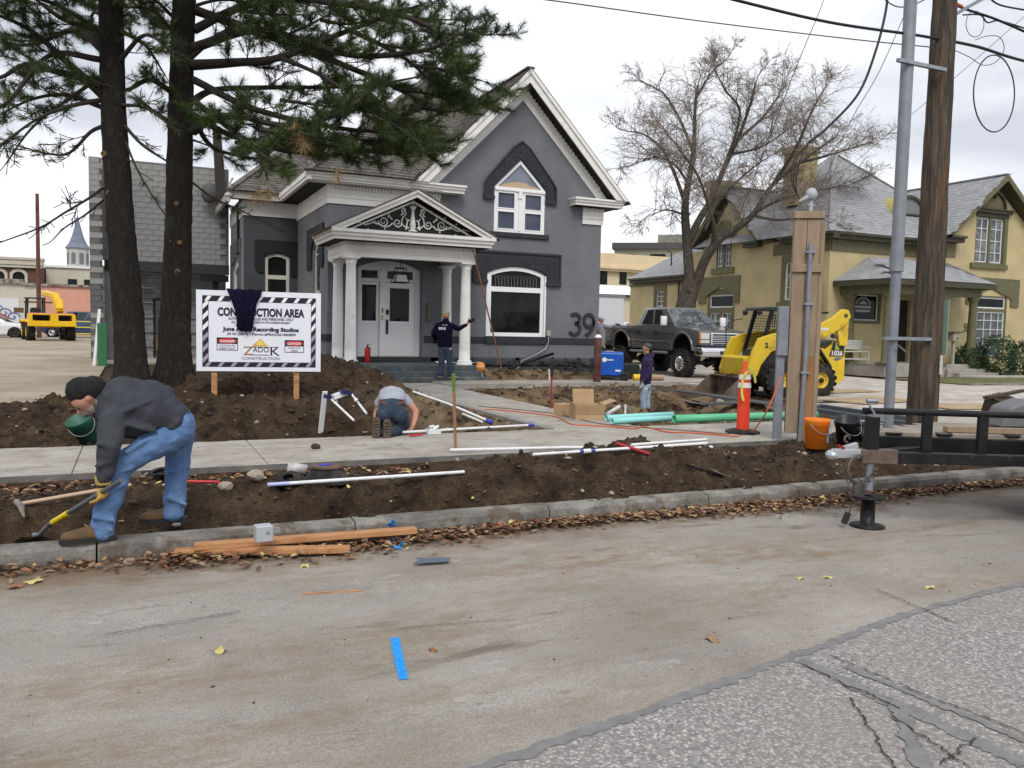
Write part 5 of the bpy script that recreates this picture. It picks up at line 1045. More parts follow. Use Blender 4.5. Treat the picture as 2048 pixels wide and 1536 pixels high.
# ================================================================ TREES
bark = bpy.data.materials.new('pine_bark'); bark.use_nodes = True
def bark_nodes(t, c1, c2, st, sc=6):
    b = t.nodes['Principled BSDF']; L = t.links.new; b.inputs['Roughness'].default_value = .95; b.inputs['Specular IOR Level'].default_value = .15
    g = nd(t, 'ShaderNodeTexCoord'); mpn = nd(t, 'ShaderNodeMapping'); mpn.inputs['Scale'].default_value = st; L(g.outputs['Object'], mpn.inputs[0])
    v_ = nd(t, 'ShaderNodeTexVoronoi', feature='DISTANCE_TO_EDGE'); v_.inputs['Scale'].default_value = sc; n = nd(t, 'ShaderNodeTexNoise'); n.inputs['Scale'].default_value = sc*1.3; n.inputs['Detail'].default_value = 8; n.inputs['Roughness'].default_value = .7
    x = nd(t, 'ShaderNodeMixRGB'); x.inputs[0].default_value = .25; L(mpn.outputs[0], n.inputs['Vector']); L(mpn.outputs[0], x.inputs[1]); L(n.outputs['Color'], x.inputs[2]); L(x.outputs[0], v_.inputs['Vector'])
    r = nd(t, 'ShaderNodeValToRGB'); r.color_ramp.elements[0].position = .0; r.color_ramp.elements[1].position = .35; r.color_ramp.elements[0].color = tuple(q*.35 for q in c1)+(1,); r.color_ramp.elements[1].color = c1+(1,)
    L(v_.outputs['Distance'], r.inputs[0]); y = nd(t, 'ShaderNodeMixRGB'); r2 = nd(t, 'ShaderNodeMapRange'); r2.inputs[1].default_value = .45; r2.inputs[2].default_value = .65; L(n.outputs['Fac'], r2.inputs[0]); L(r2.outputs[0], y.inputs[0]); L(r.outputs[0], y.inputs[1]); y.inputs[2].default_value = c2+(1,)
    L(y.outputs[0], b.inputs['Base Color']); m_ = nd(t, 'ShaderNodeMath', operation='ADD'); L(v_.outputs['Distance'], m_.inputs[0]); L(n.outputs['Fac'], m_.inputs[1])
    bp = nd(t, 'ShaderNodeBump'); bp.inputs['Strength'].default_value = 1; bp.inputs['Distance'].default_value = .05; L(m_.outputs[0], bp.inputs['Height']); L(bp.outputs[0], b.inputs['Normal'])
bark_nodes(bark.node_tree, (.06, .05, .042), (.035, .03, .026), (1, 1, .3), 13)
twigm = mat('pine_twig', (.035, .028, .022), .95)
needle = mat('pine_needle', (.018, .037, .008), .6, (.09, .13, .033), 1.6, 3, mid=(.35, .68), spec=.35)
needle_dead = mat('dead_pine_needle', (.28, .17, .07), .8, (.36, .25, .12), 8)
def trunk_mesh(pts, radii, name, mt, par, n=20, rough=.06, seed=0, flare=None):
    """bark-ridged trunk through points"""
    P = [Vector(p) for p in pts]; segs = []; 
    for i in range(len(P)-1):
        k = max(2, int((P[i+1]-P[i]).length/.09))
        for j in range(k): segs.append((P[i].lerp(P[i+1], j/k), radii[i]+(radii[i+1]-radii[i])*j/k))
    segs.append((P[-1], radii[-1])); vs = []
    for c, r_ in segs:
        for j in range(n):
            g = 2*PI*j/n; q = noise.noise((math.cos(g)*3.2+seed, math.sin(g)*3.2, c.z*.55))*.5+noise.noise((math.cos(g)*7, math.sin(g)*7+seed, c.z*2.4))*.6+noise.noise((math.cos(g)*11, math.sin(g)*11+seed, c.z*6))*.35
            fl = 1
            if flare: fl = 1+flare*max(0, 1-(c.z-P[0].z)/.7)**2*(.55+.45*math.cos(g*5+seed))
            rr = r_*(1+rough*q*2)*fl; vs.append(c+Vector((math.cos(g)*rr, math.sin(g)*rr, 0)))
    f = [(i*n+j, i*n+(j+1) % n, (i+1)*n+(j+1) % n, (i+1)*n+j) for i in range(len(segs)-1) for j in range(n)]
    m = M(); m.add(vs, f, True); return m.build(name, mt, par, world=True)
def tufts_mesh(C, D, nper, ln, wd, mt, name, par, seed):
    """needle tufts: C centres, D directions"""
    r = np.random.default_rng(seed); C = np.array(C); D = np.array(D); k = len(C); C = np.repeat(C, nper, 0); D = np.repeat(D, nper, 0); n = len(C)
    a = r.normal(size=(n, 3)); a /= np.linalg.norm(a, axis=1)[:, None]; d = D*.75+a*.85; d[:, 2] += .12; d /= np.linalg.norm(d, axis=1)[:, None]
    base = C-D*(r.random(n)*.16)[:, None]; l = ln*(.65+.5*r.random(n))[:, None]; s_ = np.cross(d, r.normal(size=(n, 3))); s_ /= np.linalg.norm(s_, axis=1)[:, None]
    tip = base+d*l; tip[:, 2] -= .015
    v = np.stack([base-s_*wd, base+s_*wd, tip], 1).reshape(-1, 3); v = v-np.array(par.location); return link(npmesh(name, v, np.arange(3*n).reshape(-1, 3), mt, False), name, par)
def curve(pts, k):
    """smooth resample (Catmull-Rom)"""
    P = [Vector(p) for p in pts]; P = [P[0]*2-P[1]]+P+[P[-1]*2-P[-2]]; o = []
    for i in range(1, len(P)-2):
        for j in range(k):
            t_ = j/k; a, b, c, d = P[i-1:i+3]; o.append(.5*((2*b)+(c-a)*t_+(2*a-5*b+4*c-d)*t_*t_+(3*b-a-3*c+d)*t_**3))
    o.append(P[-2]); return o
def pine(name, lab, trunk, rad, branches, seed, dens=1.):
    r = random.Random(seed); root = T(name, lab, 'tree', trunk[0], group='pine trees beside the grey house')
    trunk_mesh(trunk, rad, 'trunk', bark, root, rough=.07, seed=seed, flare=.5)
    limb = M(); tw = M(); C = []; D = []; CT = []; DT = []
    def twig(p, d, ln, lev, leafy):
        n = 4; pts = [p.copy()]; q = p.copy(); dd = d.normalized()
        for i in range(n):
            dd = (dd+Vector((r.uniform(-.22, .22), r.uniform(-.22, .22), r.uniform(-.14, .22)))).normalized(); q = q+dd*ln/n; pts.append(q.copy())
        tw.tube(pts, [max(.004, .014*ln*(1-i/n))+.003 for i in range(n+1)], 3 if lev else 4, caps=False)
        if r.random() < leafy: C.append(q); D.append(dd)
        if r.random() < leafy*.75: C.append(pts[3]); D.append(dd)
        if lev < 1 and ln > .3:
            for i in range(1, n+1):
                for _ in range(2):
                    if r.random() < .85: twig(pts[i], (dd+Vector((r.uniform(-1, 1), r.uniform(-1, 1), r.uniform(-.4, .7)))).normalized(), ln*r.uniform(.35, .55), lev+1, leafy)
    for pts, r0, leafy, tlen in branches:
        P = curve(pts, 5); n = len(P); L0 = sum((P[i+1]-P[i]).length for i in range(n-1)); limb.tube(P, [r0*(1-.85*i/(n-1))+.006 for i in range(n)], 6); acc = 0; nxt = L0*.18
        for i in range(n-1):
            s_ = (P[i+1]-P[i]); acc += s_.length
            while acc > nxt:
                nxt += .26/dens; f = nxt/L0; side = Vector((-s_.y, s_.x, 0)).normalized()*r.choice((-1, 1)); d = (s_.normalized()*.7+side*r.uniform(.4, 1)+Vector((0, 0, r.uniform(-.45, .35)))).normalized()
                twig(P[i]+s_*r.random(), d, tlen*(.55+.6*r.random())*(1.1-.5*min(1, f)), 0, leafy)
        twig(P[-1], (P[-1]-P[-2]), tlen*.6, 0, leafy)
    limb.build('limb', twigm, root, world=True); tw.build('twig', twigm, root, world=True, kind='stuff')
    o = tufts_mesh(C, D, 38, .17, .0034, needle, 'needles', root, seed); o['kind'] = 'stuff'
    return root, C, D
g1 = Vector((-.04, 14.75, th(-.04, 14.75)-.1)); g2 = Vector((.62, 15.7, th(.62, 15.7)-.1))
def at(p, d): q = ray(*p); return Vector((0, 0, EYE))+q*(d/F_PX)
t1 = [g1, at((258, 640), 13.9), at((241, 440), 13.9), at((226, 200), 13.95), at((221, 0), 14.0), at((216, -250), 14.1), at((214, -520), 14.2)]
t2 = [g2, at((350, 640), 14.9), at((357, 440), 14.9), at((362, 200), 14.95), at((368, 0), 15.0), at((372, -250), 15.1), at((375, -560), 15.2)]
rb = random.Random(5)
def auto(trunk, zs, az0, az1, ln0, ln1, rad, leafy, tl, rise=.1, n=1):
    o = []
    for z in zs:
        for _ in range(n):
            for i in range(len(trunk)-1):
                if trunk[i].z <= z <= trunk[i+1].z: p = trunk[i].lerp(trunk[i+1], (z-trunk[i].z)/(trunk[i+1].z-trunk[i].z)); break
            else: continue
            a = R(rb.uniform(az0, az1)); l = rb.uniform(ln0, ln1); d = Vector((math.sin(a), math.cos(a), 0)); s_ = Vector((d.y, -d.x, 0))*rb.uniform(-.25, .25)
            o.append(([p, p+d*l*.3+Vector((0, 0, l*(rise+rb.uniform(-.05, .08)))), p+d*l*.65+s_*l*.5+Vector((0, 0, l*rise*.9)), p+d*l+s_*l+Vector((0, 0, l*(rise+rb.uniform(-.06, .1))))], rad*l/4, leafy, tl))
    return o
A = at
# limbs that the photograph shows clearly: right side of the second tree
br2 = [([A((386, 262), 14.8), A((420, 240), 14.5), A((480, 232), 14.2), A((560, 250), 13.6), A((660, 235), 13.2), A((740, 185), 13.0)], .085, .9, .8),
       ([A((386, 130), 14.9), A((470, 125), 14.6), A((560, 115), 14.2), A((700, 60), 13.9), A((840, 10), 13.8)], .09, .95, .85),
       ([A((380, 205), 14.9), A((430, 180), 15.2), A((540, 175), 15.6), A((720, 172), 16.0), A((860, 150), 16.3)], .07, .95, .85),
       ([A((388, 60), 15.), A((480, 15), 15.3), A((620, -20), 15.6), A((800, -60), 16), A((900, -40), 16.2)], .08, .95, .85),
       ([A((388, 95), 14.9), A((520, 60), 14.4), A((700, 110), 13.8), A((850, 100), 13.6), A((915, 70), 13.5)], .08, 1, .8),
       ([A((388, 160), 14.9), A((500, 215), 14.6), A((640, 250), 14.6), A((760, 262), 14.6), A((850, 240), 14.6)], .07, 1, .8),
       ([A((386, 230), 14.9), A((460, 270), 14.6), A((560, 300), 14.3), A((660, 310), 14.2), A((760, 300), 14.2)], .06, 1, .75),
       ([A((388, 20), 15), A((560, 80), 15.8), A((760, 160), 16.2), A((850, 200), 16.3), A((890, 160), 16.3)], .08, 1, .85),
       ([A((388, -40), 15), A((560, -10), 14.2), A((760, 20), 13.6), A((870, 60), 13.4), A((905, 115), 13.4)], .08, 1, .85),
       ([A((386, 200), 14.9), A((450, 250), 14), A((510, 300), 13.2), A((560, 330), 12.8)], .05, 1, .6),
       ([A((386, 235), 14.9), A((420, 290), 15.3), A((470, 310), 15.7), A((540, 320), 16)], .05, 1, .6),
       ([A((560, 115), 14.2), A((640, 150), 13.9), A((740, 215), 13.7), A((830, 280), 13.7)], .04, 1, .8),
       ([A((720, 172), 16.0), A((780, 220), 15.6), A((840, 270), 15.3)], .03, 1, .8),
       ([A((700, 60), 13.9), A((800, 110), 13.9), A((860, 160), 14), A((890, 190), 14)], .04, 1, .75)]
br2 += [([A((x, y), d), A((x+60, y+8), d), A((x+140, y+r_), d-.2)], .03, 1, .8) for x, y, d, r_ in ((470, 20, 14.5, 10), (560, 200, 14, 20), (640, 40, 14.6, -10), (720, 260, 14.2, 20), (760, 90, 15, 20), (800, 180, 14.5, 30), (840, 60, 15.2, 10), (600, 270, 15.2, 10), (680, 210, 15, 30), (450, 60, 15.8, 30), (840, 215, 15, -10), (520, 260, 13.5, 30), (780, 30, 15.5, 10), (650, 290, 15, 6), (470, 285, 14, 14), (820, 130, 13.7, 30), (720, 300, 15, 2))]
br2 += [([A((352, 190), 14.9), A((300, 160), 14.5), A((250, 180), 14), A((180, 160), 13.5)], .05, .5, .6), ([A((350, 250), 14.9), A((310, 225), 15.3), A((270, 190), 15.6)], .05, .4, .5),
        ([A((385, 280), 14.9), A((400, 285), 14.8), A((425, 295), 14.6)], .02, .3, .3), ([A((385, 365), 14.9), A((425, 395), 14.9), A((480, 420), 14.6), A((560, 460), 14.3)], .018, .25, .35)]
br2 += auto(t2, [6.2+.34*i for i in range(14)], -70, 250, 2.2, 3.6, .05, .75, .7) + auto(t2, [8.6+.5*i for i in range(8)], 40, 140, 2.5, 4.4, .05, .9, .8, n=2)
br1 = [([A((205, 190), 13.9), A((140, 130), 13.6), A((60, 60), 13.2), A((-30, 20), 12.8)], .075, .9, .75),
       ([A((205, 165), 13.9), A((120, 145), 14.2), A((50, 130), 14.5), A((0, 155), 14.7), A((-60, 150), 14.8)], .07, .8, .7),
       ([A((206, 200), 13.9), A((150, 210), 13.5), A((80, 235), 13), A((0, 290), 12.6)], .045, .2, .6),
       ([A((206, 252), 13.9), A((180, 265), 13.9), A((140, 305), 13.7), A((100, 308), 13.6), A((30, 290), 13.4)], .03, .12, .6),
       ([A((207, 375), 13.9), A((180, 395), 13.8), A((130, 425), 13.4), A((80, 455), 13), A((0, 485), 12.6)], .022, .06, .45),
       ([A((207, 400), 13.9), A((170, 430), 13.9), A((130, 455), 13.8), A((105, 480), 13.7)], .014, .1, .3),
       ([A((205, 100), 13.95), A((150, 60), 14.3), A((60, 90), 14.8), A((-20, 80), 15)], .06, .7, .7),
       ([A((205, 60), 13.95), A((130, 40), 13.2), A((60, -10), 12.6)], .06, .7, .7), ([A((205, 120), 13.95), A((100, 110), 13.4), A((20, 200), 13), A((-40, 230), 13)], .05, .45, .65),
       ([A((205, 215), 13.9), A((130, 190), 14.2), A((60, 200), 14.4), A((-20, 240), 14.6)], .04, .4, .6),
       ([A((207, 150), 13.9), A((120, 210), 13.7), A((60, 260), 13.4), A((10, 330), 13.2)], .03, .15, .5),
       ([A((243, 210), 13.9), A((290, 215), 13.6), A((340, 250), 13.3)], .03, .3, .5), ([A((248, 250), 13.9), A((285, 290), 13.8), A((330, 320), 13.9), A((345, 330), 14)], .025, .1, .35),
       ([A((250, 280), 13.9), A((275, 340), 13.7), A((310, 400), 13.6), A((330, 430), 13.6)], .016, .15, .3), ([A((240, 120), 13.9), A((290, 70), 13.5), A((340, 100), 13.2)], .04, .5, .6), ([A((238, 60), 13.9), A((290, 90), 14.2), A((330, 150), 14.5)], .04, .5, .6)]
br1 += auto(t1, [6.3+.3*i for i in range(16)], 150, 420, 2., 3.4, .05, .95, .75) + auto(t1, [7.6+.4*i for i in range(8)], 200, 320, 2.5, 4, .05, .6, .65)
P1, c1, d1_ = pine('pine_tree', 'left of the two big pine trees, leaning dark trunk nearest the parking lot', t1, [.27, .245, .22, .2, .19, .14, .08], br1, 3, 1.35)
P2, c2, d2_ = pine('pine_tree', 'right of the two big pine trees, just left of the white sign, broad green crown', t2, [.3, .265, .225, .215, .2, .15, .08], br2, 8, 1.25)
for root, spots in ((P1, ((218, 383, 13.75), (212, 305, 13.75))), (P2, ((355, 405, 14.7), (341, 480, 14.7), (363, 483, 14.7), (352, 540, 14.7), (343, 332, 14.75)))):
    for px, py, d in spots: a = at((px, py), d); m = M(); n_ = Vector((a.x, a.y, 0)).normalized(); rr = random.uniform(.6, 1); m.lathe(a+n_*.12, [(.06*rr, 0), (.055*rr, -.16), (.03*rr, -.165), (0, -.15)], 7, n_+Vector((random.uniform(-.4, .4), 0, .2))); m.build('pruned_knot', mat('cut_branch_wood', (.2, .12, .06), .85, (.07, .05, .035), 25), root, world=True)
for root, spots in ((P2, ((590, 265, 13.2), (610, 300, 13.2), (675, 355, 13.4), (515, 400, 13.6), (538, 395, 13.6), (600, 290, 13.2))), ):
    C = [at((x, y), d) for x, y, d in spots]; tufts_mesh(C, [Vector((.1, 0, -1))]*len(C), 60, .26, .005, needle_dead, 'dead_needles', root, 77)
# ---- bare deciduous tree behind the pickup
elm = bpy.data.materials.new('grey_bark'); elm.use_nodes = True; bark_nodes(elm.node_tree, (.2, .175, .145), (.075, .062, .05), (1, 1, .35), 12)
elmt = mat('bare_twig', (.27, .225, .19), .9, (.17, .14, .115), 3)
def bare_tree():
    r = random.Random(21); b0 = AY(1363, 690, 29.0); base = Vector((b0.x-.15, 29.0, .0)); D0 = 35.2
    E_ = lambda x, y, d=0: at((x, y), D0+d)
    root = T('bare_tree', 'large leafless tree with forked grey trunk between the pickup and the yellow house', 'tree', base)
    tr = trunk_mesh([base, E_(1372, 610), E_(1384, 560)], [.55, .42, .36], 'trunk', elm, root, seed=3, rough=.12, flare=.25)
    mains = [([E_(1380, 575), E_(1375, 500), E_(1370, 430), E_(1372, 390), E_(1380, 350), E_(1388, 290), E_(1390, 220), E_(1396, 170)], .27),
             ([E_(1392, 570), E_(1410, 520, -.5), E_(1440, 478, -1), E_(1480, 452, -1.3), E_(1510, 425, -1.5), E_(1545, 370, -1.5), E_(1600, 325, -1.5), E_(1670, 275, -1)], .26),
             ([E_(1372, 495), E_(1398, 440, .8), E_(1425, 395, 1.2), E_(1442, 350, 1.3), E_(1475, 280, 1.3), E_(1500, 210, 1), E_(1512, 165, 1)], .21),
             ([E_(1425, 492, -.8), E_(1428, 450, -1.4), E_(1415, 405, -1.6), E_(1395, 350, -1.8), E_(1360, 300, -2), E_(1330, 260, -2)], .1),
             ([E_(1371, 410), E_(1350, 350, .5), E_(1325, 300, .8), E_(1290, 270, 1), E_(1255, 262, 1)], .1),
             ([E_(1385, 300), E_(1360, 240, .6), E_(1330, 190, 1), E_(1300, 170, 1)], .08), ([E_(1378, 370), E_(1350, 330, -1), E_(1310, 315, -1.5), E_(1265, 330, -2)], .07),
             ([E_(1445, 345, 1.3), E_(1480, 230, .6), E_(1450, 180, .4), E_(1430, 140, .4)], .08), ([E_(1475, 280, 1.3), E_(1530, 230, 1.5), E_(1570, 170, 1.8)], .09), ([E_(1460, 310, 1.3), E_(1530, 290, 2), E_(1600, 240, 2)], .08),
             ([E_(1545, 370, -1.5), E_(1590, 300, -2.5), E_(1620, 230, -3), E_(1640, 190, -3)], .09), ([E_(1600, 325, -1.5), E_(1660, 310, -2), E_(1720, 290, -2)], .07), ([E_(1500, 430, -1.4), E_(1560, 440, -2), E_(1620, 430, -2.4), E_(1650, 440, -2.4)], .07),
             ([E_(1510, 425, -1.5), E_(1560, 400, -.5), E_(1640, 380, 0), E_(1700, 370, 0)], .07), ([E_(1390, 200), E_(1420, 150, .3), E_(1450, 120, .5)], .06), ([E_(1370, 430), E_(1335, 420, -.6), E_(1300, 430, -.8)], .05), ([E_(1410, 460, 1), E_(1440, 400, 2), E_(1500, 340, 3), E_(1560, 300, 3.4)], .08)]
    tw = M(); limbs = []
    def grow(p, d, ln, rad, lev):
        n = 4 if lev < 3 else 3; pts = [p]; q = p; dd = d
        for i in range(n):
            dd = (dd+Vector((r.uniform(-.28, .28), r.uniform(-.28, .28), r.uniform(-.2, .26)-(.1 if lev > 2 else 0)))).normalized(); q = q+dd*(ln/n); pts.append(q)
        tw.tube(pts, [max(.0045, rad*(1-.8*i/n)) for i in range(n+1)], 3 if lev > 1 else 5, caps=False)
        if lev >= 4: return
        kids = (0, 7, 6, 6)[lev] if lev < 4 else 0
        for i in range(kids):
            f = .25+.75*(i+r.random())/kids; j = min(n-1, int(f*n)); b = pts[j].lerp(pts[j+1], f*n-j if f*n-j < 1 else 1)
            s_ = Vector((r.uniform(-1, 1), r.uniform(-1, 1), r.uniform(-.5, .7))).normalized(); grow(b, (dd*.8+s_*.75).normalized(), ln*r.uniform(.45, .68), max(.0045, rad*.5), lev+1)
    for pts, r0 in mains:
        P = curve(pts, 5); n = len(P); m = M(); m.tube(P, [r0*.82*(1-.85*i/(n-1))+.009 for i in range(n)], 9 if r0 > .15 else 6); m.build('limb', elm, root, world=True)
        L0 = sum((P[i+1]-P[i]).length for i in range(n-1)); acc = 0; nxt = L0*.3; 
        for i in range(n-1):
            s_ = P[i+1]-P[i]; acc += s_.length
            while acc > nxt:
                nxt += .145; d = (s_.normalized()*.6+Vector((r.uniform(-1, 1), r.uniform(-1, 1), r.uniform(-.2, .8))).normalized()*.9).normalized()
                grow(P[i], d, r.uniform(.75, 1.5), .022, 2)
        grow(P[-1], (P[-1]-P[-2]).normalized(), .95, .03, 1)
    tw.build('twig', elmt, root, world=True, kind='stuff')
    m = M()
    for px, py in ((1376, 578), (1379, 583), (1366, 600)): a = at((px, py), D0-.45); m.ico(a, .05, 1)
    m.build('knot', elm, root, world=True)
bare_tree()
# ================================================================ VEHICLES
truck_p = mat('pewter_car_paint', (.12, .119, .115), .28, (.14, .138, .132), 2, metal=.35, coat=.6, dirt=(.13, .115, .09), dscale=2, damt=(.6, .85))
tint = mat('tinted_car_glass', (.008, .009, .01), .04, spec=.7); wsg = mat('windscreen_glass', (.03, .04, .045), .04, (.14, .17, .18), 3.5, 4, mid=(.45, .6), spec=.9)
lampg = mat('headlamp_glass', (.45, .45, .43), .1, (.62, .62, .6), 8, spec=.8); amber = mat('amber_lens', (.6, .17, .02), .2); redl = mat('red_lens', (.3, .01, .01), .2)
plast = mat('dark_plastic', (.02, .02, .021), .6)
def wheel(par, c, r, w, side, rim_r=None, rimm=None, lugs=0, spokes=0, name='wheel', dish=.02):
    """axle along local y; side=+1/-1 is the outer face"""
    c = Vector(c); rim_r = rim_r or r*.58; y0 = -side*w/2; ax = (0, side, 0); m = M()
    m.lathe(c+Vector((0, y0, 0)), [(rim_r, 0), (r*.9, .005), (r*.985, w*.12), (r, w*.25), (r, w*.75), (r*.985, w*.88), (r*.9, w-.005), (rim_r, w)], 32, ax)
    for i in range(lugs):
        g = 2*PI*i/lugs
        for k, yy in enumerate((-.3, .3)):
            q = g+(PI/lugs if k else 0); m.box(c+Vector((math.cos(q)*r, yy*w, math.sin(q)*r)), (.03+r*.02, w*.5, 2.2*PI*r/lugs*.5), Euler((0, -q, 0)).to_matrix() @ Euler((.35 if k else -.35, 0, 0)).to_matrix())
    t_ = m.build('wheel', rubber, par)
    m = M(); f = c+Vector((0, side*(w/2-dish), 0))
    m.lathe(f, [(rim_r*1.02, dish), (rim_r*.96, dish*.6), (rim_r*.9, -.06), (rim_r*.35, -.05 if spokes else -.035), (rim_r*.3, 0), (rim_r*.22, .01), (0, .012)], 28, ax)
    for i in range(spokes):
        g = 2*PI*i/spokes; d = Vector((math.cos(g), 0, math.sin(g))); m.bar(f+d*rim_r*.2+Vector((0, -side*.005, 0)), f+d*rim_r*.93+Vector((0, -side*.005, 0)), rim_r*.14, .03, (0, 1, 0))
    m.build('rim', rimm or steel, t_); return t_
def patch(par, quad, loops, mt, off=.004, name='window', t=.004):
    """outline (bilinear u,v in a quad) as thin plate on that quad"""
    A_, B_, C_, D_ = [Vector(q) for q in quad]; n = (B_-A_).cross(D_-A_).normalized(); m = M(); vs = []
    for u, v in loops: vs.append((A_*(1-u)+B_*u)*(1-v)+(D_*(1-u)+C_*u)*v+n*off)
    k = len(vs); m.add([v_ for v_ in vs]+[v_-n*t for v_ in vs], [tuple(range(k)), tuple(range(2*k-1, k-1, -1))]+[(i, i+k, (i+1) % k+k, (i+1) % k) for i in range(k)]); return m.build(name, mt, par)
def house(par, x0, x1, z0, hw0, X0, X1, z1, hw1, mt, name='cab', crown=.03):
    """tapered greenhouse: base x0..x1 at z0, roof X0..X1 at z1"""
    v = [(x0, -hw0, z0), (x1, -hw0, z0), (x1, hw0, z0), (x0, hw0, z0), (X0, -hw1, z1), (X1, -hw1, z1), (X1, hw1, z1), (X0, hw1, z1)]
    m = M(); m.add(v, [(0, 3, 2, 1), (4, 5, 6, 7), (0, 1, 5, 4), (1, 2, 6, 5), (2, 3, 7, 6), (3, 0, 4, 7)]); o = m.build(name, mt, par, bevel=.035, seg=2)
    R_ = lambda a, b, c, d: [v[i] for i in (a, b, c, d)]
    return o, R_(0, 1, 5, 4), R_(2, 3, 7, 6), R_(1, 2, 6, 5), R_(3, 0, 4, 7)      # right(-y), left(+y), front, rear
def arch_profile(pts, arches, n=14):
    """closed (x,z) outline; arches (cx, cz, r) cut from its bottom edge, given right to left"""
    o = list(pts)
    for cx, cz, r in arches:
        zb = None
        o += [(cx+r*math.cos(PI*i/(n-1)), cz+r*math.sin(PI*i/(n-1))) if 0 < i < n-1 else (cx+(r if i == 0 else -r), min(cz, cz)) for i in range(n)]
    return o
def body(par, prof, hw, mt, name='body', bevel=.03, taper=None):
    m = M(); m.slab([prof], 2*hw, (0, -hw, 0)); return m.build(name, mt, par, bevel=bevel, seg=2)
RND = lambda u0, v0, u1, v1, r=.08: [(u0+r, v0), (u1-r, v0), (u1, v0+r), (u1, v1-r), (u1-r, v1), (u0+r, v1), (u0, v1-r), (u0, v0+r)]
# ---- lifted pickup
PK = T('pickup_truck', 'lifted dark pewter crew cab pickup with chrome grille and knobbly tyres on the driveway', 'pickup truck', (18.05, 23.35, .01), R(-90))
hw = .98
prof = [(.62, .92), (.98, .98), (1.0, 1.12), (.97, 1.52), (.86, 1.6), (.3, 1.68), (-.42, 1.76), (-2.98, 1.76), (-5.3, 1.76), (-5.28, 1.0), (-4.5, .95), (-4.5, .98)]
ar = lambda cx, r, cz: [(cx-r*math.cos(PI*i/12), cz+r*math.sin(PI*i/12)) for i in range(13)]
prof = [(.62, .92), (.98, .98), (1.0, 1.12), (.97, 1.52), (.86, 1.6), (.3, 1.68), (-.42, 1.76), (-5.3, 1.76), (-5.28, 1.0), (-4.5, .95)]+ar(-3.9, .56, .96)+[(-3.3, .92), (-.62, .9)]+ar(0, .56, .93)
body(PK, prof, hw, truck_p, 'body', .035)
cab, Rq, Lq, Fq, Bq = house(PK, -2.95, -.5, 1.74, .93, -2.62, -1.28, 2.4, .76, truck_p)
m = M(); m.box((-1.95, 0, 2.405), (1.25, 1.35, .03)); m.build('roof_panel', mat('roof_silver', (.34, .34, .33), .3, metal=.3, coat=.5), PK, bevel=.012)
for q, s_ in ((Rq, 0), (Lq, 1)):
    A1 = [(.13, .1), (.42, .1), (.42, .9), (.17, .9)]; A2 = [(.48, .1), (.86, .1), (.8, .5), (.74, .88), (.48, .9)]
    if s_: A1, A2 = [(1-u, v) for u, v in A1][::-1], [(1-u, v) for u, v in A2][::-1]
    patch(PK, q, A1, tint, name='side_window'); patch(PK, q, A2, tint, name='side_window')
patch(PK, Fq, RND(.05, .05, .95, .93, .05), wsg, name='windscreen'); patch(PK, Bq, RND(.1, .1, .9, .9, .05), tint, name='rear_window')
# panel gaps, trim, handles, flares
for s_ in (-1, 1):
    m = M()
    for x, z0_, z1_ in ((-.5, .95, 1.72), (-1.7, .93, 1.74), (-2.93, .93, 1.74)): m.box((x, s_*(hw+.001), (z0_+z1_)/2), (.012, .004, z1_-z0_))
    m.box((-2.9, s_*(hw+.001), 1.72), (4.8, .004, .012)); m.build('panel_gap', blackm, PK)
    m = M(); m.box((-1.95, s_*(hw+.012), 1.2), (2.6, .025, .05)); m.box((-4.0+2.9-3.75, s_*(hw+.012), 1.2), (.5, .025, .05)); m.build('side_moulding', truck_p, PK, bevel=.008)
    for x in (-1.52, -2.7): m = M(); m.box((x, s_*(hw+.02), 1.53), (.2, .04, .08)); m.build('door_handle', plast, PK, bevel=.012)
    for cx, cz in ((0, .93), (-3.9, .96)):
        m = M(); m.tube([(cx-.6*math.cos(PI*i/14), s_*(hw+.01), cz+.6*math.sin(PI*i/14)) for i in range(15)], .045, 8); m.build('wheel_flare', truck_p, PK)
        m = M(); m.lathe((cx, s_*(hw-.45), cz), [(.0, 0), (.55, 0), (.55, .42)], 20, (0, s_, 0)); m.build('wheel_well', blackm, PK)
    m = M(); m.tube([(-.75, s_*(hw+.08), .82), (-3.1, s_*(hw+.08), .82)], .045, 8); m.bar((-1, s_*.7, .86), (-1, s_*(hw+.08), .8), .05, .03); m.bar((-2.8, s_*.7, .86), (-2.8, s_*(hw+.08), .8), .05, .03); m.build('step_bar', steel, PK)
    wheel(PK, (0, s_*(hw-.08), .475), .475, .33, s_, .25, chrome, 26, 10); wheel(PK, (-3.9, s_*(hw-.08), .475), .475, .33, s_, .25, chrome, 26, 10)
    m = M(); m.bar((-.72, s_*(hw-.05), 1.86), (-.7, s_*(hw+.16), 1.88), .05, .05); mr_ = m.build('mirror', plast, PK); m = M(); m.box((-.7, s_*(hw+.3), 1.93), (.1, .24, .33)); m.build('mirror_shell', mat('mirror_white', (.68, .69, .72), .2), mr_, bevel=.03, seg=2)
    m = M(); m.box((.985, s_*.78, 1.42), (.06, .36, .2)); hl = m.build('headlight', lampg, PK, bevel=.02); m = M(); m.box((.95, s_*.955, 1.42), (.1, .08, .18)); m.build('indicator', amber, hl, bevel=.01)
    m = M(); m.box((.99, s_*.78, 1.24), (.05, .36, .11)); hl = m.build('headlight', lampg, PK, bevel=.015); m = M(); m.box((.955, s_*.955, 1.24), (.09, .08, .1)); m.build('indicator', amber, hl, bevel=.01)
    m = M(); m.lathe((1.09, s_*.55, .84), [(.06, 0), (.055, .02), (0, .02)], 12, (1, 0, 0)); m.build('fog_lamp', lampg, PK)
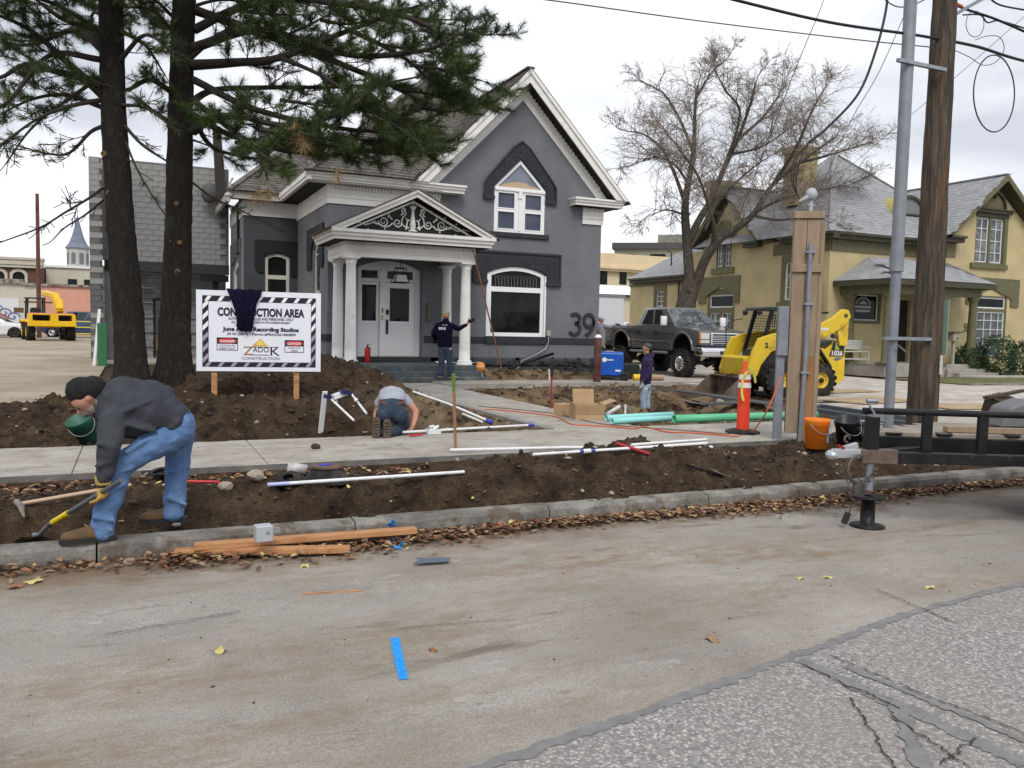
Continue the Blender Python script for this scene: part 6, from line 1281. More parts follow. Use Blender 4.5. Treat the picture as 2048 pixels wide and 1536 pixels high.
m = M(); m.slab([rect(-.57, 1.1, .57, 1.54), rect(-.51, 1.15, .51, 1.49)], .08, (1.06, 0, 0), (0, 1, 0)); gr = m.build('grille', chrome, PK, bevel=.02)
for i in range(5): m = M(); m.box((1.025, 0, 1.2+i*.06), (.03, 1.02, .022)); m.build('grille_bar', chrome, gr)
m = M(); m.box((1.0, 0, 1.32), (.02, 1.05, .36)); m.build('grille_backing', blackm, gr)
m = M(); m.slab([[(.7, .78), (1.08, .74), (1.14, .8), (1.14, 1.0), (1.1, 1.06), (.62, 1.06)]], 1.98, (0, -.99, 0)); m.build('bumper', chrome, PK, bevel=.03, seg=2)
m = M(); m.box((.93, 0, 1.1), (.36, 1.96, .09)); m.build('bumper_pad', mat('navy_black_plastic', (.015, .016, .026), .4), PK, bevel=.02)
m = M(); m.box((1.145, 0, .88), (.01, .5, .12)); m.build('air_intake', plast, PK)
m = M(); m.box((-2.0, 0, .82), (5.8, .8, .22)); m.box((0, 0, .5), (.14, 1.5, .14)); m.box((-3.9, 0, .5), (.14, 1.5, .14)); m.ico((-3.9, 0, .5), .2); m.ico((0, .1, .5), .18); m.build('chassis', blackm, PK)
for s_ in (-.4, .35): m = M(); m.bar((-.5, s_-.25, 1.79), (-.56, s_+.35, 1.9), .02, .02); m.build('wiper', plast, PK)
# ---- skid steer loader
yel = mat('machine_yellow', (.62, .42, .015), .42, (.68, .48, .03), 3, dirt=(.2, .13, .05), dscale=2.6, damt=(.56, .75), coat=.15)
bucketm = mat('rusty_bucket_steel', (.085, .062, .045), .7, (.17, .13, .1), 3, dirt=(.05, .035, .025), dscale=2, damt=(.5, .7), bump=.04, bscale=30)
SK = T('skid_steer_loader', 'yellow skid steer loader with black caged cab, its bucket lowered into the pit', 'loader', (15.96+.12, 15.97+.72, .0), R(168))
lw = .82     # local +y faces the street
m = M(); m.slab([[(-.72, .5), (-.55, .32), (1.5, .3), (1.6, .55), (1.45, 1.15), (.5, 1.22), (-.15, 1.35), (-.72, 1.45)]], 1.06, (0, -.53, 0)); m.build('body', mat('dark_machine_paint', (.02, .025, .03), .5, (.05, .045, .04), 5), SK, bevel=.03)
for s_ in (-1, 1):
    y_ = s_*.56
    m = M(); m.slab([[(-.86, .42), (-.62, .28), (-.4, .45), (-.34, .78), (-.1, .98), (.35, .98), (.62, 1.22), (.3, 1.32), (-.3, 1.2), (-.66, 1.5), (-.84, 1.5)]], .12, (0, y_-.06, 0)); m.build('side_frame', yel, SK, bevel=.012)
    # rear uprights and lift arm
    m = M(); m.slab([[(-.84, 1.3), (-.62, 1.3), (-.52, 1.7), (-.62, 2.2), (-.72, 2.24), (-.86, 2.1)]], .1, (0, s_*.66-.05, 0)); m.build('rear_upright', yel, SK, bevel=.012)
    m = M(); m.slab([[(-.74, 2.24), (-.6, 2.2), (-.35, 1.98), (.1, 1.8), (.9, 1.66), (1.55, 1.5), (1.85, 1.42), (1.98, 1.2), (2.14, .62), (2.28, .3), (2.4, .34), (2.3, .75), (2.12, 1.4), (1.92, 1.62), (1.5, 1.72), (.9, 1.84)][::-1]], .001, (0, 0, 0)) if 0 else m.slab([[(-.78, 2.22), (-.86, 2.05), (-.7, 1.82), (-.35, 1.6), (.2, 1.38), (.9, 1.28), (1.35, 1.12), (1.62, .78), (1.72, .5), (1.95, .42), (2.0, .62), (1.86, 1.1), (1.7, 1.45), (1.3, 1.58), (.6, 1.66), (.05, 1.82), (-.35, 2.02), (-.62, 2.24)]], .13, (0, s_*.72-.065, 0)); arm = m.build('lift_arm', yel, SK, bevel=.015)
    m = M(); m.lathe((-.7, s_*.72, 2.08), [(.05, -.09), (.05, .09), (0, .09)], 10, (0, s_, 0)); m.lathe((1.86, s_*.72, .52), [(.05, -.09), (.05, .09), (0, .09)], 10, (0, s_, 0)); m.lathe((-.45, s_*.72, 1.55), [(.06, -.09), (.06, .09), (0, .09)], 10, (0, s_, 0)); m.build('pivot_pin', bucketm, arm)
    m = M(); m.tube([(-.4, s_*.66, .75), (-.05, s_*.66, 1.2)], .05, 10); m.tube([(-.05, s_*.66, 1.2), (.25, s_*.66, 1.45)], .028, 8); m.build('lift_cylinder', blackm, SK)
    for x_ in (0, 1.12): wheel(SK, (x_, s_*.78, .415), .415, .29, s_, .2, yel, 16, 0)
    for x_ in (0, 1.12):
        m = M(); m.lathe((x_, s_*.91, .415), [(.07, 0), (.07, .02), (0, .025)], 10, (0, s_, 0))
        for i in range(6): g = i*PI/3; m.ico((x_+.11*math.cos(g), s_*.915, .415+.11*math.sin(g)), .014, 1)
        m.build('hub', blackm, SK)
# decals on the street side
dk = mat('decal_black', (.015, .015, .02), .5); wdec = mat('decal_white', (.6, .6, .58), .5)
def SW(x, y, z): return basis_of(SK) @ Vector((x, y, z))
hx = (basis_of(SK).to_3x3() @ Vector((-1, 0, 0)))
m = M(); m.slab([[(-.8, 1.02), (-.38, 1.02), (-.5, 1.42), (-.8, 1.42)]], .004, (0, .624, 0)); m.build('decal_panel', dk, SK)
text('1026', .17, SW(-.59, .635, 1.05), hx, (0, 0, 1), wdec, SK, bold=.008); text('SK', .12, SW(-.6, .635, 1.2), hx, (0, 0, 1), mat('decal_lime', (.4, .5, .05), .5), SK, bold=.006)
for i in range(3): m = M(); m.box((-.66, .627, 1.31+i*.035), (.24, .003, .015)); m.build('decal_stripe', wdec, SK)
text('351', .15, SW(.02, .792, 1.47), hx, (0, 0, 1), mat('decal_brown', (.12, .08, .02), .5), SK, bold=.004)
text('KOMATSU', .13, SW(.85, .79, 1.4), hx, (0, 0, 1), dk, SK, bold=.012); text('2', .17, SW(1.5, .79, 1.22), hx, (0, 0, 1), dk, SK, bold=.008)
m = M(); m.box((-.05, .788, 1.72), (.34, .004, .07)); m.build('decal_stripe', wdec, SK)
m = M(); m.slab([[(-.78, .98), (-.6, .9), (-.5, .96), (-.62, 1.0)]], .003, (0, .626, 0)); m.build('decal_flash', mat('decal_blue_grey', (.12, .13, .2), .5), SK)
# cab
m = M(); cabm = blackm
for s_ in (-1, 1):
    m = M(); m.bar((1.45, s_*.44, 1.1), (1.18, s_*.42, 2.16), .07, .09, (1, 0, 0)); m.build('cab_post', cabm, SK); m = M(); m.bar((.35, s_*.44, 1.1), (.32, s_*.42, 2.16), .08, .09, (1, 0, 0)); m.build('cab_post', cabm, SK)
    m = M()
    for i in range(13): x_ = .42+i*.065; m.tube([(x_+.1*0, s_*.44, 1.18), (x_-.01*i*.6, s_*.42, 2.1)], .007, 3, smooth=False)
    for i in range(13): z_ = 1.2+i*.07; m.tube([(.38, s_*.43, z_), (1.4-.22*(z_-1.2), s_*.43, z_)], .007, 3, smooth=False)
    m.build('side_mesh', blackm, SK)
m = M(); m.slab([[(.2, 2.16), (1.42, 2.16), (1.5, 2.2), (1.4, 2.25), (.25, 2.27), (.15, 2.22)]], .92, (0, -.46, 0)); m.build('cab_roof', mat('cab_dark_green', (.012, .022, .022), .4), SK, bevel=.015)
m = M(); m.box((.6, 0, 1.3), (.42, .46, .12)); m.box((.42, 0, 1.62), (.12, .46, .6)); m.build('seat', plast, SK, bevel=.04)
m = M(); m.box((.33, 0, 1.6), (.03, .8, 1.0)); m.build('rear_screen', mat('mesh_dark', (.02, .02, .02), .7), SK)
m = M()
for y_ in (-.25, .25): m.tube([(1.1, y_, 1.15), (1.15, y_, 1.45)], .018, 6); m.ico((1.15, y_, 1.47), .035)
m.build('control_lever', plast, SK)
for y_ in (-.38, .38): m = M(); m.lathe((1.44, y_, 2.12), [(.04, 0), (.065, .05), (.065, .1), (0, .1)], 12, (1, 0, -.2)); m.build('work_lamp', plast, SK)
m = M(); m.tube([(1.9, -.6, 1.15), (1.92, -.6, 1.7), (1.8, -.58, 1.9), (1.5, -.5, 1.95)], .012, 6); m.tube([(-.7, .0, 2.16), (.2, 0, 2.14)], .03, 6); m.build('hose', blackm, SK)
m = M(); m.bar((1.8, -.72, .75), (1.8, .72, .75), .22, .3); m.build('cross_member', mat('faded_tan_steel', (.36, .28, .16), .6, (.5, .42, .28), 3, dirt=(.1, .07, .05), dscale=4, damt=(.55, .7)), SK, bevel=.02)
m = M(); m.slab([[(1.78, .3), (1.98, .3), (2.02, .95), (1.82, 1.0)]], 1.2, (0, -.6, 0)); m.build('quick_coupler', yel, SK, bevel=.02)
for s_ in (-.45, .45): m = M(); m.tube([(1.6, s_, .9), (1.98, s_, .55)], .045, 8); m.build('tilt_cylinder', mat('dirty_white', (.4, .37, .32), .5), SK)
BT = M(); bk = [(2.0, .42), (1.98, .05), (2.06, -.14), (2.25, -.22), (2.95, -.26)]
bb = 1.7
for i in range(len(bk)-1): BT.bar((bk[i][0], -bb/2, bk[i][1]), (bk[i][0], bb/2, bk[i][1]), .01, .01)
BT = M(); th_ = .02; L1 = bk+[(2.95, -.275), (2.24, -.245), (2.03, -.16), (1.955, .04), (1.98, .43)]
BT.slab([L1], bb, (0, -bb/2, 0)); BK = BT.build('bucket', bucketm, SK)
for s_ in (-1, 1): m = M(); m.slab([[(1.98, .42), (1.97, .05), (2.05, -.15), (2.25, -.23), (2.93, -.26), (2.9, -.18), (2.25, .43)]], .025, (0, s_*bb/2-.0125, 0)); m.build('side_plate', bucketm, BK)
m = M(); m.box((2.96, 0, -.265), (.14, bb+.02, .025)); m.build('cutting_edge', mat('worn_bright_edge', (.3, .27, .24), .4, metal=.5), BK)
m = M(); m.box((2.1, 0, .45), (.24, bb, .03)); m.build('top_lip', bucketm, BK, bevel=.005)
m = M()
for i in range(26): m.ico((random.uniform(2.0, 2.2), random.uniform(-.8, .8), .48), random.uniform(.02, .06), 1, (1.2, 1, .7), (random.random()*3, random.random()*3, 0), .15)
m.build('clod', MATS.get('soil') or soil, BK, kind='stuff'); m = M()
m.add([(2.08, -.8, -.12), (2.85, -.8, -.22), (2.85, .8, -.23), (2.08, .8, -.1), (2.35, 0, -.02)], [(0, 1, 4), (1, 2, 4), (2, 3, 4), (3, 0, 4)]); m.build('soil_load', soil, BK, kind='stuff')
# ---- telehandler, seen from behind
TH = T('telehandler', 'yellow telehandler with raised boom stump and driver cab, far left by the brown pole', 'telehandler', (-4.45, 53.6, .28), R(100))
tyel = mat('telehandler_yellow', (.72, .42, .01), .4, (.78, .5, .02), 2)
m = M(); m.slab([[(-1.2, .75), (2.4, .75), (2.6, 1.1), (1.2, 1.25), (-1.1, 1.3)]], 1.1, (0, -.55, 0)); m.build('chassis', tyel, TH, bevel=.04)
m = M(); m.slab([[(-1.15, .82), (1.15, .82), (1.15, 1.5), (-1.1, 1.5)], rect(-.95, 1.12, -.28, 1.44), rect(.1, 1.12, .95, 1.44)], .9, (-1.35, 0, 0), (0, 1, 0)); m.build('engine_cover', tyel, TH, bevel=.02)
m = M(); m.box((-1.1, 0, 1.28), (.3, 2.0, .34)); m.build('radiator', plast, TH); m = M(); m.slab([[(-.2, 1.12), (.12, 1.12), (-.04, 1.42)]], .02, (-1.37, -.0, 0), (0, 1, 0)); m.build('warning_triangle', mat('orange_triangle', (.75, .14, .02), .5), TH)
m = M(); m.box((-1.36, 0, 1.53), (.02, 2.2, .06)); m.build('reflective_strip', mat('red_white_strip', (.5, .2, .18), .5), TH)
for x_ in (-1.0, 1.9):
    for s_ in (-1, 1): wheel(TH, (x_, s_*.98, .52), .52, .42, s_, .27, tyel, 16)
for x_ in (-1.0, 1.9): m = M(); m.slab([[(x_-.6, 1.05), (x_-.45, 1.18), (x_+.45, 1.18), (x_+.6, 1.05), (x_+.62, .95), (x_+.5, 1.1), (x_-.5, 1.1)]], .5, (0, .75, 0)); m.build('mudguard', tyel, TH)
m = M()
for a, b in ((-.2, .2), (1.1, .2), (-.2, 1.05), (1.1, 1.05)): m.bar((a, b, 1.3), (a*.9+.05, b*.95, 2.35), .08, .08)
m.box((.45, .62, 2.38), (1.3, 1.0, .06)); m.bar((-.25, .2, 1.9), (1.1, .2, 1.9), .05, .05); m.build('cab_frame', plast, TH)
m = M(); m.box((.3, .62, 1.6), (.5, .5, .5)); m.build('seat', plast, TH, bevel=.08)
m = M(); m.bar((-1.15, -.45, 1.75), (-.9, -.45, 2.3), .35, .35); m.build('boom_pivot', tyel, TH, bevel=.04); m = M(); m.bar((-1.1, -.48, 1.6), (-.3, -.3, 2.62), .34, .36); m.bar((-.35, -.3, 2.55), (1.0, .1, 2.7), .32, .3); m.build('boom', tyel, TH, bevel=.04)
m = M(); m.bar((2.9, -.9, .8), (2.9, -.9, 2.2), .08, .08); m.bar((2.9, .9, .8), (2.9, .9, 2.2), .08, .08); m.bar((2.9, -1, 2.2), (2.9, 1, 2.2), .1, .1); m.bar((2.9, 1.0, 1.7), (2.9, 1.5, 1.7), .05, .3); m.build('fork_carriage', mat('fork_brown', (.14, .07, .03), .7), TH)
# ---- parked cars
def car(name, lab, cat, loc, rz, L, W, H, paint, kind='sedan', rimm=None, group='cars in the far left parking lot'):
    """origin mid-length on the ground, facing +x"""
    r = T(name, lab, cat, loc, rz, group); wr = .33; fx, rx = L/2-.9, -L/2+.85; hb_ = H*.62; A_ = lambda cx: [(cx-.38*math.cos(PI*i/10), .3+.38*math.sin(PI*i/10)) for i in range(11)]
    if kind == 'sedan': top = [(L/2, .45), (L/2-.05, .66), (L/2-.35, .76), (L/2-1.35, .95), (-L/2+1.0, 1.0), (-L/2+.15, .98), (-L/2, .8), (-L/2, .35)]; gh = (-L/2+.75, L/2-1.3, .95, W/2-.06, -L/2+1.5, L/2-2.15, H, W/2-.28)
    else: top = [(L/2, .5), (L/2-.05, .85), (L/2-.3, .98), (L/2-1.1, 1.12), (-L/2+.05, 1.14), (-L/2, .9), (-L/2, .4)]; gh = (-L/2+.05, L/2-1.0, 1.1, W/2-.05, -L/2+.35, L/2-1.9, H, W/2-.22)
    body(r, top+[(rx-.45, .22)]+A_(rx)+[(rx+.45, .22), (fx-.45, .22)]+A_(fx)+[(fx+.45, .25)], W/2, paint, 'body', .05)
    _, a, b, c, d = house(r, *gh[:4], *gh[4:], paint, 'cabin')
    for q, f in ((a, 0), (b, 1)):
        for u0, u1 in ((.12, .48), (.52, .86)): 
            lp = [(u0, .1), (u1, .1), (u1-(.1 if u1 > .8 and kind == 'sedan' else .03), .88), (u0+(.08 if u0 < .2 else 0), .88)]
            if f: lp = [(1-x, y) for x, y in lp][::-1]
            patch(r, q, lp, tint if kind != 'sedan' else mat('car_side_glass', (.05, .1, .09), .05, (.2, .28, .26), 1.4), name='side_window')
    patch(r, c, RND(.05, .06, .95, .92, .05), tint, name='windscreen'); patch(r, d, RND(.08, .1, .92, .88, .05), tint, name='rear_window')
    for x in (fx, rx):
        for s_ in (-1, 1):
            wheel(r, (x, s_*(W/2-.12), wr), wr, .22, s_, .21, rimm or plast, 0, 5 if rimm else 0)
            m = M(); m.lathe((x, s_*(W/2-.3), .32), [(0, 0), (.37, 0), (.37, .28)], 16, (0, s_, 0)); m.build('wheel_well', blackm, r)
    for s_ in (-1, 1):
        m = M(); m.box((L/2-.12, s_*(W/2-.28), .68), (.24, .4, .13)); m.build('headlight', lampg, r, bevel=.03); m = M(); m.box((-L/2+.06, s_*(W/2-.22), .82), (.12, .34, .16)); m.build('tail_lamp', redl, r, bevel=.03)
        m = M(); m.box((L/2-1.75, s_*(W/2+.06), 1.02), (.12, .2, .12)); m.build('mirror', paint, r, bevel=.03); m = M(); m.box((0, s_*(W/2+.001), .62), (1.0, .003, .01)); m.build('panel_gap', blackm, r)
        m = M(); m.box((.25, s_*(W/2+.01), .85), (.16, .03, .03)); m.build('door_handle', plast, r)
    return r
wp_ = mat('car_white', (.68, .69, .71), .25, coat=.6); car('parked_car', 'white saloon car parked at the left edge, nearest of the far cars', 'car', (-8.0, 60, .28), R(-8), 4.6, 1.75, 1.4, wp_)
car('parked_car', 'dark green black saloon car behind the white saloon', 'car', (-9.0, 65.0, .28), R(5), 4.7, 1.78, 1.42, mat('car_dark_green', (.02, .025, .028), .25, coat=.7))
car('parked_car', 'white sport utility car furthest back beneath the mural', 'car', (-11.5, 69.5, .28), R(5), 4.7, 1.85, 1.95, wp_, 'suv')
car('parked_minivan', 'dark blue minivan half hidden behind the telehandler and the yellow rail', 'minivan', (-3.2, 62.5, .28), R(160), 4.9, 1.9, 1.75, mat('car_dark_blue', (.03, .05, .11), .3, coat=.6), 'suv', chrome)
mv = AY(1243, 650, 34); m = None
car('parked_van', 'white pickup with green tinted glass glimpsed behind the bed of the pewter pickup', 'pickup truck', (AY(1250, 650, 47).x, 47, .25), R(-60), 4.9, 1.95, 1.85, wp_, 'sedan', None, 'vehicles behind the grey house')
YB = T('safety_rail', 'yellow tubular safety rail beside the telehandler', 'rail', (-2.6, 57, .28)); yr = mat('rail_yellow', (.65, .6, .05), .5)
for z_ in (.35, .75, 1.1): m = M(); m.tube([(-1.6, 0, z_), (1.4, .3, z_)], .04, 6); m.build('bar', yr, YB)
for x_ in (-1.5, .2, 1.3): m = M(); m.tube([(x_, (x_+1.6)*.1, 0), (x_, (x_+1.6)*.1, 1.12)], .045, 6); m.build('post', yr, YB)
# ================================================================ PEOPLE
def blob(name, chains, mt, par, vox=.012, smooth=5, ns=0., nf=9., kind=None):
    """one continuous skin over chains of overlapping balls: chain = [(x,y,z,r[,sx,sy,sz]), ...]"""
    m = M()
    for ch in chains:
        P = [tuple(p)+(1, 1, 1)[:7-len(p)] if len(p) < 7 else tuple(p) for p in ch]
        if len(P) == 1: P = P*2
        for a, b in zip(P[:-1], P[1:]):
            d = math.dist(a[:3], b[:3]); k = max(1, int(d/(min(a[3], b[3])*.3)))
            for j in range(k+1):
                t_ = j/k; q = [a[i]+(b[i]-a[i])*t_ for i in range(7)]; m.ico(q[:3], q[3], 2, q[4:])
    me = m.mesh(name, mt); o = link(me, name); md = o.modifiers.new('r', 'REMESH'); md.mode = 'VOXEL'; md.voxel_size = vox
    if smooth: s_ = o.modifiers.new('s', 'SMOOTH'); s_.factor = .5; s_.iterations = smooth
    bpy.context.view_layer.update(); me2 = bpy.data.meshes.new_from_object(o.evaluated_get(bpy.context.evaluated_depsgraph_get())); bpy.data.objects.remove(o); bpy.data.meshes.remove(me)
    if ns:
        n = len(me2.vertices); co = np.empty(n*3, np.float32); no = np.empty(n*3, np.float32); me2.vertices.foreach_get('co', co); me2.vertices.foreach_get('normal', no); co = co.reshape(-1, 3); no = no.reshape(-1, 3)
        w = np.array([noise.ridged_multi_fractal(Vector(c)*nf*Vector((1, 1, .6)).length/1.5, 1, 2, 3, 1, 2)*.5-.6 for c in co]); co += no*(w*ns)[:, None]; me2.vertices.foreach_set('co', co.ravel())
    me2.name = name; me2.polygons.foreach_set('use_smooth', [True]*len(me2.polygons)); me2.materials.clear(); me2.materials.append(mt); me2.update(); return link(me2, name, par)
def V3(a, b, t): return tuple(a[i]+(b[i]-a[i])*t for i in range(3))
def head(c, f, r=.1):
    """skull, jaw, nose and ears looking along f"""
    c, f = Vector(c), Vector(f).normalized(); s_ = f.cross(Vector((0, 0, 1)));  s_ = s_.normalized() if s_.length > .1 else Vector((0, 1, 0)); u = s_.cross(f).normalized()
    P = lambda a, b, d, rr: tuple(c+f*a*r+u*b*r+s_*d*r)+(rr*r,)
    return [[P(-.15, .25, 0, .92), P(.1, .2, 0, .9)], [P(.25, -.35, 0, .68), P(.45, -.75, 0, .42)], [P(.85, .1, 0, .14), P(1.1, -.2, 0, .17)], [P(0, -.05, .9, .13), P(-.05, .1, .95, .12)], [P(0, -.05, -.9, .13), P(-.05, .1, -.95, .12)], [P(.8, .3, .3, .14), P(.82, .32, -.3, .14)], [P(.78, -.5, .2, .1), P(.8, -.5, -.2, .1)]], (c, f, s_, u)
def eyes(fr, r, par):
    c, f, s_, u = fr; m = M()
    for k in (-1, 1): m.ico(c+f*r*.84+u*r*.08+s_*k*r*.34, r*.13, 1)
    m.build('eyes', mat('eye_dark', (.05, .04, .035), .3), par)
def hand(w, d, nrm, par, mt, name='hand', s=1., curl=.6, thumb=1):
    """palm and five fingers from wrist w along d, curling towards nrm"""
    w, d, n_ = Vector(w), Vector(d).normalized(), Vector(nrm).normalized(); sd = d.cross(n_).normalized()*thumb; ch = [[tuple(w-d*.03*s)+(.03*s,), tuple(w+d*.03*s+sd*.012*s)+(.032*s,), tuple(w+d*.07*s-sd*.01*s)+(.03*s,), tuple(w+d*.07*s+sd*.02*s)+(.026*s,)]]
    for i, l in enumerate((.078, .088, .082, .064)):
        p = w+d*.085*s+sd*(.032-.021*i)*s; q = d; c_ = [tuple(p)+(.0115*s,)]
        for j in range(3): q = (q*math.cos(curl)+n_*math.sin(curl)).normalized(); p = p+q*l*s*(.45, .32, .23)[j]; c_.append(tuple(p)+((.011-.001*j)*s,))
        ch.append(c_)
    p = w+d*.025*s+sd*.03*s; q = (d+sd*1.1+n_*.5).normalized(); c_ = [tuple(p)+(.014*s,), tuple(p+q*.035*s)+(.0135*s,), tuple(p+(q+n_*.5*curl).normalized()*.065*s)+(.012*s,)]; ch.append(c_)
    return blob(name, ch, mt, par, .006*s, 2)
denim = mat('blue_denim', (.07, .14, .29), .9, (.12, .21, .38), 3.2, 6, bump=.1, bscale=38, mid=(.35, .65)); denim_d = mat('dark_denim', (.018, .03, .05), .9, (.04, .06, .09), 6, bump=.06, bscale=40); denim_l = mat('pale_denim', (.24, .33, .43), .9, (.4, .47, .55), 6, bump=.06, bscale=40)
sweat = mat('charcoal_sweatshirt', (.04, .043, .052), .95, (.062, .066, .078), 4, bump=.06, bscale=50, spec=.1); glove_y = mat('yellow_work_glove', (.45, .3, .05), .85, (.3, .2, .06), 14); bootm = mat('tan_boot_leather', (.15, .08, .035), .8, (.09, .055, .03), 9); greyc = mat('grey_cotton', (.3, .32, .38), .9, (.38, .4, .46), 6)
knit = mat('black_knit', (.008, .008, .009), .95, (.015, .015, .017), 30, bump=.1, bscale=80); hairg = mat('grey_brown_hair', (.14, .11, .09), .9, (.22, .19, .17), 30); sole = mat('boot_sole_brown', (.13, .095, .065), .9, (.08, .06, .045), 15, bump=.1, bscale=40); navy = blue_ink
def hit(px, py, off=0.):
    """where a sight line meets the ground (pavement included)"""
    d = ray(px, py)*(1/F_PX); t_ = 2.5*1.0035**np.arange(1000); X, Y, Z = d.x*t_, d.y*t_, EYE+d.z*t_
    g_ = surf(X, Y); k = np.argmax(Z <= g_+off); return Vector((X[k], Y[k], Z[k])) if k else G(px, py)
def person(lab, px, py, dz=0., P=None):
    p = P or hit(px, py); az = math.atan2(p.x, p.y); r = T('person', lab, 'person', (p.x, p.y, p.z+dz), -az); dep = Vector(p-Vector((0, 0, EYE))).dot(fw); th0 = math.atan2(px-1024, F_PX)
    kx = F_PX/dep/math.cos(th0); kz = F_PX/dep
    return r, lambda x, y, d=0.: ((x-px)/kx*(1+0*d), d, (py-y)/kz*math.cos(0)+.0)
def foot(p, d, par, mt, s=1.):
    p, d = Vector(p), Vector(d).normalized(); up_ = Vector((0, 0, 1))
    b = blob('boot', [[tuple(p+up_*.14*s)+(.058*s,), tuple(p+up_*.05*s)+(.055*s,), tuple(p+d*.07*s+up_*.045*s)+(.05*s,), tuple(p+d*.15*s+up_*.032*s)+(.046*s,), tuple(p+d*.2*s+up_*.03*s)+(.038*s,)]], mt, par, .011*s, 3)
    m = M(); side = Vector((-d.y, d.x, 0)); lp = [(-.075, -.04), (-.03, -.05), (.08, -.048), (.17, -.055), (.235, -.03), (.245, 0), (.235, .03), (.17, .055), (.08, .048), (-.03, .05), (-.075, .04)]
    m.slab([[(a*s, b_*s) for a, b_ in lp]], .03*s, p+Vector((0, 0, .025*s))*1, d, side); m.build('sole', plast, b); return b
# ---- man digging with a shovel at the kerb
PD, q = person('man in black beanie, charcoal sweatshirt and blue jeans bending over a shovel by the kerb', 205, 1080, P=G(205, 1080, .0)+Vector((0, .14, 0)))
hip = q(352, 872); fk = q(238, 938, -.12); fa = q(205, 1050, -.12); rk = q(362, 962, .14); ra = q(355, 1045, .16); ch_ = q(252, 822); nk = q(212, 806); hd = q(178, 805)
sh = q(226, 842, -.19); el = q(216, 905, -.27); wr = q(206, 962, -.24); sh2 = q(235, 815, .2); el2 = q(342, 806, .3); wr2 = q(318, 868, .22)
w4 = lambda p, r, *s_: tuple(p)+(r,)+s_
hc, hf = head(hd, (-.6, -.05, -.75), .105)
blob('body', hc+[[w4(nk, .06), w4(hd, .06)], [w4(hip, .13), w4(ch_, .14), w4(nk, .07)], [w4(hip, .07), w4(fk, .05), w4(fa, .045)], [w4(hip, .07), w4(rk, .05), w4(ra, .045)], [w4(ch_, .1), w4(sh, .06), w4(el, .045), w4(wr, .035)], [w4(ch_, .1), w4(sh2, .06), w4(el2, .045), w4(wr2, .035)]], skin, PD); eyes(hf, .105, PD)
blob('sweatshirt', [[w4(q(338, 846), .165, 1, 1.2, 1), w4(q(300, 828), .2, 1, 1.2, 1.12), w4(ch_, .205, 1, 1.2, 1.12), w4(q(228, 822), .15, 1, 1.3, 1), w4(q(210, 812), .09)], [w4(q(282, 868), .1, 1, 1.6, .8), w4(q(255, 862), .1, 1, 1.6, .9)], [w4(sh, .105), w4(V3(sh, el, .6), .088), w4(el, .08), w4(V3(el, wr, .6), .066), w4(wr, .052)], [w4(q(232, 832, -.1), .12), w4(sh, .1)], [w4(sh2, .1), w4(V3(sh2, el2, .6), .085), w4(el2, .075), w4(wr2, .055)], [w4(q(256, 850, -.24), .024), w4(q(312, 868, -.21), .018)], [w4(q(250, 825, -.25), .02), w4(q(300, 805, -.22), .016)], [w4(q(198, 882, -.33), .02), w4(q(226, 892, -.33), .018)], [w4(q(195, 925, -.33), .018), w4(q(222, 918, -.33), .016)], [w4(q(342, 862, -.17), .028), w4(q(355, 850, -.17), .03), w4(q(378, 838, -.05), .03)]], sweat, PD, ns=.03, nf=3.2)
blob('jeans', [[w4(q(360, 862), .155, .92, 1.15, 1), w4(hip, .15, 1, 1.1, 1)], [w4(q(352, 872, -.05), .14), w4(q(325, 888, -.09), .13), w4(V3(hip, fk, .5)[:1]+(-.1,)+V3(hip, fk, .5)[2:], .112), w4(fk, .095), w4(V3(fk, fa, .55), .088), w4(fa, .092), w4(q(204, 1062, -.12), .088)], [w4(q(358, 872, .04), .14), w4(q(362, 900, .1), .13), w4(q(363, 930, .13), .11), w4(rk, .095), w4(V3(rk, ra, .5), .09), w4(ra, .088), w4(q(356, 1052, .16), .088)], [w4(q(222, 950, -.2), .022), w4(q(262, 940, -.2), .018)], [w4(q(214, 985, -.195), .022), w4(q(250, 968, -.19), .016)], [w4(q(190, 1032, -.19), .03), w4(q(226, 1040, -.2), .026)], [w4(q(188, 1050, -.17), .026), w4(q(222, 1058, -.19), .022)], [w4(q(344, 1018, .07), .024), w4(q(378, 1034, .08), .022)], [w4(q(296, 905, -.2), .02), w4(q(352, 886, -.19), .016)], [w4(q(250, 905, -.21), .02), w4(q(300, 880, -.2), .016)], [w4(q(345, 960, .06), .02), w4(q(375, 950, .06), .016)]], denim, PD, ns=.032, nf=4)

blob('beanie', [[w4(q(172, 791), .108), w4(q(164, 789), .104)], [w4(q(160, 797), .075)], [w4(q(188, 786), .1)]], knit, PD, .01, 4)
blob('hair', [[w4(q(205, 793), .055), w4(q(212, 800, -.03), .05), w4(q(200, 812, -.07), .035)]], hairg, PD, .008, 1, ns=.01, nf=30); blob('beard', [[w4(q(174, 833, 0), .035), w4(q(188, 826, -.04), .04)]], hairg, PD, .008, 1, ns=.01, nf=40)
foot(q(205, 1079, -.12), (-1, -.1, 0), PD, bootm, 1.15); foot(q(360, 1074, .2), (-1, .2, 0), PD, bootm, 1.1)
hand(wr, (-.05, 0, -1), (-.8, .4, -.1), PD, glove_y, 'glove', 1.15, .9); hand(wr2, (-.5, -.2, -.8), (0, -1, 0), PD, glove_y, 'glove', 1.1, .5)
m = M(); c = Vector(wr); m.lathe(c+Vector((0, 0, -.01)), [(.05, -.0), (.055, .06), (.045, .075)], 14, (0, 0, 1)); m.build('glove_cuff', glove_y, PD)
SHV = T('shovel', 'round point shovel with grey and yellow shaft in the gloved hands of the digging man', 'shovel', hit(45, 1086)); bD = basis_of(PD)
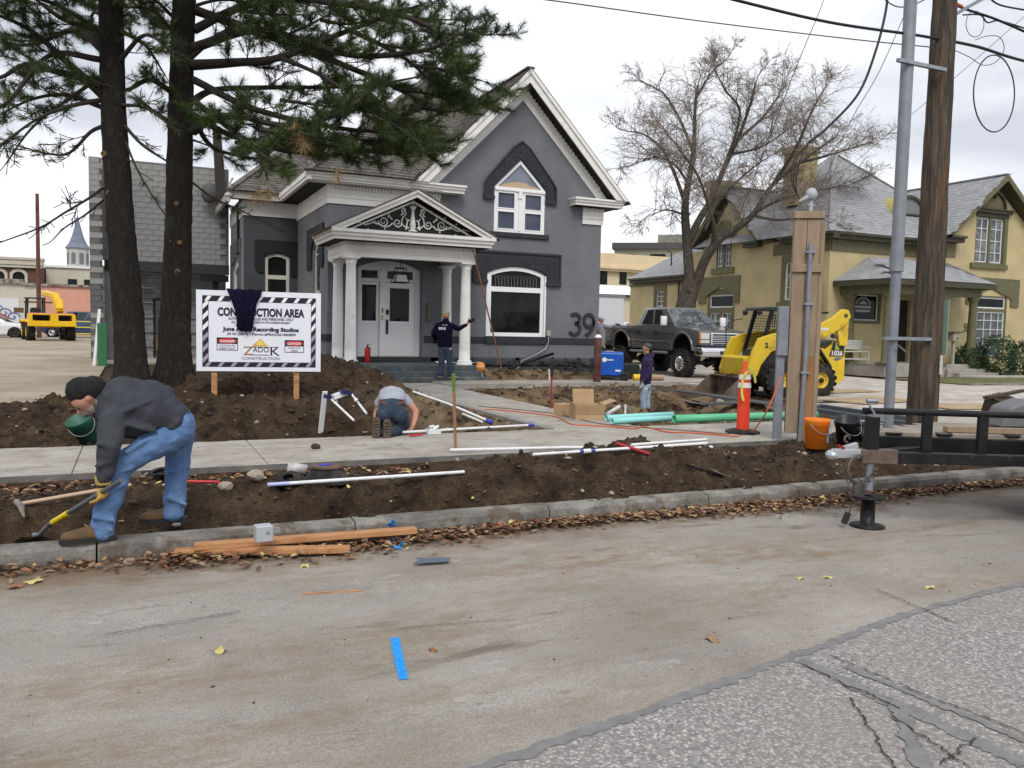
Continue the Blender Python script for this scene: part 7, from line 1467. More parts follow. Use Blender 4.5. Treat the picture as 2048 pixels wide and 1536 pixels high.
gp = bD @ (Vector(wr)+Vector((-.035, .03, -.09))); tipw = hit(52, 1083)+Vector((0, 0, .02)); dv_ = (gp-tipw); m1 = tipw+dv_*.62; m2 = tipw+dv_*.34; top_ = gp+dv_.normalized()*.34
def pw(m, name, mt, root, **k): return m.build(name, mt, root, world=True, **k)
m = M(); m.tube([m1, top_], .018, 10); m.tube([m2, tipw+dv_*.42], .0185, 10); pw(m, 'shaft', mat('grey_shaft', (.09, .09, .1), .5), SHV); m = M(); m.tube([tipw+dv_*.4, m1], .0225, 10); pw(m, 'grip_sleeve', mat('yellow_grip', (.7, .5, .02), .5), SHV)
m = M(); m.tube([m2, tipw+dv_*.2+Vector((0, 0, -.03)), tipw+dv_*.13+Vector((0, 0, -.01))], [.018, .014, .02], 8); pw(m, 'socket', steel, SHV)
m = M(); d0 = dv_.normalized(); sd = d0.cross(Vector((0, 0, 1))).normalized(); nn = sd.cross(d0); vs = []; 
for i in range(7):
    t_ = i/6; w_ = .11*min(1, .25+2.4*(1-t_))*math.sqrt(max(0, 1-t_**3)) if i < 6 else .008
    for k in range(5): u_ = k/2-1; vs.append(tipw+dv_*.15-d0*t_*.27+sd*w_*u_+nn*(.02*u_*u_-.03))
m.add(vs, [(i*5+k, i*5+k+1, i*5+k+6, i*5+k+5) for i in range(6) for k in range(4)], True); pw(m, 'blade', mat('worn_shovel_steel', (.25, .25, .25), .45, (.16, .13, .1), 9, metal=.4), SHV)
# ---- man kneeling, seen from behind
PK2, q = person('man in pale shirt and dark jeans kneeling on the pavement edge with his back turned', 778, 876)
blob('body', [[w4(q(800, 818, .95), .095), w4(q(803, 828, 1.0), .09)], [w4(q(783, 835, .3), .12), w4(q(783, 800, .5), .13), w4(q(790, 806, .8), .1), w4(q(800, 818, .95), .06)], [w4(q(812, 806, .68), .07), w4(q(834, 832, .62), .052), w4(q(832, 845, .55), .045), w4(q(826, 862, .42), .036)], [w4(q(765, 806, .68), .07), w4(q(750, 838, .72), .05), w4(q(752, 856, .6), .036)], [w4(q(765, 840, .3), .07), w4(q(757, 864, .5), .04), w4(q(757, 864, .1), .03)], [w4(q(800, 840, .3), .07), w4(q(802, 864, .5), .04), w4(q(775, 866, .1), .03)]], skin, PK2)
blob('shirt', [[w4(q(783, 806, .42), .165, 1.2, 1, .9), w4(q(783, 800, .62), .17, 1.25, 1, .95), w4(q(788, 805, .82), .14, 1.3, 1, .9)], [w4(q(808, 806, .66), .09), w4(q(818, 814, .66), .075)], [w4(q(765, 806, .66), .09), w4(q(756, 816, .7), .075)]], greyc, PK2, ns=.012, nf=6)
blob('jeans', [[w4(q(783, 826, .28), .165, 1.2, 1, 1.05), w4(q(783, 812, .36), .15, 1.25, 1, .8)], [w4(q(768, 834, .26), .13), w4(q(760, 858, .46), .1), w4(q(757, 868, .45), .085), w4(q(757, 868, .16), .075)], [w4(q(800, 834, .26), .13), w4(q(806, 858, .46), .105), w4(q(801, 866, .42), .09), w4(q(778, 866, .12), .08)]], denim_d, PK2, ns=.012, nf=7)
m = M(); bc = Vector(q(783, 806, .3)); m.tube([bc+Vector((.185*math.cos(a), .1*math.sin(a), .03*math.sin(a)+.0)) for a in [2*PI*i/20 for i in range(20)]], .016, 5, closed=True); m.build('belt', mat('red_brown_belt', (.2, .06, .03), .6), PK2)
for x, y in ((752, 856), (774, 860)):
    m = M(); c = Vector(q(x, y, .02)); m.slab([[(-.055, -.12), (-.04, -.14), (.04, -.14), (.055, -.12), (.05, 0), (.058, .1), (.03, .15), (-.03, .15), (-.058, .1), (-.05, 0)]], .04, c, (1, 0, 0), (0, .12, 1)); b_ = m.build('boot_sole', sole, PK2, bevel=.01)
    m = M(); 
    for i in range(6): m.box(c+Vector((0, -.012+.0*i, -.1+.042*i)), (.08, .012, .018))
    m.build('tread', sole, b_); blob('boot', [[w4(c+Vector((0, .07, -.08)), .045), w4(c+Vector((0, .08, .08)), .05)]], bootm, PK2, .012, 2)
hand(q(826, 862, .42), (-.2, 0, -1), (0, -1, 0), PK2, skin, 'hand', 1., .4)
hc, hf = head(q(803, 828, 1.0), (0, .5, -.85), .1); blob('hair', [[w4(q(802, 822, 1.02), .1)]], hairg, PK2, .012, 2)
# ---- man on the porch step, back to the street
st_ = G(893, 757, .155); PS_, q = person('man in navy hooded top and dark jeans on the porch steps, arm against a column', 893, 757, P=Vector((st_.x, st_.y, .152)))
pts = dict(pel=(889, 692), ch=(888, 664), nk=(889, 645), hd=(889, 634))
hc, hf = head(q(890, 635), (.15, .95, -.25), .1)
blob('body', hc+[[w4(q(889, 645), .055), w4(q(889, 636), .05)], [w4(q(889, 694), .12), w4(q(887, 665), .13), w4(q(889, 648), .07)], [w4(q(884, 700), .08), w4(q(884, 728), .055), w4(q(882, 750), .045)], [w4(q(896, 700), .08), w4(q(899, 728), .055), w4(q(899, 752), .045)], [w4(q(897, 652), .06), w4(q(913, 659, .1), .045), w4(q(929, 647, .25), .034)], [w4(q(878, 652), .06), w4(q(868, 668, .08), .045), w4(q(870, 680, .2), .034)]], skin, PS_)
blob('hooded_top', [[w4(q(889, 690), .165, 1.15, .85, .8), w4(q(888, 674), .17, 1.15, .85, 1), w4(q(888, 660), .18, 1.2, .8, 1), w4(q(889, 650), .12, 1.3, .9, .8)], [w4(q(889, 648), .095), w4(q(890, 643), .085)], [w4(q(899, 653), .085), w4(q(913, 659, .1), .068), w4(q(926, 651, .22), .05)], [w4(q(877, 654), .085), w4(q(869, 669, .08), .07), w4(q(872, 680, .2), .055)]], navy, PS_, ns=.01, nf=6)
blob('jeans', [[w4(q(889, 696), .145, 1.05, .85, .9)], [w4(q(884, 704), .1), w4(q(884, 730), .078), w4(q(882, 749), .075)], [w4(q(896, 704), .1), w4(q(899, 730), .078), w4(q(900, 750), .075)]], denim_d, PS_, ns=.01, nf=7)
blob('cap', [[w4(q(890, 630), .102, 1, 1, .8)], [w4(q(891, 631, .1), .05, 1, 1.4, .3)]], mat('tan_cap', (.25, .22, .17), .9), PS_, .01, 3); foot(q(882, 757), (-.2, 1, 0), PS_, mat('suede_boot', (.3, .2, .11), .9)); foot(q(900, 758), (.75, .5, 0), PS_, MATS['suede_boot']); hand(q(930, 647, .27), (.7, .2, .5), (0, 1, .1), PS_, knit, 'glove', 1.2, .2); hand(q(871, 681, .22), (0, .5, -.6), (0, 1, .1), PS_, knit, 'glove', 1.1, .5)
m = M()
for i, (a, w_) in enumerate(((-.07, .05), (-.01, .05), (.05, .04))): m.box(Vector(q(885, 659, -.163))+Vector((a, 0, .0)), (w_, .004, .07))
for a in (-.02, .03, .07): m.box(Vector(q(887, 653, -.158))+Vector((a, 0, .01)), (.03, .004, .018))
m.build('back_print', mat('pale_print', (.5, .52, .6), .8), PS_)
PS_.scale = (1.14, 1.1, 1.02)
# ---- man standing in the pit
PR, q = person('man in dark cap, purple navy hoodie and pale jeans standing in the pit', 1290, 812, P=Vector((11.3, 16.9, th(11.3, 16.9)+.0)))
PR.location.z = -.36
hc, hf = head(q(1291, 689), (-1, -.15, -.1), .1)
blob('body', hc+[[w4(q(1293, 698), .06), w4(q(1291, 690), .05)], [w4(q(1292, 756), .12), w4(q(1293, 725), .13), w4(q(1294, 705), .07)], [w4(q(1288, 768, -.08), .08), w4(q(1288, 790, -.08), .055), w4(q(1289, 808, -.08), .045)], [w4(q(1294, 768, .09), .08), w4(q(1295, 790, .09), .055), w4(q(1297, 808, .09), .045)], [w4(q(1297, 712, -.17), .06), w4(q(1297, 737, -.2), .045), w4(q(1286, 756, -.2), .034)], [w4(q(1297, 712, .17), .06), w4(q(1297, 737, .2), .045), w4(q(1286, 756, .2), .034)]], skin, PR); eyes(hf, .1, PR)
blob('hoodie', [[w4(q(1291, 752), .165, .9, 1.15, 1), w4(q(1292, 735), .165, .95, 1.2, 1), w4(q(1294, 716), .16, .95, 1.25, 1), w4(q(1296, 703), .105, 1, 1.3, .8)], [w4(q(1301, 702), .08)], [w4(q(1298, 713, -.18), .085), w4(q(1298, 738, -.21), .07), w4(q(1288, 753, -.21), .055)], [w4(q(1298, 713, .18), .085), w4(q(1298, 738, .21), .07), w4(q(1288, 753, .21), .055)]], mat('purple_navy_fabric', (.02, .012, .05), .9, (.035, .022, .08), 8, bump=.05), PR, ns=.01, nf=6)
blob('jeans', [[w4(q(1292, 762), .135, 1, 1.1, 1)], [w4(q(1289, 770, -.08), .1), w4(q(1288, 790, -.08), .078), w4(q(1289, 806, -.08), .075)], [w4(q(1295, 770, .09), .1), w4(q(1295, 790, .09), .078), w4(q(1297, 806, .09), .075)]], denim_l, PR, ns=.012, nf=7)
blob('cap', [[w4(q(1293, 684), .105, 1.05, 1, .8)], [w4(q(1281, 686), .055, 1.6, 1.2, .25)]], mat('faded_black_cap', (.04, .04, .042), .9, (.09, .09, .09), 9), PR, .01, 3); blob('hair', [[w4(q(1299, 692), .06), w4(q(1299, 697), .05)]], knit, PR, .01, 2)
foot(q(1289, 812, -.08), (-1, 0, 0), PR, bootm); foot(q(1296, 812, .09), (-1, .1, 0), PR, bootm); hand(q(1285, 758, -.2), (-.2, 0, -1), (-.3, 1, 0), PR, mat('pale_glove', (.35, .36, .36), .9), 'glove', 1.25, .4); hand(q(1286, 758, .2), (-.2, 0, -1), (-.3, -1, 0), PR, MATS['pale_glove'], 'glove', 1.2, .4)
# ---- man half hidden behind the house corner, arm on the truck bed
e_ = AY(1203, 650, 27.2); PE, q = person('man in grey cap half hidden behind the house corner, arm on the truck', 1203, 650, P=Vector((e_.x, 27.2, e_.z))); PE.location.z = .01
b0 = e_.z-.01; hc, hf = head((-.02, 0, b0+.17), (.8, -.3, -.1), .1)
blob('body', hc+[[(0, 0, .95, .13), (0, 0, b0-.15, .14), (-.02, 0, b0+.1, .06)], [(.1, 0, .9, .09), (.1, 0, .5, .06), (.1, 0, .08, .045)], [(-.1, 0, .9, .09), (-.1, 0, .5, .06), (-.1, 0, .08, .045)], [(.1, -.1, b0-.03, .06), (.32, -.12, b0-.08, .045), (.56, -.14, b0+.02, .034)], [(-.1, .1, b0-.05, .06), (-.25, .12, b0-.3, .045), (-.2, .1, b0-.5, .034)]], skin, PE); eyes(hf, .1, PE)
blob('work_shirt', [[(0, 0, 1.0, .16), (0, 0, b0-.15, .18), (0, 0, b0-.02, .12, 1.2, 1, .8)], [(.12, -.1, b0-.04, .085), (.32, -.12, b0-.08, .07), (.5, -.14, b0, .055)], [(-.12, .1, b0-.06, .085), (-.25, .12, b0-.3, .065), (-.2, .1, b0-.48, .055)]], mat('lavender_grey_shirt', (.28, .29, .36), .9), PE, ns=.01)
blob('trousers', [[(0, 0, .92, .15)], [(.1, 0, .85, .1), (.1, 0, .1, .075)], [(-.1, 0, .85, .1), (-.1, 0, .1, .075)]], denim_d, PE); blob('cap', [[(-.02, 0, b0+.23, .103, 1, 1, .75)], [(.09, -.03, b0+.21, .05, 1.6, 1.2, .25)]], greyc, PE, .01, 3)
foot((.1, 0, 0), (0, 1, 0), PE, bootm); foot((-.1, 0, 0), (0, 1, 0), PE, bootm); hand((.58, -.14, b0+.03), (1, 0, -.1), (0, 0, -1), PE, knit, 'glove', 1.2, .4); hand((-.2, .1, b0-.5), (0, 0, -1), (1, 0, 0), PE, knit, 'glove', 1.1, .4)
# ================================================================ SIGN
cA = at((392, 576), 13.25); cB = at((642, 590), 13.8); cC = at((640, 742), 13.8); cD = at((392, 745), 13.25)
bx_ = Vector((cB.x-cA.x, cB.y-cA.y, 0)).normalized(); bw_ = (Vector((cB.x, cB.y))-Vector((cA.x, cA.y))).length; bz0, bz1 = (cD.z+cC.z)/2, (cA.z+cB.z)/2; bh_ = bz1-bz0
SG = T('construction_sign', 'white construction area sign with striped border on two timber posts', 'sign', (cA.x, cA.y, .2)); SF = Face((cA.x, cA.y, bz0), bx_)
def sg(m, name, mt, par=None, **k): return m.build(name, mt, par or SG, world=True, **k)
m = M(); SF.box(m, 0, bw_, 0, bh_, -.015, 0); bd = sg(m, 'board', mat('sign_white', (.74, .76, .82), .4, (.78, .8, .85), 2), bevel=.002)
ink = mat('sign_ink', (.012, .012, .03), .5); lav = mat('sign_lavender_print', (.35, .3, .36), .5); redi = mat('sign_red', (.6, .03, .03), .5)
k_ = bw_/1275.; f_ = lambda x, y: ((x-65)*k_, bh_-(y-85)*bh_/845.)
u0, v1 = f_(125, 140); u1, v0 = f_(1287, 885); iu0, iv1 = f_(188, 200); iu1, iv0 = f_(1235, 832)
m = M(); SF.slab(m, [rect(u0, v0, u1, v1), rect(iu0, iv0, iu1, iv1)], .002, .001); sg(m, 'border', ink, bd)
def stripe(pts, mt): m = M(); SF.slab(m, [pts], .004, .001); sg(m, 'border_stripe', mt, bd)
n = 9; t_ = (v1-iv1)
for i in range(n):
    a = u0+.03+(u1-u0)*(i)/n
    if a+t_ < u1-.02: stripe([(a, iv1+.006), (a+.06, iv1+.006), (a+.06+t_*.6, v1-.006), (a+t_*.6, v1-.006)], white2); stripe([(a, v0+.006), (a+.06, v0+.006), (a+.06+t_*.6, iv0-.006), (a+t_*.6, iv0-.006)], lav)
for i in range(6):
    b = v0+.06+(v1-v0-.2)*i/5.5
    for x0, x1 in ((u0+.006, iu0-.006), (iu1+.006, u1-.006)): stripe([(x0, b), (x1, b+.09), (x1, b+.17), (x0, b+.08)], white2 if i > 2 else lav)
def stx(s_, x, y, size, mt=ink, w=None, bold=0., **kw): u, v = f_(x, y); return text(s_, size, SF.p(u, v, .004), bx_, (0, 0, 1), mt, bd, bold=bold, width=w*k_ if w else None, t=.002, **kw)
stx('CONSTRUCTION AREA', 718, 345, .18, bold=.008, w=890); stx('AUTHORIZED VEHICLES AND PERSONNEL ONLY', 718, 388, .06, bold=.001, w=670); stx('ALL VISITORS MUST CHECK IN WITH SUPERINTENDENT', 718, 420, .042, bold=.001, w=605)
stx('June Audio Recording Studios', 720, 503, .09, bold=.004, w=780); stx('39 W 200 N - Permit #PRAD201800899', 722, 548, .055, bold=.001, w=705)
stx('Z', 585, 755, .2, mat('sign_brown', (.35, .16, .06), .5), w=100); stx('ADO', 716, 725, .12, w=165); stx('K', 855, 760, .2, w=95); stx('CONSTRUCTION', 716, 806, .065, mat('sign_grey', (.1, .1, .12), .5), w=385)
m = M(); SF.slab(m, [[f_(625, 662), f_(790, 660), f_(708, 580)]], .004, .001); sg(m, 'logo_triangle', mat('sign_gold', (.5, .2, .03), .5, (.75, .5, .08), 5), bd); m = M(); SF.slab(m, [[f_(660, 650), f_(755, 650), f_(706, 592)]], .006, .001); sg(m, 'logo_triangle', mat('sign_pale_gold', (.8, .6, .15), .5), bd)
m = M(); SF.slab(m, [[f_(540, 668), f_(895, 668), f_(895, 674), f_(540, 674)]], .0045, .001); SF.slab(m, [[f_(600, 752), f_(800, 752), f_(800, 758), f_(600, 758)]], .0045, .001); sg(m, 'logo_rule', ink, bd)
for (x0, y0, x1, y1), l2, l3 in (((268, 575, 480, 710), 'CONSTRUCTION AREA', 'KEEP OUT'), ((960, 592, 1162, 725), 'HARD HAT', 'AREA')):
    m = M(); SF.slab(m, [[f_(x0, y1), f_(x1, y1), f_(x1, y0), f_(x0, y0)], [f_(x0+6, y1-6), f_(x1-6, y1-6), f_(x1-6, y0+6), f_(x0+6, y0+6)]], .004, .001); SF.slab(m, [[f_(x0, y0+66), f_(x1, y0+66), f_(x1, y0), f_(x0, y0)]], .0035, .001); sg(m, 'warning_frame', ink, bd)
    cx_, cy_ = f_((x0+x1)/2, y0+35); m = M(); SF.slab(m, [ellip((cx_, cy_), (x1-x0)*.45*k_, .042, 20)], .006, .001); sg(m, 'warning_oval', redi, bd)
    u_, v_ = f_((x0+x1)/2, y0+50); text('DANGER', .055, SF.p(u_, v_, .007), bx_, (0, 0, 1), white2, bd, bold=.001, width=(x1-x0)*.7*k_)
    u_, v_ = f_((x0+x1)/2, y0+92); text(l2, .035, SF.p(u_, v_, .004), bx_, (0, 0, 1), ink, bd, width=(x1-x0)*(.75 if 'CON' in l2 else .62)*k_); u_, v_ = f_((x0+x1)/2, y0+125); text(l3, .05, SF.p(u_, v_, .004), bx_, (0, 0, 1), ink, bd, width=(x1-x0)*(.75 if 'KEEP' in l3 else .35)*k_)
for u_, px, py in ((.27, 430, 812), (bw_*.8, 592, 800)):
    b_ = SF.p(u_, 0, -.05); m = M(); g_ = th(b_.x, b_.y); m.bar((b_.x, b_.y, g_-.2), (b_.x, b_.y, bz1-.1), .09, .04, tuple(SF.n)); sg(m, 'post', orange_wood, bevel=.004)
# shirt hung over the top edge
vs = []; prof = [(-.14, .07, .02, -.07), (-.0, .2, .0, -.04), (.0, .26, .02, .02), (-.1, .25, .03, .035), (-.26, .17, .035, .04), (-.42, .13, .04, .045), (-.6, .125, .05, .05), (-.66, .1, .05, .045)]
cxs = f_(540, 100)[0]
for i, (dv, hw_, amp, dd) in enumerate([(-.3, .2, .01, -.06), (-.12, .24, .01, -.05), (.015, .27, .01, -.03), (.02, .27, .01, .015), (-.08, .245, .012, .03), (-.2, .19, .02, .035), (-.34, .14, .022, .04), (-.48, .13, .025, .045), (-.6, .13, .022, .045), (-.64, .1, .02, .04)]):
    for j in range(15): s_ = j/7-1; vs.append(SF.p(cxs+s_*hw_+.03*(i/9)+.01*math.sin(i*2+j), bh_+dv+(.03 if i > 7 else .008)*math.cos(j*1.3), dd+amp*(1+math.sin(j*1.9+i*.7))))
m = M(); m.add(vs, [(i*15+j, i*15+j+1, i*15+j+16, i*15+j+15) for i in range(9) for j in range(14)], True); o = m.build('draped_shirt', blue_ink); sd_ = o.modifiers.new('s', 'SOLIDIFY'); sd_.thickness = .012
tag(o, 'navy shirt thrown over the top edge of the construction sign', 'shirt')
# ================================================================ POLES AND WIRES
pm = bpy.data.materials.new('weathered_pole_wood'); pm.use_nodes = True; bark_nodes(pm.node_tree, (.17, .145, .12), (.2, .13, .08), (1, 1, .07), 11)
UP = T('utility_pole', 'tall weathered wooden utility pole with steel riser pipe, right of the wired timber post', 'utility pole', (11.3, 9.1, -.1))
trunk_mesh([(11.3, 9.1, -.15), (11.3, 9.1, 3), (11.3, 9.1, 11)], [.235, .2, .14], 'pole', pm, UP, n=26, rough=.045, seed=9)
galv = mat('dull_galvanised_pipe', (.2, .215, .25), .5, (.27, .28, .31), 5, metal=.35); rp_ = G(1777, 880); rp_ = Vector((10.45, 9.0, 0))
m = M(); m.tube([(10.45, 9.0, -.1), (10.45, 9.0, 2.6)], .075, 14); m.tube([(10.45, 9.0, 2.55), (10.45, 9.0, 2.85)], .105, 14); m.tube([(10.45, 9.0, 2.8), (10.45, 9.0, 11)], .092, 14); m.build('riser_pipe', galv, UP, world=True)
def on(px, py, Y=9.05): return AY(px, py, Y)
for py in (126, 678): a = on(1818, py, 8.92); m = M(); m.b2((10.15, 8.88, a.z-.02), (11.15, 8.94, a.z+.03)); m.build('strut', steel, UP, world=True)
m = M(); a = on(1785, 678, 8.88); m.tube([Vector((10.45, 9.0, a.z))+Vector((.115*math.cos(g), .115*math.sin(g), 0)) for g in [2*PI*i/12 for i in range(12)]], .012, 4, closed=True); m.bar(on(1795, 690, 8.86), on(1812, 704, 8.86), .04, .01); m.build('strap', steel, UP, world=True)
m = M(); a = on(1868, 640, 8.85); m.box((11.52, 8.95, a.z-.1), (.01, .1, .85)); m.build('pole_number', mat('pale_green_tag', (.3, .42, .34), .6), UP, world=True)
m = M(); m.box((11.36, 8.86, 1.15), (.06, .01, .3)); m.build('pole_number', mat('pale_tag', (.5, .48, .4), .6), UP, world=True)
cab_ = mat('black_cable', (.01, .01, .012), .5); cabg = mat('grey_wire', (.09, .09, .1), .5)
def wire(lab, pts, r, mt=cab_, n=10, grp=None, name='cable', cat='cable'):
    m = M(); m.tube(curve(pts, n), r, 5); return tag(m.build(name, mt), lab, cat, grp)
wire('thick black cable bundle crossing the top right to the utility pole', [on(1300, -45), on(1470, 0), on(1660, 45), on(1830, 70), on(1884, 80)], .022)
wire('thick black cable bundle leaving the utility pole to the right', [on(1890, 80), on(1960, 95), on(2048, 122), on(2250, 170)], .024)
wire('long thin grey wire from the top middle to the utility pole', [on(900, -22, 9.2), on(1095, 0, 9.2), on(1400, 42, 9.2), on(1700, 78, 9.2), on(1868, 95, 9.1)], .009, cabg)
wh = Vector((8.95, 9.3, 0))
dtop = at((1777, -40), 12.6); wt = at((1598, 402), 12.2)
wire('heavy black service cable curving down to the weatherhead on the timber post', [dtop, at((1772, 20), 12.6), at((1752, 100), 12.5), at((1718, 185), 12.4), at((1660, 250), 12.3), at((1618, 285), 12.25)], .02)
for k, dx in enumerate((-22, -12, 2)): wire(('outermost', 'middle', 'innermost')[k]+' of three thin strands looping down to the weatherhead', [at((1618, 285), 12.25), at((1600+dx*.5, 318), 12.2), at((1592+dx*.4, 360), 12.2), at((1594, 390), 12.2), at((1600, 398), 12.2)], .008, cab_, 8, name='strand', cat='wire')
wire('thin dark wire falling left from the top towards the bare tree', [at((1652, -20), 14), at((1640, 20), 14), at((1590, 140), 15), at((1530, 300), 17), at((1480, 430), 20), at((1440, 560), 25)], .007)
wire('thin wire slanting down left of the riser pipe', [at((1830, -20), 12.5), at((1760, 140), 13), at((1700, 245), 14), at((1640, 380), 15)], .006, cabg)
wire('thin grey line slanting from upper right past the utility pole', [at((2080, 5), 14), at((1910, 155), 15), at((1760, 282), 17), at((1690, 340), 19)], .005, cabg)
wire('grey drooping wire at the top between pipe and pole', [at((1760, -8), 12.6), at((1790, 12), 12.6), at((1820, 12), 12.6), at((1860, -6), 12.6)], .01, cabg)
m = M(); c = [at((1988+41*math.cos(g), 187+77*math.sin(g)), 12.8+.3*math.cos(g)) for g in [2*PI*i/40 for i in range(40)]]; m.tube(c, .011, 6, closed=True); tag(m.build('cable_loop', mat('blue_black_cable', (.02, .02, .035), .5)), 'large oval loop of spare cable hanging right of the utility pole', 'cable')
m = M(); c = [at((1950+18*math.cos(g), 48+26*math.sin(g)), 12.8) for g in [2*PI*i/24 for i in range(24)]]; m.tube(c, .006, 5, closed=True); tag(m.build('cable_loop', cabg), 'small loop of thin wire at the top right of the pole', 'cable')
for lab, pts, r in (('black cable with orange sleeve leaving the pole top at upper right', [(1900, 4), (1930, 18), (1990, 38), (2060, 68)], .02), ('second black cable below the orange sleeved one', [(1925, 30), (1960, 30), (1975, 45), (2000, 42), (2060, 60)], .012), ('curved black cable at the top right corner', [(1975, -8), (2000, 10), (2060, 22)], .014), ('thin wire arc swinging right from the pole clamp', [(1908, 100), (1940, 115), (1965, 130), (1990, 125), (2008, 100), (2000, 75), (1975, 72), (1950, 80)], .006)):
    wire(lab, [at(p, 12.8) for p in pts], r)
m = M(); m.tube([at((1903, 3), 12.78), at((1925, 14), 12.78)], .026, 8); m.build('sleeve', mat('orange_sleeve', (.45, .12, .03), .6), UP, world=True)
m = M(); m.bar(at((1912, 28), 12.8), at((1975, -8), 12.8), .05, .05); m.box(at((1905, 36), 12.9), (.1, .08, .35)); m.build('bracket_arm', galv, UP, world=True); m = M(); m.box(at((1890, 82), 12.85), (.3, .12, .08)); m.build('cable_clamp', blackm, UP, world=True)
# ---- temporary power post
TP = T('power_post', 'wired timber service post with grey meter box, conduit and weatherhead', 'post', (8.92, 9.3, 0)); oldw = mat('grey_brown_timber', (.24, .18, .12), .85, (.33, .25, .17), 2.5, stretch=(4, 4, .5), bump=.03, bscale=25); newb = mat('brown_timber', (.26, .12, .05), .8, (.34, .18, .09), 2.5, stretch=(4, 4, .5))
L3 = Vector((.83, -.56, 0)); TF = Face((8.92, 9.25, 0), (.83, -.56, 0))
def tp(name, mt, u0, u1, v0, v1, d0, d1, bevel=.006): m = M(); TF.box(m, u0, u1, v0, v1, d0, d1); return m.build(name, mt, TP, world=True, bevel=bevel)
tp('timber', oldw, -.2, -.02, .12, 3.25, -.12, 0); tp('timber', oldw, -.015, .17, 1.25, 3.25, -.12, .0); tp('timber', newb, -.015, .17, -.1, 1.245, -.12, .0); tp('cap_board', oldw, -.22, .22, 3.255, 3.36, -.14, .03); tp('cleat', oldw, -.21, .21, 2.48, 2.6, .0, .04)
tp('timber', oldw, .175, .24, -.1, 3.2, -.14, -.02)
tp('meter_box', galv, -.36, -.205, 1.25, 1.98, -.2, -.02, .01); tp('steel_post', galv, -.36, -.24, -.1, 1.25, -.16, -.06)
m = M(); m.tube([TF.p(.03, 2.9, .06), TF.p(.03, 1.2, .06), TF.p(.0, .0, .06)], .032, 10); m.build('conduit', galv, TP, world=True)
for v_ in (1.0, 2.0, 2.75): tp('pipe_strap', steel, -.03, .1, v_, v_+.03, .0, .1, .003)
m = M(); c = TF.p(.03, 3.36, -.06); m.tube([c, c+Vector((0, 0, .16))], .028, 8); m.ico(c+Vector((0, 0, .25)), .085, 2, (1, 1, 1.15)); m.lathe(c+Vector((-.03, 0, .22)), [(.045, 0), (.03, .1), (.012, .17)], 10, (-.83, .56, -.5)); m.tube([c+Vector((-.07, 0, .1)), c+Vector((.07, 0, .1))], .014, 6); m.build('weatherhead', mat('cast_alloy', (.38, .4, .42), .5), TP, world=True)
# ================================================================ TRAILER
TR = T('flatbed_trailer', 'black flatbed trailer with railed tongue resting on a jack stand at the right edge', 'trailer', (5.95, 5.3, -.14))
ta = Vector((.909, -.416, 0)); tn = Vector((.416, .909, 0)); o0 = Vector((5.98, 5.32, 0)); TX = lambda a, b, z: o0+ta*a+tn*b+Vector((0, 0, z))
def tr(m, name, mt, par=None, **k): return m.build(name, mt, par or TR, world=True, **k)
m = M(); m.bar(TX(.02, 0, .5), TX(4.5, .0, .47), .09, .098); tr(m, 'tongue_beam', blackm, bevel=.008); m = M(); m.bar(TX(.1, .05, .5), TX(3.6, 2.4, .5), .1, .11); tr(m, 'tongue_beam', blackm, bevel=.008)
m = M(); m.bar(TX(-.1, 0, .505), TX(.22, 0, .505), .12, .125); tr(m, 'tongue_nose', mat('rusty_primer', (.14, .1, .075), .8, (.08, .06, .05), 12), bevel=.006)
m = M(); m.tube([TX(-.06, .06, .905), TX(4.5, .06, .87)], .03, 12); tr(m, 'top_rail', blackm)
for a in (.52, 1.02, 2.1, 3.4): m = M(); m.bar(TX(a, .06, .56), TX(a, .06, .88), .08, .05, tuple(tn)); tr(m, 'rail_post', blackm)
m = M(); m.bar(TX(.12, .45, .56), TX(4.6, .42, .52), .05, .15); tr(m, 'deck_channel', blackm, bevel=.006)
dw = mat('grey_deck_board', (.3, .26, .22), .85, (.2, .17, .14), 2.5, stretch=(1, 5, 5))
for i in range(6): m = M(); m.bar(TX(.2+.2*i, .56+.17*i, .65), TX(4.6, .54+.17*i, .61), .16, .04); tr(m, 'deck_board', dw, bevel=.004)
m = M(); m.bar(TX(1.6, 1.55, .56), TX(4.6, 1.55, .52), .05, .15); tr(m, 'deck_channel', blackm)
for a in (.42, .9, 1.55): m = M(); c = TX(a, .5, .655); m.tube([c+ta*.08*math.cos(g)+tn*.045*math.sin(g) for g in [2*PI*i/14 for i in range(14)]], .014, 5, closed=True); tr(m, 'tie_ring', blackm)
for i in range(9): m = M(); m.bar(TX(1.75, -1.15+.17*i, .62), TX(6.5, -1.15+.17*i, .6), .16, .04); tr(m, 'deck_board', dw)
m = M(); m.bar(TX(1.72, -1.25, .55), TX(6.5, -1.25, .52), .06, .16); tr(m, 'deck_channel', blackm); m = M(); m.bar(TX(1.72, -1.25, .55), TX(1.72, 1.5, .55), .06, .14); tr(m, 'deck_channel', blackm)
m = M(); m.bar(TX(.98, .62, .695), TX(3.6, .6, .67), .09, .05); o = m.build('loose_timber', oldw); tag(o, 'pale timber lying along the front of the trailer deck', 'timber')
m = M(); P_ = TX(2.0, .95, .68); m.slab([[(-.28, 0), (-.2, .2), (0, .28), (.9, .28), (.9, 0)]], .35, P_, ta, (0, 0, 1)); o = m.build('grey_case', mat('grey_case_plastic', (.14, .14, .145), .5), bevel=.02); tag(o, 'rounded grey case standing on the trailer deck at the right edge', 'case')
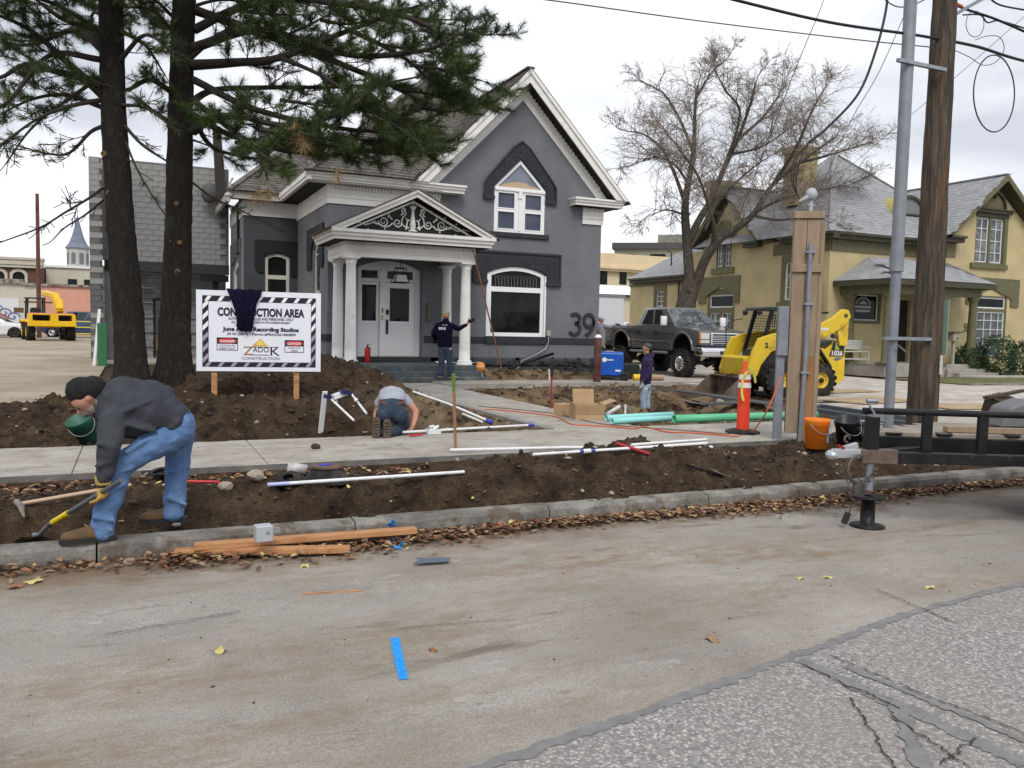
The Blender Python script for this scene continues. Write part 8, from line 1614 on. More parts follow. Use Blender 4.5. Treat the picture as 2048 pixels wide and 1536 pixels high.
wl = Vector(TX(2.05, .5, -.15)); m = M(); m.lathe(TX(2.1, .35, .17), [(.2, 0), (.33, 0), (.36, .05), (.36, .18), (.33, .22), (.2, .22)], 28, tuple(tn)); w_ = tr(m, 'wheel', rubber); m = M(); m.lathe(TX(2.1, .35, .17), [(.2, .0), (.16, .05), (.05, .03), (0, .03)], 20, tuple(tn)); tr(m, 'rim', white, w_)
m = M(); m.bar(TX(-.0, 0, .46), TX(-.0, 0, .86), .1, .1, tuple(ta)); jk = tr(m, 'jack_tube', blackm, bevel=.006); m = M(); m.tube([TX(0, 0, .2), TX(0, 0, .47)], .036, 14); tr(m, 'jack_leg', steel, jk); m = M(); m.lathe(TX(0, 0, -.135), [(0, 0), (.15, 0), (.15, .015), (.062, .02), (.062, .26), (.14, .262), (.14, .28), (.04, .28)], 28); tr(m, 'jack_stand', blackm, jk)
m = M(); m.lathe(TX(-.02, -.062, .0), [(.024, 0), (0, .003)], 12, tuple(-tn)); tr(m, 'jack_hole', black, jk); m = M(); m.b2(TX(.0, -.04, .82), TX(.0, -.04, .82)+Vector((.12, .07, .06))); m.tube([TX(.03, 0, .86), TX(-.06, 0, 1.0)], .01, 6); m.tube([TX(-.06, 0, 1.0), TX(.04, 0, 1.0)], .02, 8); tr(m, 'jack_crank', steel, jk)
m = M(); m.bar(TX(-.34, 0, .52), TX(-.1, 0, .53), .1, .08); m.ico(TX(-.34, 0, .51), .06, 2, (1.2, 1, .8)); m.bar(TX(-.25, 0, .56), TX(-.12, 0, .6), .05, .06); tr(m, 'coupler', mat('coupler_alloy', (.42, .44, .46), .35, metal=.5), bevel=.008)
m = M(); m.bar(TX(-.3, -.02, .6), TX(-.25, -.02, .57), .03, .02); tr(m, 'latch', redl); chn = mat('dirty_chain', (.12, .1, .085), .6, metal=.4); m = M()
for k in range(16):
    g = k/15*PI; c = TX(-.13+.15*math.cos(g*1.05), -.07, .4-.13*math.sin(g)+.02*(k % 2)); m.tube([c+Vector((.022*math.cos(a), 0, .016*math.sin(a))) if k % 2 else c+Vector((0, .02*math.cos(a), .02*math.sin(a))) for a in [2*PI*i/8 for i in range(8)]], .006, 4, closed=True)
m.tube([TX(-.13, -.07, .45)+Vector((.13*math.cos(a), 0, .12*math.sin(a)-.05)) for a in [2*PI*i/20 for i in range(16)]], .012, 5); m.tube([TX(-.24, -.05, .66)+Vector((.03*math.cos(a), 0, .03*math.sin(a))) for a in [2*PI*i/10 for i in range(9)]], .01, 5); tr(m, 'safety_chain', chn); m = M(); m.tube([TX(-.16, -.06, .3), TX(-.17, -.06, .08), TX(-.2, -.06, -.02)], .006, 4); m.bar(TX(-.2, -.06, -.0), TX(-.23, -.05, -.1), .05, .05); tr(m, 'light_plug', plast)
# ---- marker post
a = G(1485, 866); MK = T('marker_post', 'orange red traffic marker post with white bands, yellow ribbon and black rubber base', 'marker post', a); orr = mat('marker_orange', (.72, .045, .015), .5, (.65, .06, .02), 5)
m = M(); m.lathe((0, 0, 0), [(.27, 0), (.27, .03), (.22, .055), (.1, .065), (0, .065)], 8, smooth=False); m.build('base', rubber, MK)
m = M(); m.lathe((0, 0, .06), [(.1, 0), (.095, .7), (.078, .88), (.07, .93), (.035, .94), (.03, 1.07), (0, 1.08)], 16); pb = m.build('post', orr, MK)
for z_ in (.72, .85): m = M(); m.lathe((0, 0, z_), [(.105-.1*(z_-.72), 0), (.105-.1*(z_-.64), .08)], 18); m.build('reflective_band', mat('white_band', (.7, .7, .68), .4), pb)
m = M()
for pts in ([(-.05, -.09, .98), (-.12, -.1, .85), (-.13, -.1, .65), (-.09, -.1, .52)], [(.06, -.09, 1.0), (.12, -.08, .92), (.15, -.08, .8)], [(-.09, -.05, .93), (0, -.09, 1.02), (.08, -.06, .97)], [(-.12, -.1, .86), (-.05, -.12, .96), (.05, -.11, 1.02)]):
    P = curve(pts, 5); m.add([Vector(p)+Vector((s_*.022, 0, s_*.006)) for p in P for s_ in (-1, 1)], [(2*i, 2*i+1, 2*i+3, 2*i+2) for i in range(len(P)-1)])
m.build('ribbon', mat('yellow_ribbon', (.7, .65, .12), .6), MK)
# ================================================================ GROUND DETAIL
ICO = M(); ICO.ico((0, 0, 0), 1, 0) if 0 else None
_bm = bmesh.new(); bmesh.ops.create_icosphere(_bm, subdivisions=1, radius=1); IV = np.array([v.co[:] for v in _bm.verts]); IF = np.array([[v.index for v in f.verts] for f in _bm.faces]); _bm.free()
def scatter(name, x, y, r, mt, seed, flat=.7, sink=.3, lab=None):
    g = np.random.default_rng(seed); n = len(x); z = surf(x, y); s_ = r[:, None, None]*(1+.45*(g.random((n, len(IV), 1))-.5))*np.stack([.7+.7*g.random(n), .7+.7*g.random(n), flat*(.6+.6*g.random(n))], -1)[:, None, :]
    v = IV[None]*s_+np.stack([x, y, z+r*flat*(1-2*sink)], -1)[:, None, :]; f = (IF[None]+np.arange(n)[:, None, None]*len(IV)).reshape(-1, 3); c = v.reshape(-1, 3)
    o = link(npmesh(name, c, f, mt, False), name); return tag(o, lab, name.replace('_', ' '), kind='stuff')
g = np.random.default_rng(99)
def pick(n, boxes): 
    X = []; Y = []
    for k, (x0, x1, y0, y1) in enumerate(boxes):
        m_ = int(n*(x1-x0)*(y1-y0)/sum((b[1]-b[0])*(b[3]-b[2]) for b in boxes)); X.append(g.uniform(x0, x1, m_)); Y.append(g.uniform(y0, y1, m_))
    return np.concatenate(X), np.concatenate(Y)
clod = mat('dark_clod', (.03, .019, .012), .95, (.085, .06, .038), 3, bump=.1, bscale=50); stonem = mat('buff_stone', (.25, .2, .15), .85, (.4, .36, .3), 3)
x, y = pick(5200, [(-3, 12, 6.66, 9.4)]); r = .005+.03*g.random(len(x))**4; scatter('soil_clods', x, y, r, clod, 1, lab='loose dark clods scattered over the dug planting strip')
x, y = pick(5200, [(-4, 5.7, 11.55, 19.5)]); r = .008+.045*g.random(len(x))**5; scatter('soil_clods', x, y, r, clod, 2, lab='dark clods scattered over the mound below the pines and sign')
x, y = pick(3200, [(7.7, 13.3, 11.6, 20.6), (9.3, 14.5, 22.1, 24.3)]); r = .01+.05*g.random(len(x))**5; scatter('soil_clods', x, y, r, clod, 3, lab='clods in the pit and the bed beside the grey house')
x, y = pick(520, [(-3, 12, 6.66, 9.4), (-3, 5.7, 11.55, 17), (7.7, 13.3, 11.6, 20.6)]); r = .01+.03*g.random(len(x))**2; scatter('gravel', x, y, r, stonem, 4, lab='small pale stones mixed into the disturbed soil')
x, y = pick(420, [(-3, 12, 3.2, 6.4), (-2, 12, 9.5, 11.4), (6.1, 7.5, 11.4, 20)]); r = .002+.007*g.random(len(x))**3; scatter('grit', x, y, r, clod, 5, lab='crumbs of soil and grit spilled on the road and pavement')
# leaf litter
def leaves(lab, x, y, size, seed, lift=.02, mats=None):
    q = np.random.default_rng(seed); n = len(x); z = surf(x, y)+q.random(n)*lift+.006; a = q.random(n)*2*PI; L_ = size*(.5+.8*q.random(n)); wd = L_*(.35+.3*q.random(n)); cup = (q.random(n)-.3)*.5
    tx, ty = (q.random(n)-.5)*1.3, (q.random(n)-.5)*1.3; base = np.array([(-1, 0, 0), (-.4, -1, 1), (.45, -.75, 1), (1, 0, .3), (.45, .75, 1), (-.4, 1, 1)]); P = np.zeros((n, 6, 3)); u = base[None, :, 0]*L_[:, None]*.5; w = base[None, :, 1]*wd[:, None]*.5; h = base[None, :, 2]*(cup*wd)[:, None]*.5
    c, s_ = np.cos(a)[:, None], np.sin(a)[:, None]; P[..., 0] = u*c-w*s_; P[..., 1] = u*s_+w*c; P[..., 2] = h+P[..., 0]*tx[:, None]*.5+P[..., 1]*ty[:, None]*.5; P[..., 2] -= np.minimum(P[..., 2].min(1), 0)[:, None]*.8
    P += np.stack([x, y, z], -1)[:, None, :]; F = np.array([[0, 1, 2, 3], [0, 3, 4, 5]]); f = (F[None]+np.arange(n)[:, None, None]*6).reshape(-1, 4); me = npmesh('leaf_litter', P.reshape(-1, 3), f, mats[0], False)
    for m_ in mats[1:]: me.materials.append(m_)
    me.polygons.foreach_set('material_index', np.repeat(q.choice(len(mats), n, p=[.34, .3, .2, .1, .06][:len(mats)]), 2).astype(np.int32)); return tag(link(me, 'leaf_litter'), lab, 'leaves', kind='stuff')
lm = [mat('leaf_brown', (.17, .075, .035), .8, (.1, .045, .025), 20), mat('leaf_tan', (.33, .22, .13), .8, (.23, .14, .08), 20), mat('leaf_dark', (.06, .03, .02), .8), mat('leaf_orange', (.25, .11, .05), .8), mat('leaf_yellow', (.5, .42, .16), .8)]
n = 9500; x = g.uniform(-1.2, 12.5, n); w_ = .32*(.75+.25*np.sin(x*1.3))+.0*x; y = 6.42-np.abs(g.normal(size=n))*w_*.62; k = (x > .15)|(g.random(n) < .25); leaves('dead brown leaves drifted along the gutter below the kerb', x[k], y[k], .062, 7, .045, lm)
n = 1500; x = g.uniform(-2, 3.2, n); y = 9.4-np.abs(g.normal(size=n))*.45; leaves('dead leaves in the strip beside the pavement edge', x, y, .075, 8, .03, lm)
n = 420; x = g.uniform(-2, 12, n); y = g.uniform(6.7, 9.4, n); leaves('a few dead leaves over the dug strip', x, y, .06, 9, .01, lm)
for k, (px, py, s_, mm_) in enumerate(((68, 1166, .11, 4), (32, 1176, .1, 3), (610, 1134, .08, 4), (440, 1305, .085, 4), (866, 1304, .05, 3), (1424, 1281, .1, 1), (1656, 1158, .06, 4), (1860, 1178, .07, 4), (1600, 1160, .05, 4))):
    p = hit(px, py); a = random.random()*6; m = M(); P = [(math.cos(t_)*s_*.5*(1+.25*math.cos(5*t_)), math.sin(t_)*s_*.35*(1+.25*math.cos(5*t_)), .012+.008*math.cos(3*t_)) for t_ in [2*PI*i/14 for i in range(14)]]
    m.add([p+Vector((math.cos(a)*u-math.sin(a)*v, math.sin(a)*u+math.cos(a)*v, h)) for u, v, h in P]+[p+Vector((0, 0, .02))], [(i, (i+1) % 14, 14) for i in range(14)])
    tag(m.build('fallen_leaf', lm[mm_]), ('pale leaf nearest the left edge, on the road below the kerb', 'brown orange leaf at the far left edge of the road', 'pale leaf on the road below the timber beams', 'crumpled yellow leaf on the road left of the blue mark', 'small leaf just right of the blue road mark', 'round tan leaf alone on the road right of centre', 'pale leaf on the road below the trailer jack', 'yellow leaf on the road at the right', 'tiny leaf on the road left of the pale one under the jack')[k], 'leaf')
# ================================================================ SMALL THINGS
def pipe(lab, pts, r, mt=pvc, name='plastic_pipe', n=10, grp=None, cat='pipe', parts=()):
    pts = [Vector(p) for p in pts]
    if name == 'plastic_pipe':
        k = np.linspace(0, 1, 24); a, b = pts[0], pts[-1]; X, Y, Z = (a.x+(b.x-a.x)*k, a.y+(b.y-a.y)*k, a.z+(b.z-a.z)*k); pen = max(0, float((surf(X, Y)-Z).max())-.0)*.8+r*.6
        for p in pts: p.z += pen
    if parts:
        t_ = T(name, lab, cat, pts[0], group=grp); m = M(); m.tube(pts, r, n); m.build('tube', mt, t_, world=True)
        for nm, a, b, rr, mt2 in parts: m = M(); m.cyl(pts[0].lerp(pts[-1], a), pts[0].lerp(pts[-1], b), rr, n=n); m.build(nm, mt2, t_, world=True)
        return t_
    m = M(); m.tube(pts, r, n); return tag(m.build(name, mt), lab, cat, grp)
H_ = lambda px, py, dz=.02: hit(px, py)+Vector((0, 0, dz)); blu = mat('blue_primer', (.05, .06, .4), .5); W1 = 'white pipes lying about the site'
def span(p0, p1, dz=.025): return [H_(*p0, dz), H_(*p1, dz)]
pipe('white pipe lying nearest the kerb, left of centre', span((535, 983), (928, 956), .05), .017, grp=W1, parts=(('primer_band', -.0, .1, .0178, mat('bluish_end', (.45, .48, .75), .4)),))
t_ = pipe('white pipe with a blue tee fitting crossing the mound right of centre', [H_(1065, 937, .06), H_(1413, 912, .06)], .016, grp=W1, parts=(('tee_fitting', .27, .31, .024, pvc), ('primer_band', .25, .27, .0185, blu), ('primer_band', .31, .335, .0185, blu)))
pipe('longest white pipe lying along the pavement edge', [G(900, 902, .02), G(1130, 897, .02), G(1425, 896, .04)], .02, grp=W1); pipe('white pipe just below the longest one, at its right end', span((1262, 910), (1412, 898), .05), .016, grp=W1)
pipe('white pipe on the pavement in front of the kneeling man', [G(805, 868, .02), G(1065, 853, .02)], .02, grp=W1, parts=(('primer_band', .96, 1.01, .024, blu),)); pipe('white pipe along the walk edge joining the front pipe', [H_(826, 798, .12), H_(900, 822, .1), H_(978, 850, .05)], .02, grp=W1, parts=(('coupling', .97, 1.04, .03, blu),)); pipe('white pipe lying beside the edging of the walk', [H_(925, 836, .06), H_(965, 852, .05)], .018, grp=W1)
MF = T('pipe_manifold', 'U shaped white pipe manifold with blue valves on the mound below the sign', 'pipe', H_(690, 830)); q = lambda px, py, d=12.1: at((px, py), d)
m = M(); m.tube([q(708, 841, 11.7), q(662, 798)], .017, 8); m.tube([q(733, 827, 11.9), q(702, 787, 12.4)], .017, 8); m.tube([q(662, 798), q(676, 792, 12.2), q(702, 787, 12.4)], .019, 8); m.build('tube', pvc, MF, world=True)
for px, py in ((672, 804), (712, 800)): m = M(); m.ico(q(px, py), .035, 1); m.build('elbow', pvc, MF, world=True)
for px, py in ((692, 785), (659, 794)): m = M(); m.box(q(px, py), (.16, .08, .06), (0, .2, .4)); m.build('valve', mat('dark_blue_valve', (.012, .016, .09), .5), MF, world=True)
m = M(); m.box(q(678, 790), (.2, .1, .07), (0, -.3, .2)); m.build('valve_body', pvc, MF, world=True)
m = M(); a = H_(641, 866, 0); m.bar(a, at((650, 783), 12.2), .075, .02); tag(m.build('white_board', white2), 'white trim board standing in the soil behind the kneeling man', 'board')
gm = lambda n_, c, c2=None: mat(n_, c, .4, c2, 5) if c2 else mat(n_, c, .4)
for lab, a, b, r, mt in (('green sewer pipe on the pavement edge, behind the marker post', G(1348, 838, .08), G(1632, 829, .08), .07, gm('green_sewer_pipe', (.12, .5, .27))), ('pale turquoise pipe in front, left of the green sewer pipe', G(1224, 842, .06), G(1352, 836, .06), .052, gm('turquoise_pipe', (.28, .68, .66))), ('pale turquoise pipe behind its twin beside the cardboard box', G(1212, 836, .06), G(1345, 829, .06), .052, gm('turquoise_pipe', (.28, .68, .66)))):
    m = M(); d = (b-a).normalized(); m.lathe(a, [(r*.86, .3), (r*.86, 0), (r, 0), (r, (b-a).length), (r*.86, (b-a).length)], 18, d); tag(m.build('sewer_pipe', mt), lab, 'pipe')
pipe('short white pipe offcut leaning beside the cardboard box', [H_(1215, 833, .03), H_(1240, 826, .1)], .035, grp=W1); pipe('short white stub standing up behind the turquoise pipes', [H_(1250, 836, 0), H_(1250, 836, .22)], .02, grp=W1)
m = M(); [m.ico(H_(1205+random.uniform(-8, 10), 835, .05), .07, 1, (1, 1, .8), jit=.25) for _ in range(4)]; tag(m.build('plastic_wrap', mat('crumpled_plastic', (.6, .62, .66), .3)), 'crumpled pale plastic wrap between box and pipes', 'wrap')
dkb = mat('slate_grey_board', (.045, .048, .055), .6, (.075, .08, .09), 2)
for lab, p, w in (('long dark board bridging the pit in front of the man in the hoodie', [(1232, 803), (1360, 818), (1560, 832)], .42), ('dark board laid across the pit towards the marker post', [(1390, 836), (1475, 815), (1500, 806)], .28)):
    P = [hit(*p_) for p_ in p]; 
    for i, v in enumerate(P): v.z = .05+.02*i
    m = M(); n_ = (P[-1]-P[0]).normalized().cross(Vector((0, 0, 1)))*w*.5; vs = [v+s_*n_+Vector((0, 0, h)) for v in P for s_ in (-1, 1) for h in (0, .025)]; m.add(vs, [(4*i+a, 4*i+b, 4*i+b+4, 4*i+a+4) for i in range(2) for a, b in ((0, 1), (1, 3), (3, 2), (2, 0))]); tag(m.build('dark_board', dkb), lab, 'board')
for k, (a, b, lab) in enumerate((((1617, 818), (1830, 850), 'front grey metal channel lying behind the orange bucket'), ((1640, 812), (1850, 842), 'middle grey metal channel lying behind the orange bucket'), ((1548, 797), (1640, 815), 'rear grey metal channel beside the skid loader'))):
    m = M(); m.bar(G(*a, .1-.0*k), G(*b, .08), .1, .09); tag(m.build('metal_channel', mat('grey_blue_channel', (.09, .1, .125), .45, metal=.3), bevel=.01), lab, 'channel')
for k, (c, w, l, rz, lab) in enumerate(((G(1740, 800, .03), 1.2, 2.4, .2, 'plywood sheet on the driveway behind the utility pole'), (G(1945, 812, .03), 1.2, 2.4, -.15, 'plywood sheet on the driveway right of the utility pole'), (G(1690, 782, .03), .8, 2.0, .1, 'thin sheet on the driveway beside the loader wheel'))):
    m = M(); m.box(c, (l, w, .02), (0, 0, rz)); tag(m.build('plywood_sheet', mat('muddy_plywood', (.42, .32, .2), .85, (.3, .22, .14), 2), bevel=.003), lab, 'plywood')
# cardboard boxes
cb = mat('cardboard', (.4, .26, .145), .85, (.47, .32, .19), 3); bx1 = G(1174, 838); CB = T('cardboard_box', 'large open cardboard box with raised flaps and green band on the pavement', 'box', bx1, -.25); w, d, h = .52, .38, .27
for c, s_ in (((0, -d/2, h/2), (w, .008, h)), ((0, d/2, h/2), (w, .008, h)), ((-w/2, 0, h/2), (.008, d, h)), ((w/2, 0, h/2), (.008, d, h)), ((0, 0, .006), (w, d, .008))): m = M(); m.box(c, s_); m.build('side_panel', cb, CB)
for c, s_, r_ in (((-.02, d/2+.03, h+.12), (w*.75, .006, .26), (-.2, 0, 0)), ((-w/2-.1, 0, h+.05), (.2, d, .006), (0, .5, 0)), ((w/2+.11, 0, h+.04), (.22, d, .006), (0, -.35, 0)), ((0, -d/2-.04, h-.08), (w, .006, .17), (.35, 0, 0))): m = M(); m.box(c, s_, r_); m.build('flap', cb, CB)
m = M(); m.box((0, -d/2-.0065, .2), (w*.98, .003, .06)); m.build('green_band', mat('green_print', (.05, .09, .05), .7), CB)
m = M(); m.box(G(1126, 831)+Vector((0, 0, .11)), (.26, .24, .22), (0, 0, .3)); tag(m.build('cardboard_box', cb, bevel=.004), 'small closed cardboard box left of the large open one', 'box')
# buckets
def bucket(name, lab, p, r, h, mt, tilt=(0, 0, 0), fill=None):
    b = T(name, lab, 'bucket', p); b.rotation_euler = tilt; m = M(); m.lathe((0, 0, 0), [(0, 0), (r*.86, 0), (r*.97, h*.78), (r*1.04, h*.8), (r*1.0, h*.86), (r*1.06, h*.88), (r*1.02, h*.94), (r*1.08, h), (r*1.0, h), (r*.84, .02), (0, .02)], 24); m.build('shell', mt, b)
    m = M(); m.tube([(r*1.05*math.cos(a), -r*.3-r*.75*math.sin(a), h*.85-h*.35*math.sin(a)) for a in [PI*i/12 for i in range(13)]], .005, 5); m.build('handle', steel, b); return b
ob_ = bucket('orange_bucket', 'bright orange plastic bucket standing behind the trailer coupler', hit(1632, 896), .15, .37, mat('bucket_orange', (.85, .18, .01), .4, (.75, .25, .03), 4)); m = M(); m.lathe((0, 0, .1), [(.142, 0), (.1445, .12)], 24); me_ = m; m = M(); m.add([(.14*math.cos(a)*1.03, .14*math.sin(a)*1.03, z_) for a in [-1.4+.1*i for i in range(9)] for z_ in (.08, .2)], [(2*i, 2*i+2, 2*i+3, 2*i+1) for i in range(8)]); m.build('label', mat('smudged_label', (.35, .3, .3), .7, (.1, .15, .35), 20), ob_)
bucket('black_bucket', 'black bucket tipped sideways with a bag over it, right of the orange bucket', hit(1695, 893)+Vector((0, 0, .02)), .15, .36, mat('bucket_black', (.012, .014, .016), .35), (.15, -.25, 0)); 
m = M(); [m.ico(hit(1705, 890)+Vector((random.uniform(-.1, .15), -.15, .1+.22*random.random())), .09, 1, (1, .6, 1.1), jit=.3) for _ in range(6)]; tag(m.build('black_bag', mat('shiny_black_plastic', (.01, .01, .012), .2)), 'shiny black plastic bag slumped against the black bucket', 'bag')
bucket('green_bucket', 'dark green bucket lying tilted in the soil beyond the digging man', hit(184, 886)+Vector((0, 0, .03)), .16, .38, mat('bucket_green', (.02, .1, .07), .5, (.04, .14, .1), 3), (.35, -.45, 0))
# welding gear
GC_ = T('gas_cylinder', 'tall dark red gas cylinder standing on the side path beside the blue welder', 'gas cylinder', Vector((12.35, 20.98, .05))); m = M(); m.lathe((0, 0, 0), [(0, 0), (.112, 0), (.116, .03), (.116, 1.2), (.105, 1.3), (.06, 1.38), (.05, 1.4)], 20); m.build('shell', mat('cylinder_maroon', (.08, .022, .02), .45, (.13, .06, .05), 3), GC_); m = M(); m.lathe((0, 0, 1.3), [(.106, 0), (.06, .085)], 20); m.build('shoulder_label', white2, GC_); m = M(); m.lathe((0, 0, 1.4), [(.05, 0), (.055, .1), (.03, .17), (0, .19)], 12); m.build('valve_cap', mat('cap_brown', (.12, .06, .05), .5), GC_)
WD = T('welding_machine', 'bright blue wheeled welding machine on the side path behind the gas cylinder', 'welder', Vector((13.3, 21.75, .05)), R(-35)); m = M(); m.box((0, 0, .5), (.72, .5, .72)); m.build('case', mat('welder_blue', (.008, .085, .42), .4, (.01, .1, .5), 3), WD, bevel=.02)
m = M(); m.box((0, 0, .11), (.9, .56, .05)); m.tube([(.35, -.2, .87), (.2, 0, .93), (-.2, 0, .93)], .015, 6); m.build('frame', plast, WD)
for x, y in ((.42, -.3), (.42, .3), (-.32, -.25)): m = M(); rr = .15 if x > 0 else .08; m.lathe((x, y-.02, rr-.02), [(rr*.5, 0), (rr, 0), (rr, .045), (rr*.5, .045)], 18, (0, 1, 0)); m.lathe((x, y-.01, rr-.02), [(0, 0), (rr*.5, .0)], 12, (0, -1, 0)); m.build('wheel', rubber, WD)
m = M(); m.lathe((-.2, -.2525, .62), [(.07, 0), (0, .003)], 16, (0, -1, 0)); m.box((-.05, -.254, .62), (.24, .004, .035)); m.box((.22, -.254, .3), (.16, .004, .05)); m.build('decal', white2, WD); m = M(); m.box((-.0, -.254, .81), (.7, .004, .03)); m.build('trim', mat('welder_light_blue', (.2, .35, .7), .4), WD)
m = M(); m.box((14.2, 22.2, .27), (.7, .4, .42), (0, 0, -.5)); m.box((14.2, 22.2, .5), (.66, .36, .05), (0, 0, -.5)); tag(m.build('tool_chest', mat('black_tool_chest', (.018, .02, .02), .4), bevel=.02), 'black tool chest behind the welding machine', 'tool chest')
FX = T('yellow_blower_hose', 'yellow and tan duct lying on the path behind the man in the hoodie', 'duct', Vector((13.9, 21.6, .1))); m = M(); m.cyl((0, -.15, .04), (.32, -.22, .04), .1); m.build('coupling', mat('duct_yellow', (.75, .5, .03), .5), FX); m = M(); m.cyl((.32, -.22, .04), (.95, -.38, .04), .09); m.build('duct', mat('duct_tan', (.36, .25, .15), .8), FX)
def tangle(lab, c, n, rr, r, mt=cab_, name='cable_heap', seed=0, flat=.25):
    q_ = random.Random(seed); c = Vector(c); P = [c+Vector((math.cos(i*.8)*rr*q_.uniform(.5, 1), math.sin(i*.8)*rr*q_.uniform(.35, .8), r+rr*flat*q_.random())) for i in range(n)]; m = M(); m.tube(curve(P, 5), r, 5); return tag(m.build(name, mt), lab, 'cable')
tangle('tangled black cables on the bed beside the welding machine', (12.0, 22.5, .3), 34, .8, .014, seed=3, flat=.3); tangle('heap of black cables on the bed against the house corner', (13.4, 23.6, .25), 26, .6, .016, seed=4, flat=.45); tangle('coil of black hose on the leaves behind the digging man', hit(318, 955), 20, .19, .017, seed=5, flat=.3, name='hose_coil')
pipe('black plastic pipe sticking out of the bed below the window', [H_(1018, 742, .05), at((1060, 724), 26.6), at((1107, 709), 26.2)], .045, blackm); pipe('rusty brown bar leaning against the porch beside the right columns', [AY(946, 500, 22.2), AY(1003, 738, 22.9)], .022, mat('rusty_rod', (.28, .11, .06), .8, (.2, .09, .05), 9), name='steel_bar', cat='bar')
DB = T('digging_bar', 'red digging bar with black upper half stuck upright in the pit edge', 'bar', H_(1101, 817)); a = H_(1101, 817, 0); b = a+Vector((.02, 0, 1.02)); m = M(); m.tube([a, a.lerp(b, .62)], .016, 8); m.build('shaft', mat('bar_red', (.3, .015, .025), .5), DB, world=True); m = M(); m.tube([a.lerp(b, .62), b], .028, 8); m.build('grip', rubber, DB, world=True)
pipe('short white stake in the bed left of the digging bar', [AY(1099, 762, 21.9), AY(1098, 738, 21.9)], .02, grp=W1, name='white_stake', cat='stake')
SK2 = T('survey_stake', 'wooden stake with green painted top standing at the pavement edge', 'stake', G(911, 898)); a = G(911, 898); b = at((907, 748), 10.35); m = M(); m.bar(a, a.lerp(b, .78), .036, .03); m.build('stake', mat('stake_wood', (.35, .19, .1), .8), SK2, world=True); m = M(); m.bar(a.lerp(b, .781), b, .038, .032); m.build('painted_top', mat('stake_green', (.12, .25, .04), .7), SK2, world=True)
YS = T('yard_sign', 'small round orange yard sign on a white stick in the bed', 'sign', H_(966, 760)); a = H_(966, 760, 0); c = AY(961, 733, a.y); m = M(); m.tube([a, c], .012, 6); m.build('stick', white2, YS, world=True); m = M(); nn = Vector((-.4, -.9, .1)); m.lathe(c, [(0, 0), (.135, 0), (.135, .012), (0, .012)], 22, nn); m.build('disc', mat('sign_orange', (.7, .25, .05), .5), YS, world=True); m = M(); m.box(c+nn.normalized()*.015, (.17, .004, .02), (0, 0, -.42)); m.build('lettering', white, YS, world=True)
FE = T('fire_extinguisher', 'red fire extinguisher on the porch left of the front door', 'extinguisher', (6.28, 24.1, .462)); m = M(); m.lathe((0, 0, 0), [(0, 0), (.075, 0), (.08, .02), (.08, .38), (.06, .43), (.025, .45)], 16); m.build('cylinder', mat('extinguisher_red', (.4, .012, .012), .35), FE); m = M(); m.box((0, 0, .48), (.04, .04, .07)); m.bar((-.02, 0, .51), (.09, 0, .54), .02, .015); m.tube([(0, 0, .48), (.09, 0, .42), (.085, 0, .15)], .012, 6); m.build('valve', blackm, FE)
m = M(); m.add([(8.2+.32*i+.05*random.random(), 23.0+.25*j+.08*random.random(), .47+.06*random.random()) for i in range(5) for j in range(3)], [(3*i+j, 3*i+3+j, 3*i+4+j, 3*i+1+j) for i in range(4) for j in range(2)]); tag(m.build('crumpled_sheet', mat('white_sheet', (.7, .71, .75), .6)), 'crumpled white plastic sheet on the porch floor by the columns', 'sheet')
# strip litter
BR = T('drain_ring', 'black plastic drain ring with rusty iron lid lying in the strip', 'drain ring', H_(655, 962)); m = M(); m.lathe((0, 0, -.02), [(.26, 0), (.26, .015), (.2, .04), (.16, .1), (.15, .13), (0, .13)], 26); m.build('ring', rubber, BR); m = M(); m.lathe((0, 0, .115), [(.16, 0), (.165, .012), (.16, .028), (0, .028)], 26); m.build('lid', mat('rusty_iron_lid', (.09, .055, .04), .8, (.15, .1, .08), 9), BR); m = M(); m.box((-.03, -.03, .148), (.12, .06, .01), (0, 0, .2)); m.build('scrap', blu, BR)
m = M(); m.lathe(H_(575, 952, .09), [(.0, 0), (.06, 0), (.065, .02), (.058, .2), (.04, .2)], 16, (.95, -.2, -.15)); tag(m.build('white_pot', mat('dirty_white_pot', (.6, .6, .6), .5, (.25, .22, .2), 6)), 'dirty white plastic pot lying left of the drain ring', 'pot'); m = M(); m.lathe(H_(578, 968, .0), [(.09, 0), (.1, .04), (.12, .05), (.12, .065), (.05, .08)], 16, (-.2, -.4, 1)); tag(m.build('rubber_cap', rubber), 'black ribbed cap below the dirty white pot', 'cap')
m = M(); m.box(H_(573, 971, .03), (.08, .05, .03), (0, .3, .2)); tag(m.build('blue_scrap', blu), 'small blue plastic cap by the black ribbed cap', 'scrap')
for px, py, s_, lab in ((512, 957, .07, 'pale jagged stone left of the dirty white pot'), (632, 897, .055, 'brown clod lying alone on the pavement'), (452, 978, .06, 'mud caked rag at the end of the red pipe'), (1440, 808, .1, 'round boulder beside the pit boards'), (1712, 872, .12, 'lump of concrete behind the black bucket'), (262, 1128, .04, 'rounded stone in the gutter leaves at the left')): m = M(); m.ico(H_(px, py, s_*.4), s_, 2, (1.3, .9, .8), (.3, .2, .5), .12); tag(m.build('stone', stonem if s_ != .055 else clod), lab, 'stone')
pipe('red handle lying in the leaves behind the digging man', span((375, 971), (438, 973), .04), .014, redi, name='red_rod', cat='rod'); pipe('red bar with black grip resting across the white pipes', [H_(1232, 905, .1), H_(1298, 921, .07)], .02, mat('bar_red', (.3, .015, .025), .5), name='red_bar', cat='bar')
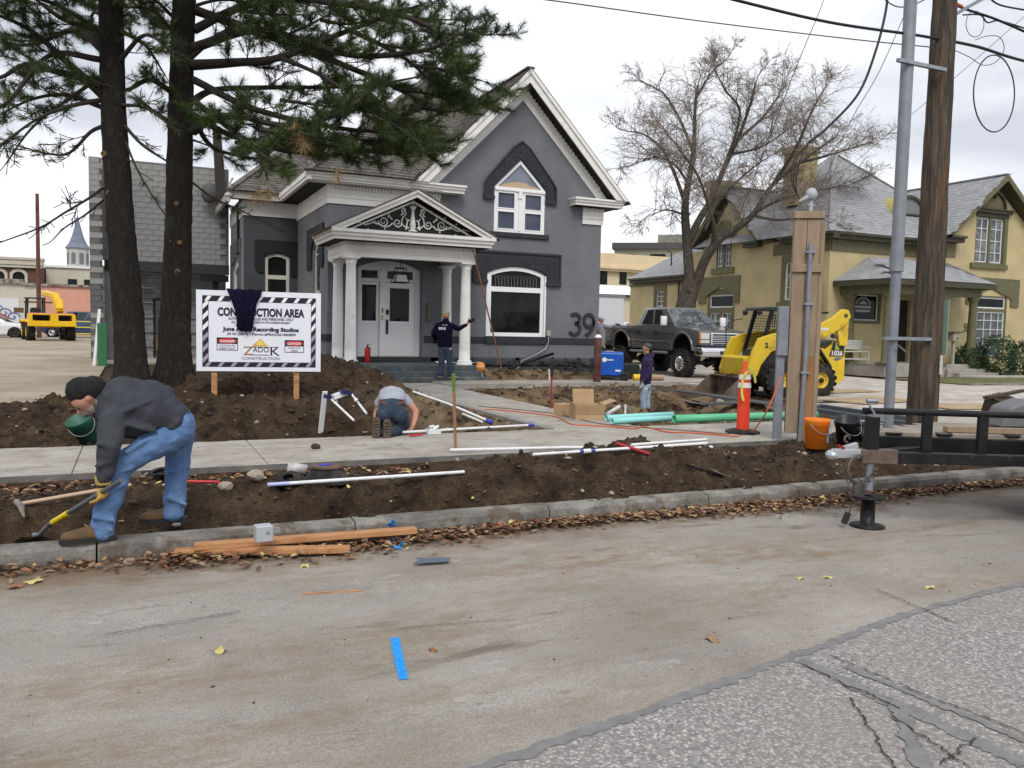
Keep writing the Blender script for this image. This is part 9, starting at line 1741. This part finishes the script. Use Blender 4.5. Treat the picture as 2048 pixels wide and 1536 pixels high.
PX = T('pickaxe', 'pickaxe with pale wooden handle lying in the strip behind the shovel', 'pickaxe', H_(130, 1008)); a, b = H_(38, 1028, .08), H_(262, 988, .08); m = M(); m.tube([a, b], .017, 8); m.build('handle', mat('pale_handle', (.5, .36, .25), .7), PX, world=True); d = (b-a).normalized(); sd = d.cross(Vector((0, 0, 1))); m = M(); m.tube([a+sd*.24+Vector((0, 0, -.06)), a+sd*.1, a-sd*.1, a-sd*.26+Vector((0, 0, -.07))], [.008, .028, .028, .01], 6); m.build('head', mat('pick_steel', (.14, .14, .14), .5, (.2, .15, .1), 9), PX, world=True)
SP = T('small_shovel', 'dirty hand shovel lying on the mound left of the buckets', 'shovel', H_(1400, 955)); a, b = H_(1372, 938, .05), H_(1418, 952, .05); m = M(); m.tube([a, b], .016, 6); m.build('shaft', rubber, SP, world=True); m = M(); m.slab([(-.05, -.08), (.09, -.06), (.13, 0), (.09, .06), (-.05, .08)], .006, H_(1432, 955, .07), (.8, -.4, -.35), (.4, .9, 0)); m.build('blade', mat('pick_steel', (.1, .1, .1), .5), SP, world=True)
for a, b, z, lab in (((388, 1093), (832, 1060), -.055, 'upper orange brown timber beam lying in the gutter by the kerb'), ((350, 1104), (700, 1098), -.1, 'lower timber beam half buried in the gutter leaves')): m = M(); m.bar(G(*a, z), G(*b, z), .09, .045); tag(m.build('timber_beam', orange_wood, bevel=.004), lab, 'timber beam', 'timber beams in the gutter')
JB = T('junction_box', 'small grey metal junction box sitting on the kerb', 'box', G(527, 1082, .0)); m = M(); m.box((0, 0, .06), (.12, .1, .12), (0, 0, .1)); m.build('case', mat('junction_grey', (.38, .4, .42), .5), JB, bevel=.008)
for x in (-.025, .025): m = M(); m.lathe((x, -.051, .07), [(.014, 0), (0, .002)], 10, (0, -1, 0)); m.build('knockout', steel, JB)
for px, py, lab in ((778, 1058, 'scrap of blue tape on the kerb behind the timber beams'), (795, 1092, 'scrap of blue tape in the leaves below the timber beams')): m = M(); [m.box(H_(px+random.uniform(-10, 10), py+random.uniform(-8, 8), .02), (.07, .03, .006), (random.random(), random.random(), random.random()*3)) for _ in range(4)]; tag(m.build('blue_tape', mat('tape_blue', (.02, .22, .6), .5)), lab, 'tape')
m = M(); m.slab([(-.12, -.05), (.14, -.02), (.16, .05), (-.09, .06), (-.06, .03)], .006, H_(858, 1129, .03), (.97, -.25, 0), (.25, .97, .1)); tag(m.build('metal_scrap', mat('scrap_metal', (.12, .15, .2), .35, metal=.4)), 'flat piece of grey metal scrap on the road below the beams', 'scrap'); m = M(); m.bar(G(603, 1188, -.13), G(726, 1181, -.13), .012, .008); tag(m.build('wood_splinter', orange_wood), 'thin orange wood splinter on the road', 'splinter')
m = M(); P = [Gr(790, 1275), Gr(794, 1300), Gr(800, 1330), Gr(808, 1361)]; L_ = []; R__ = []
for i in range(25): t_ = i/24*3; j = min(2, int(t_)); p = Vector(P[j]).lerp(Vector(P[j+1]), t_-j); ww = .021*(1+.25*random.random()); L_.append((p.x-ww, p.y, roadz(p.x, p.y)+.004)); R__.append((p.x+ww, p.y, roadz(p.x, p.y)+.004))
m.add(L_+R__, [(i, i+25, i+26, i+1) for i in range(24)]); tag(m.build('paint_mark', mat('blue_spray_paint', (.005, .2, .62), .8, (.02, .32, .75), 40)), 'bright blue spray paint stroke on the road', 'paint mark')
oc = mat('orange_cord', (.6, .1, .03), .5); P = [(940, 818), (985, 819), (1030, 823), (1085, 829), (1118, 835), (1142, 848), (1180, 851), (1225, 853), (1268, 857), (1290, 853), (1330, 863), (1370, 865), (1420, 868), (1470, 872), (1500, 867)]; P = [G(*p, .012) for p in P]+[at((1528, 832), 12), at((1548, 790), 12), at((1562, 752), 12.1)]
m = M(); m.tube(curve(P, 5), .011, 5); tag(m.build('extension_cord', oc), 'orange extension cord winding over the pavement up to the timber post', 'cord'); m = M(); m.tube(curve([G(955, 812, .01), G(1100, 826, .01), G(1200, 847, .01), G(1330, 858, .01), G(1460, 868, .01)], 6), .007, 4); tag(m.build('extension_cord', mat('brown_cord', (.12, .07, .05), .6)), 'thin brown cord lying along the orange one', 'cord')
TY = T('clear_tub', 'small clear plastic tub of white fittings beside the kneeling man', 'tub', G(866, 868)); m = M(); m.slab([rect(-.1, -.07, .1, .07), rect(-.095, -.065, .095, .065)], .07, (0, 0, .075), (1, 0, 0), (0, 1, 0)); m.build('tub', mat('frosted_plastic', (.66, .68, .7), .3), TY); m = M(); [m.cyl((random.uniform(-.09, .07), random.uniform(-.05, .05), .05+.03*random.random()), (random.uniform(-.05, .09), random.uniform(-.05, .05), .12), .018, n=8) for _ in range(5)]; m.build('fitting', pvc, TY, kind='stuff')
m = M(); m.lathe(G(812, 866), [(0, 0), (.035, 0), (.035, .2), (.02, .23), (.02, .26), (0, .26)], 12); tag(m.build('glue_can', mat('can_black_white', (.02, .02, .02), .4, (.6, .6, .6), 9, mid=(.5, .55))), 'black and white can standing beside the kneeling man', 'can'); m = M(); m.tube([G(820, 872, .02), G(845, 868, .02)], .014, 6); tag(m.build('cutter', redi), 'red handled cutter on the pavement by the kneeling man', 'tool')
x, y = pick(260, [(-4, -.6, 15, 19), (-1.2, 3, 19, 33)]); 
PL = T('pallet_pile', 'dark weathered timber pallets leaning behind the trailer deck', 'pallet', (12.6, 8.9, 0)); 
for i in range(5): m = M(); m.box((.1+.22*i, .1*i, .3), (.09, .5, .6), (.2, .1, -.3)); m.build('board', mat('old_dark_board', (.06, .045, .03), .9), PL)
m = M(); m.bar((-.1, 0, .62), (1.3, .3, .7), .1, .04); m.build('rail', MATS['old_dark_board'], PL)
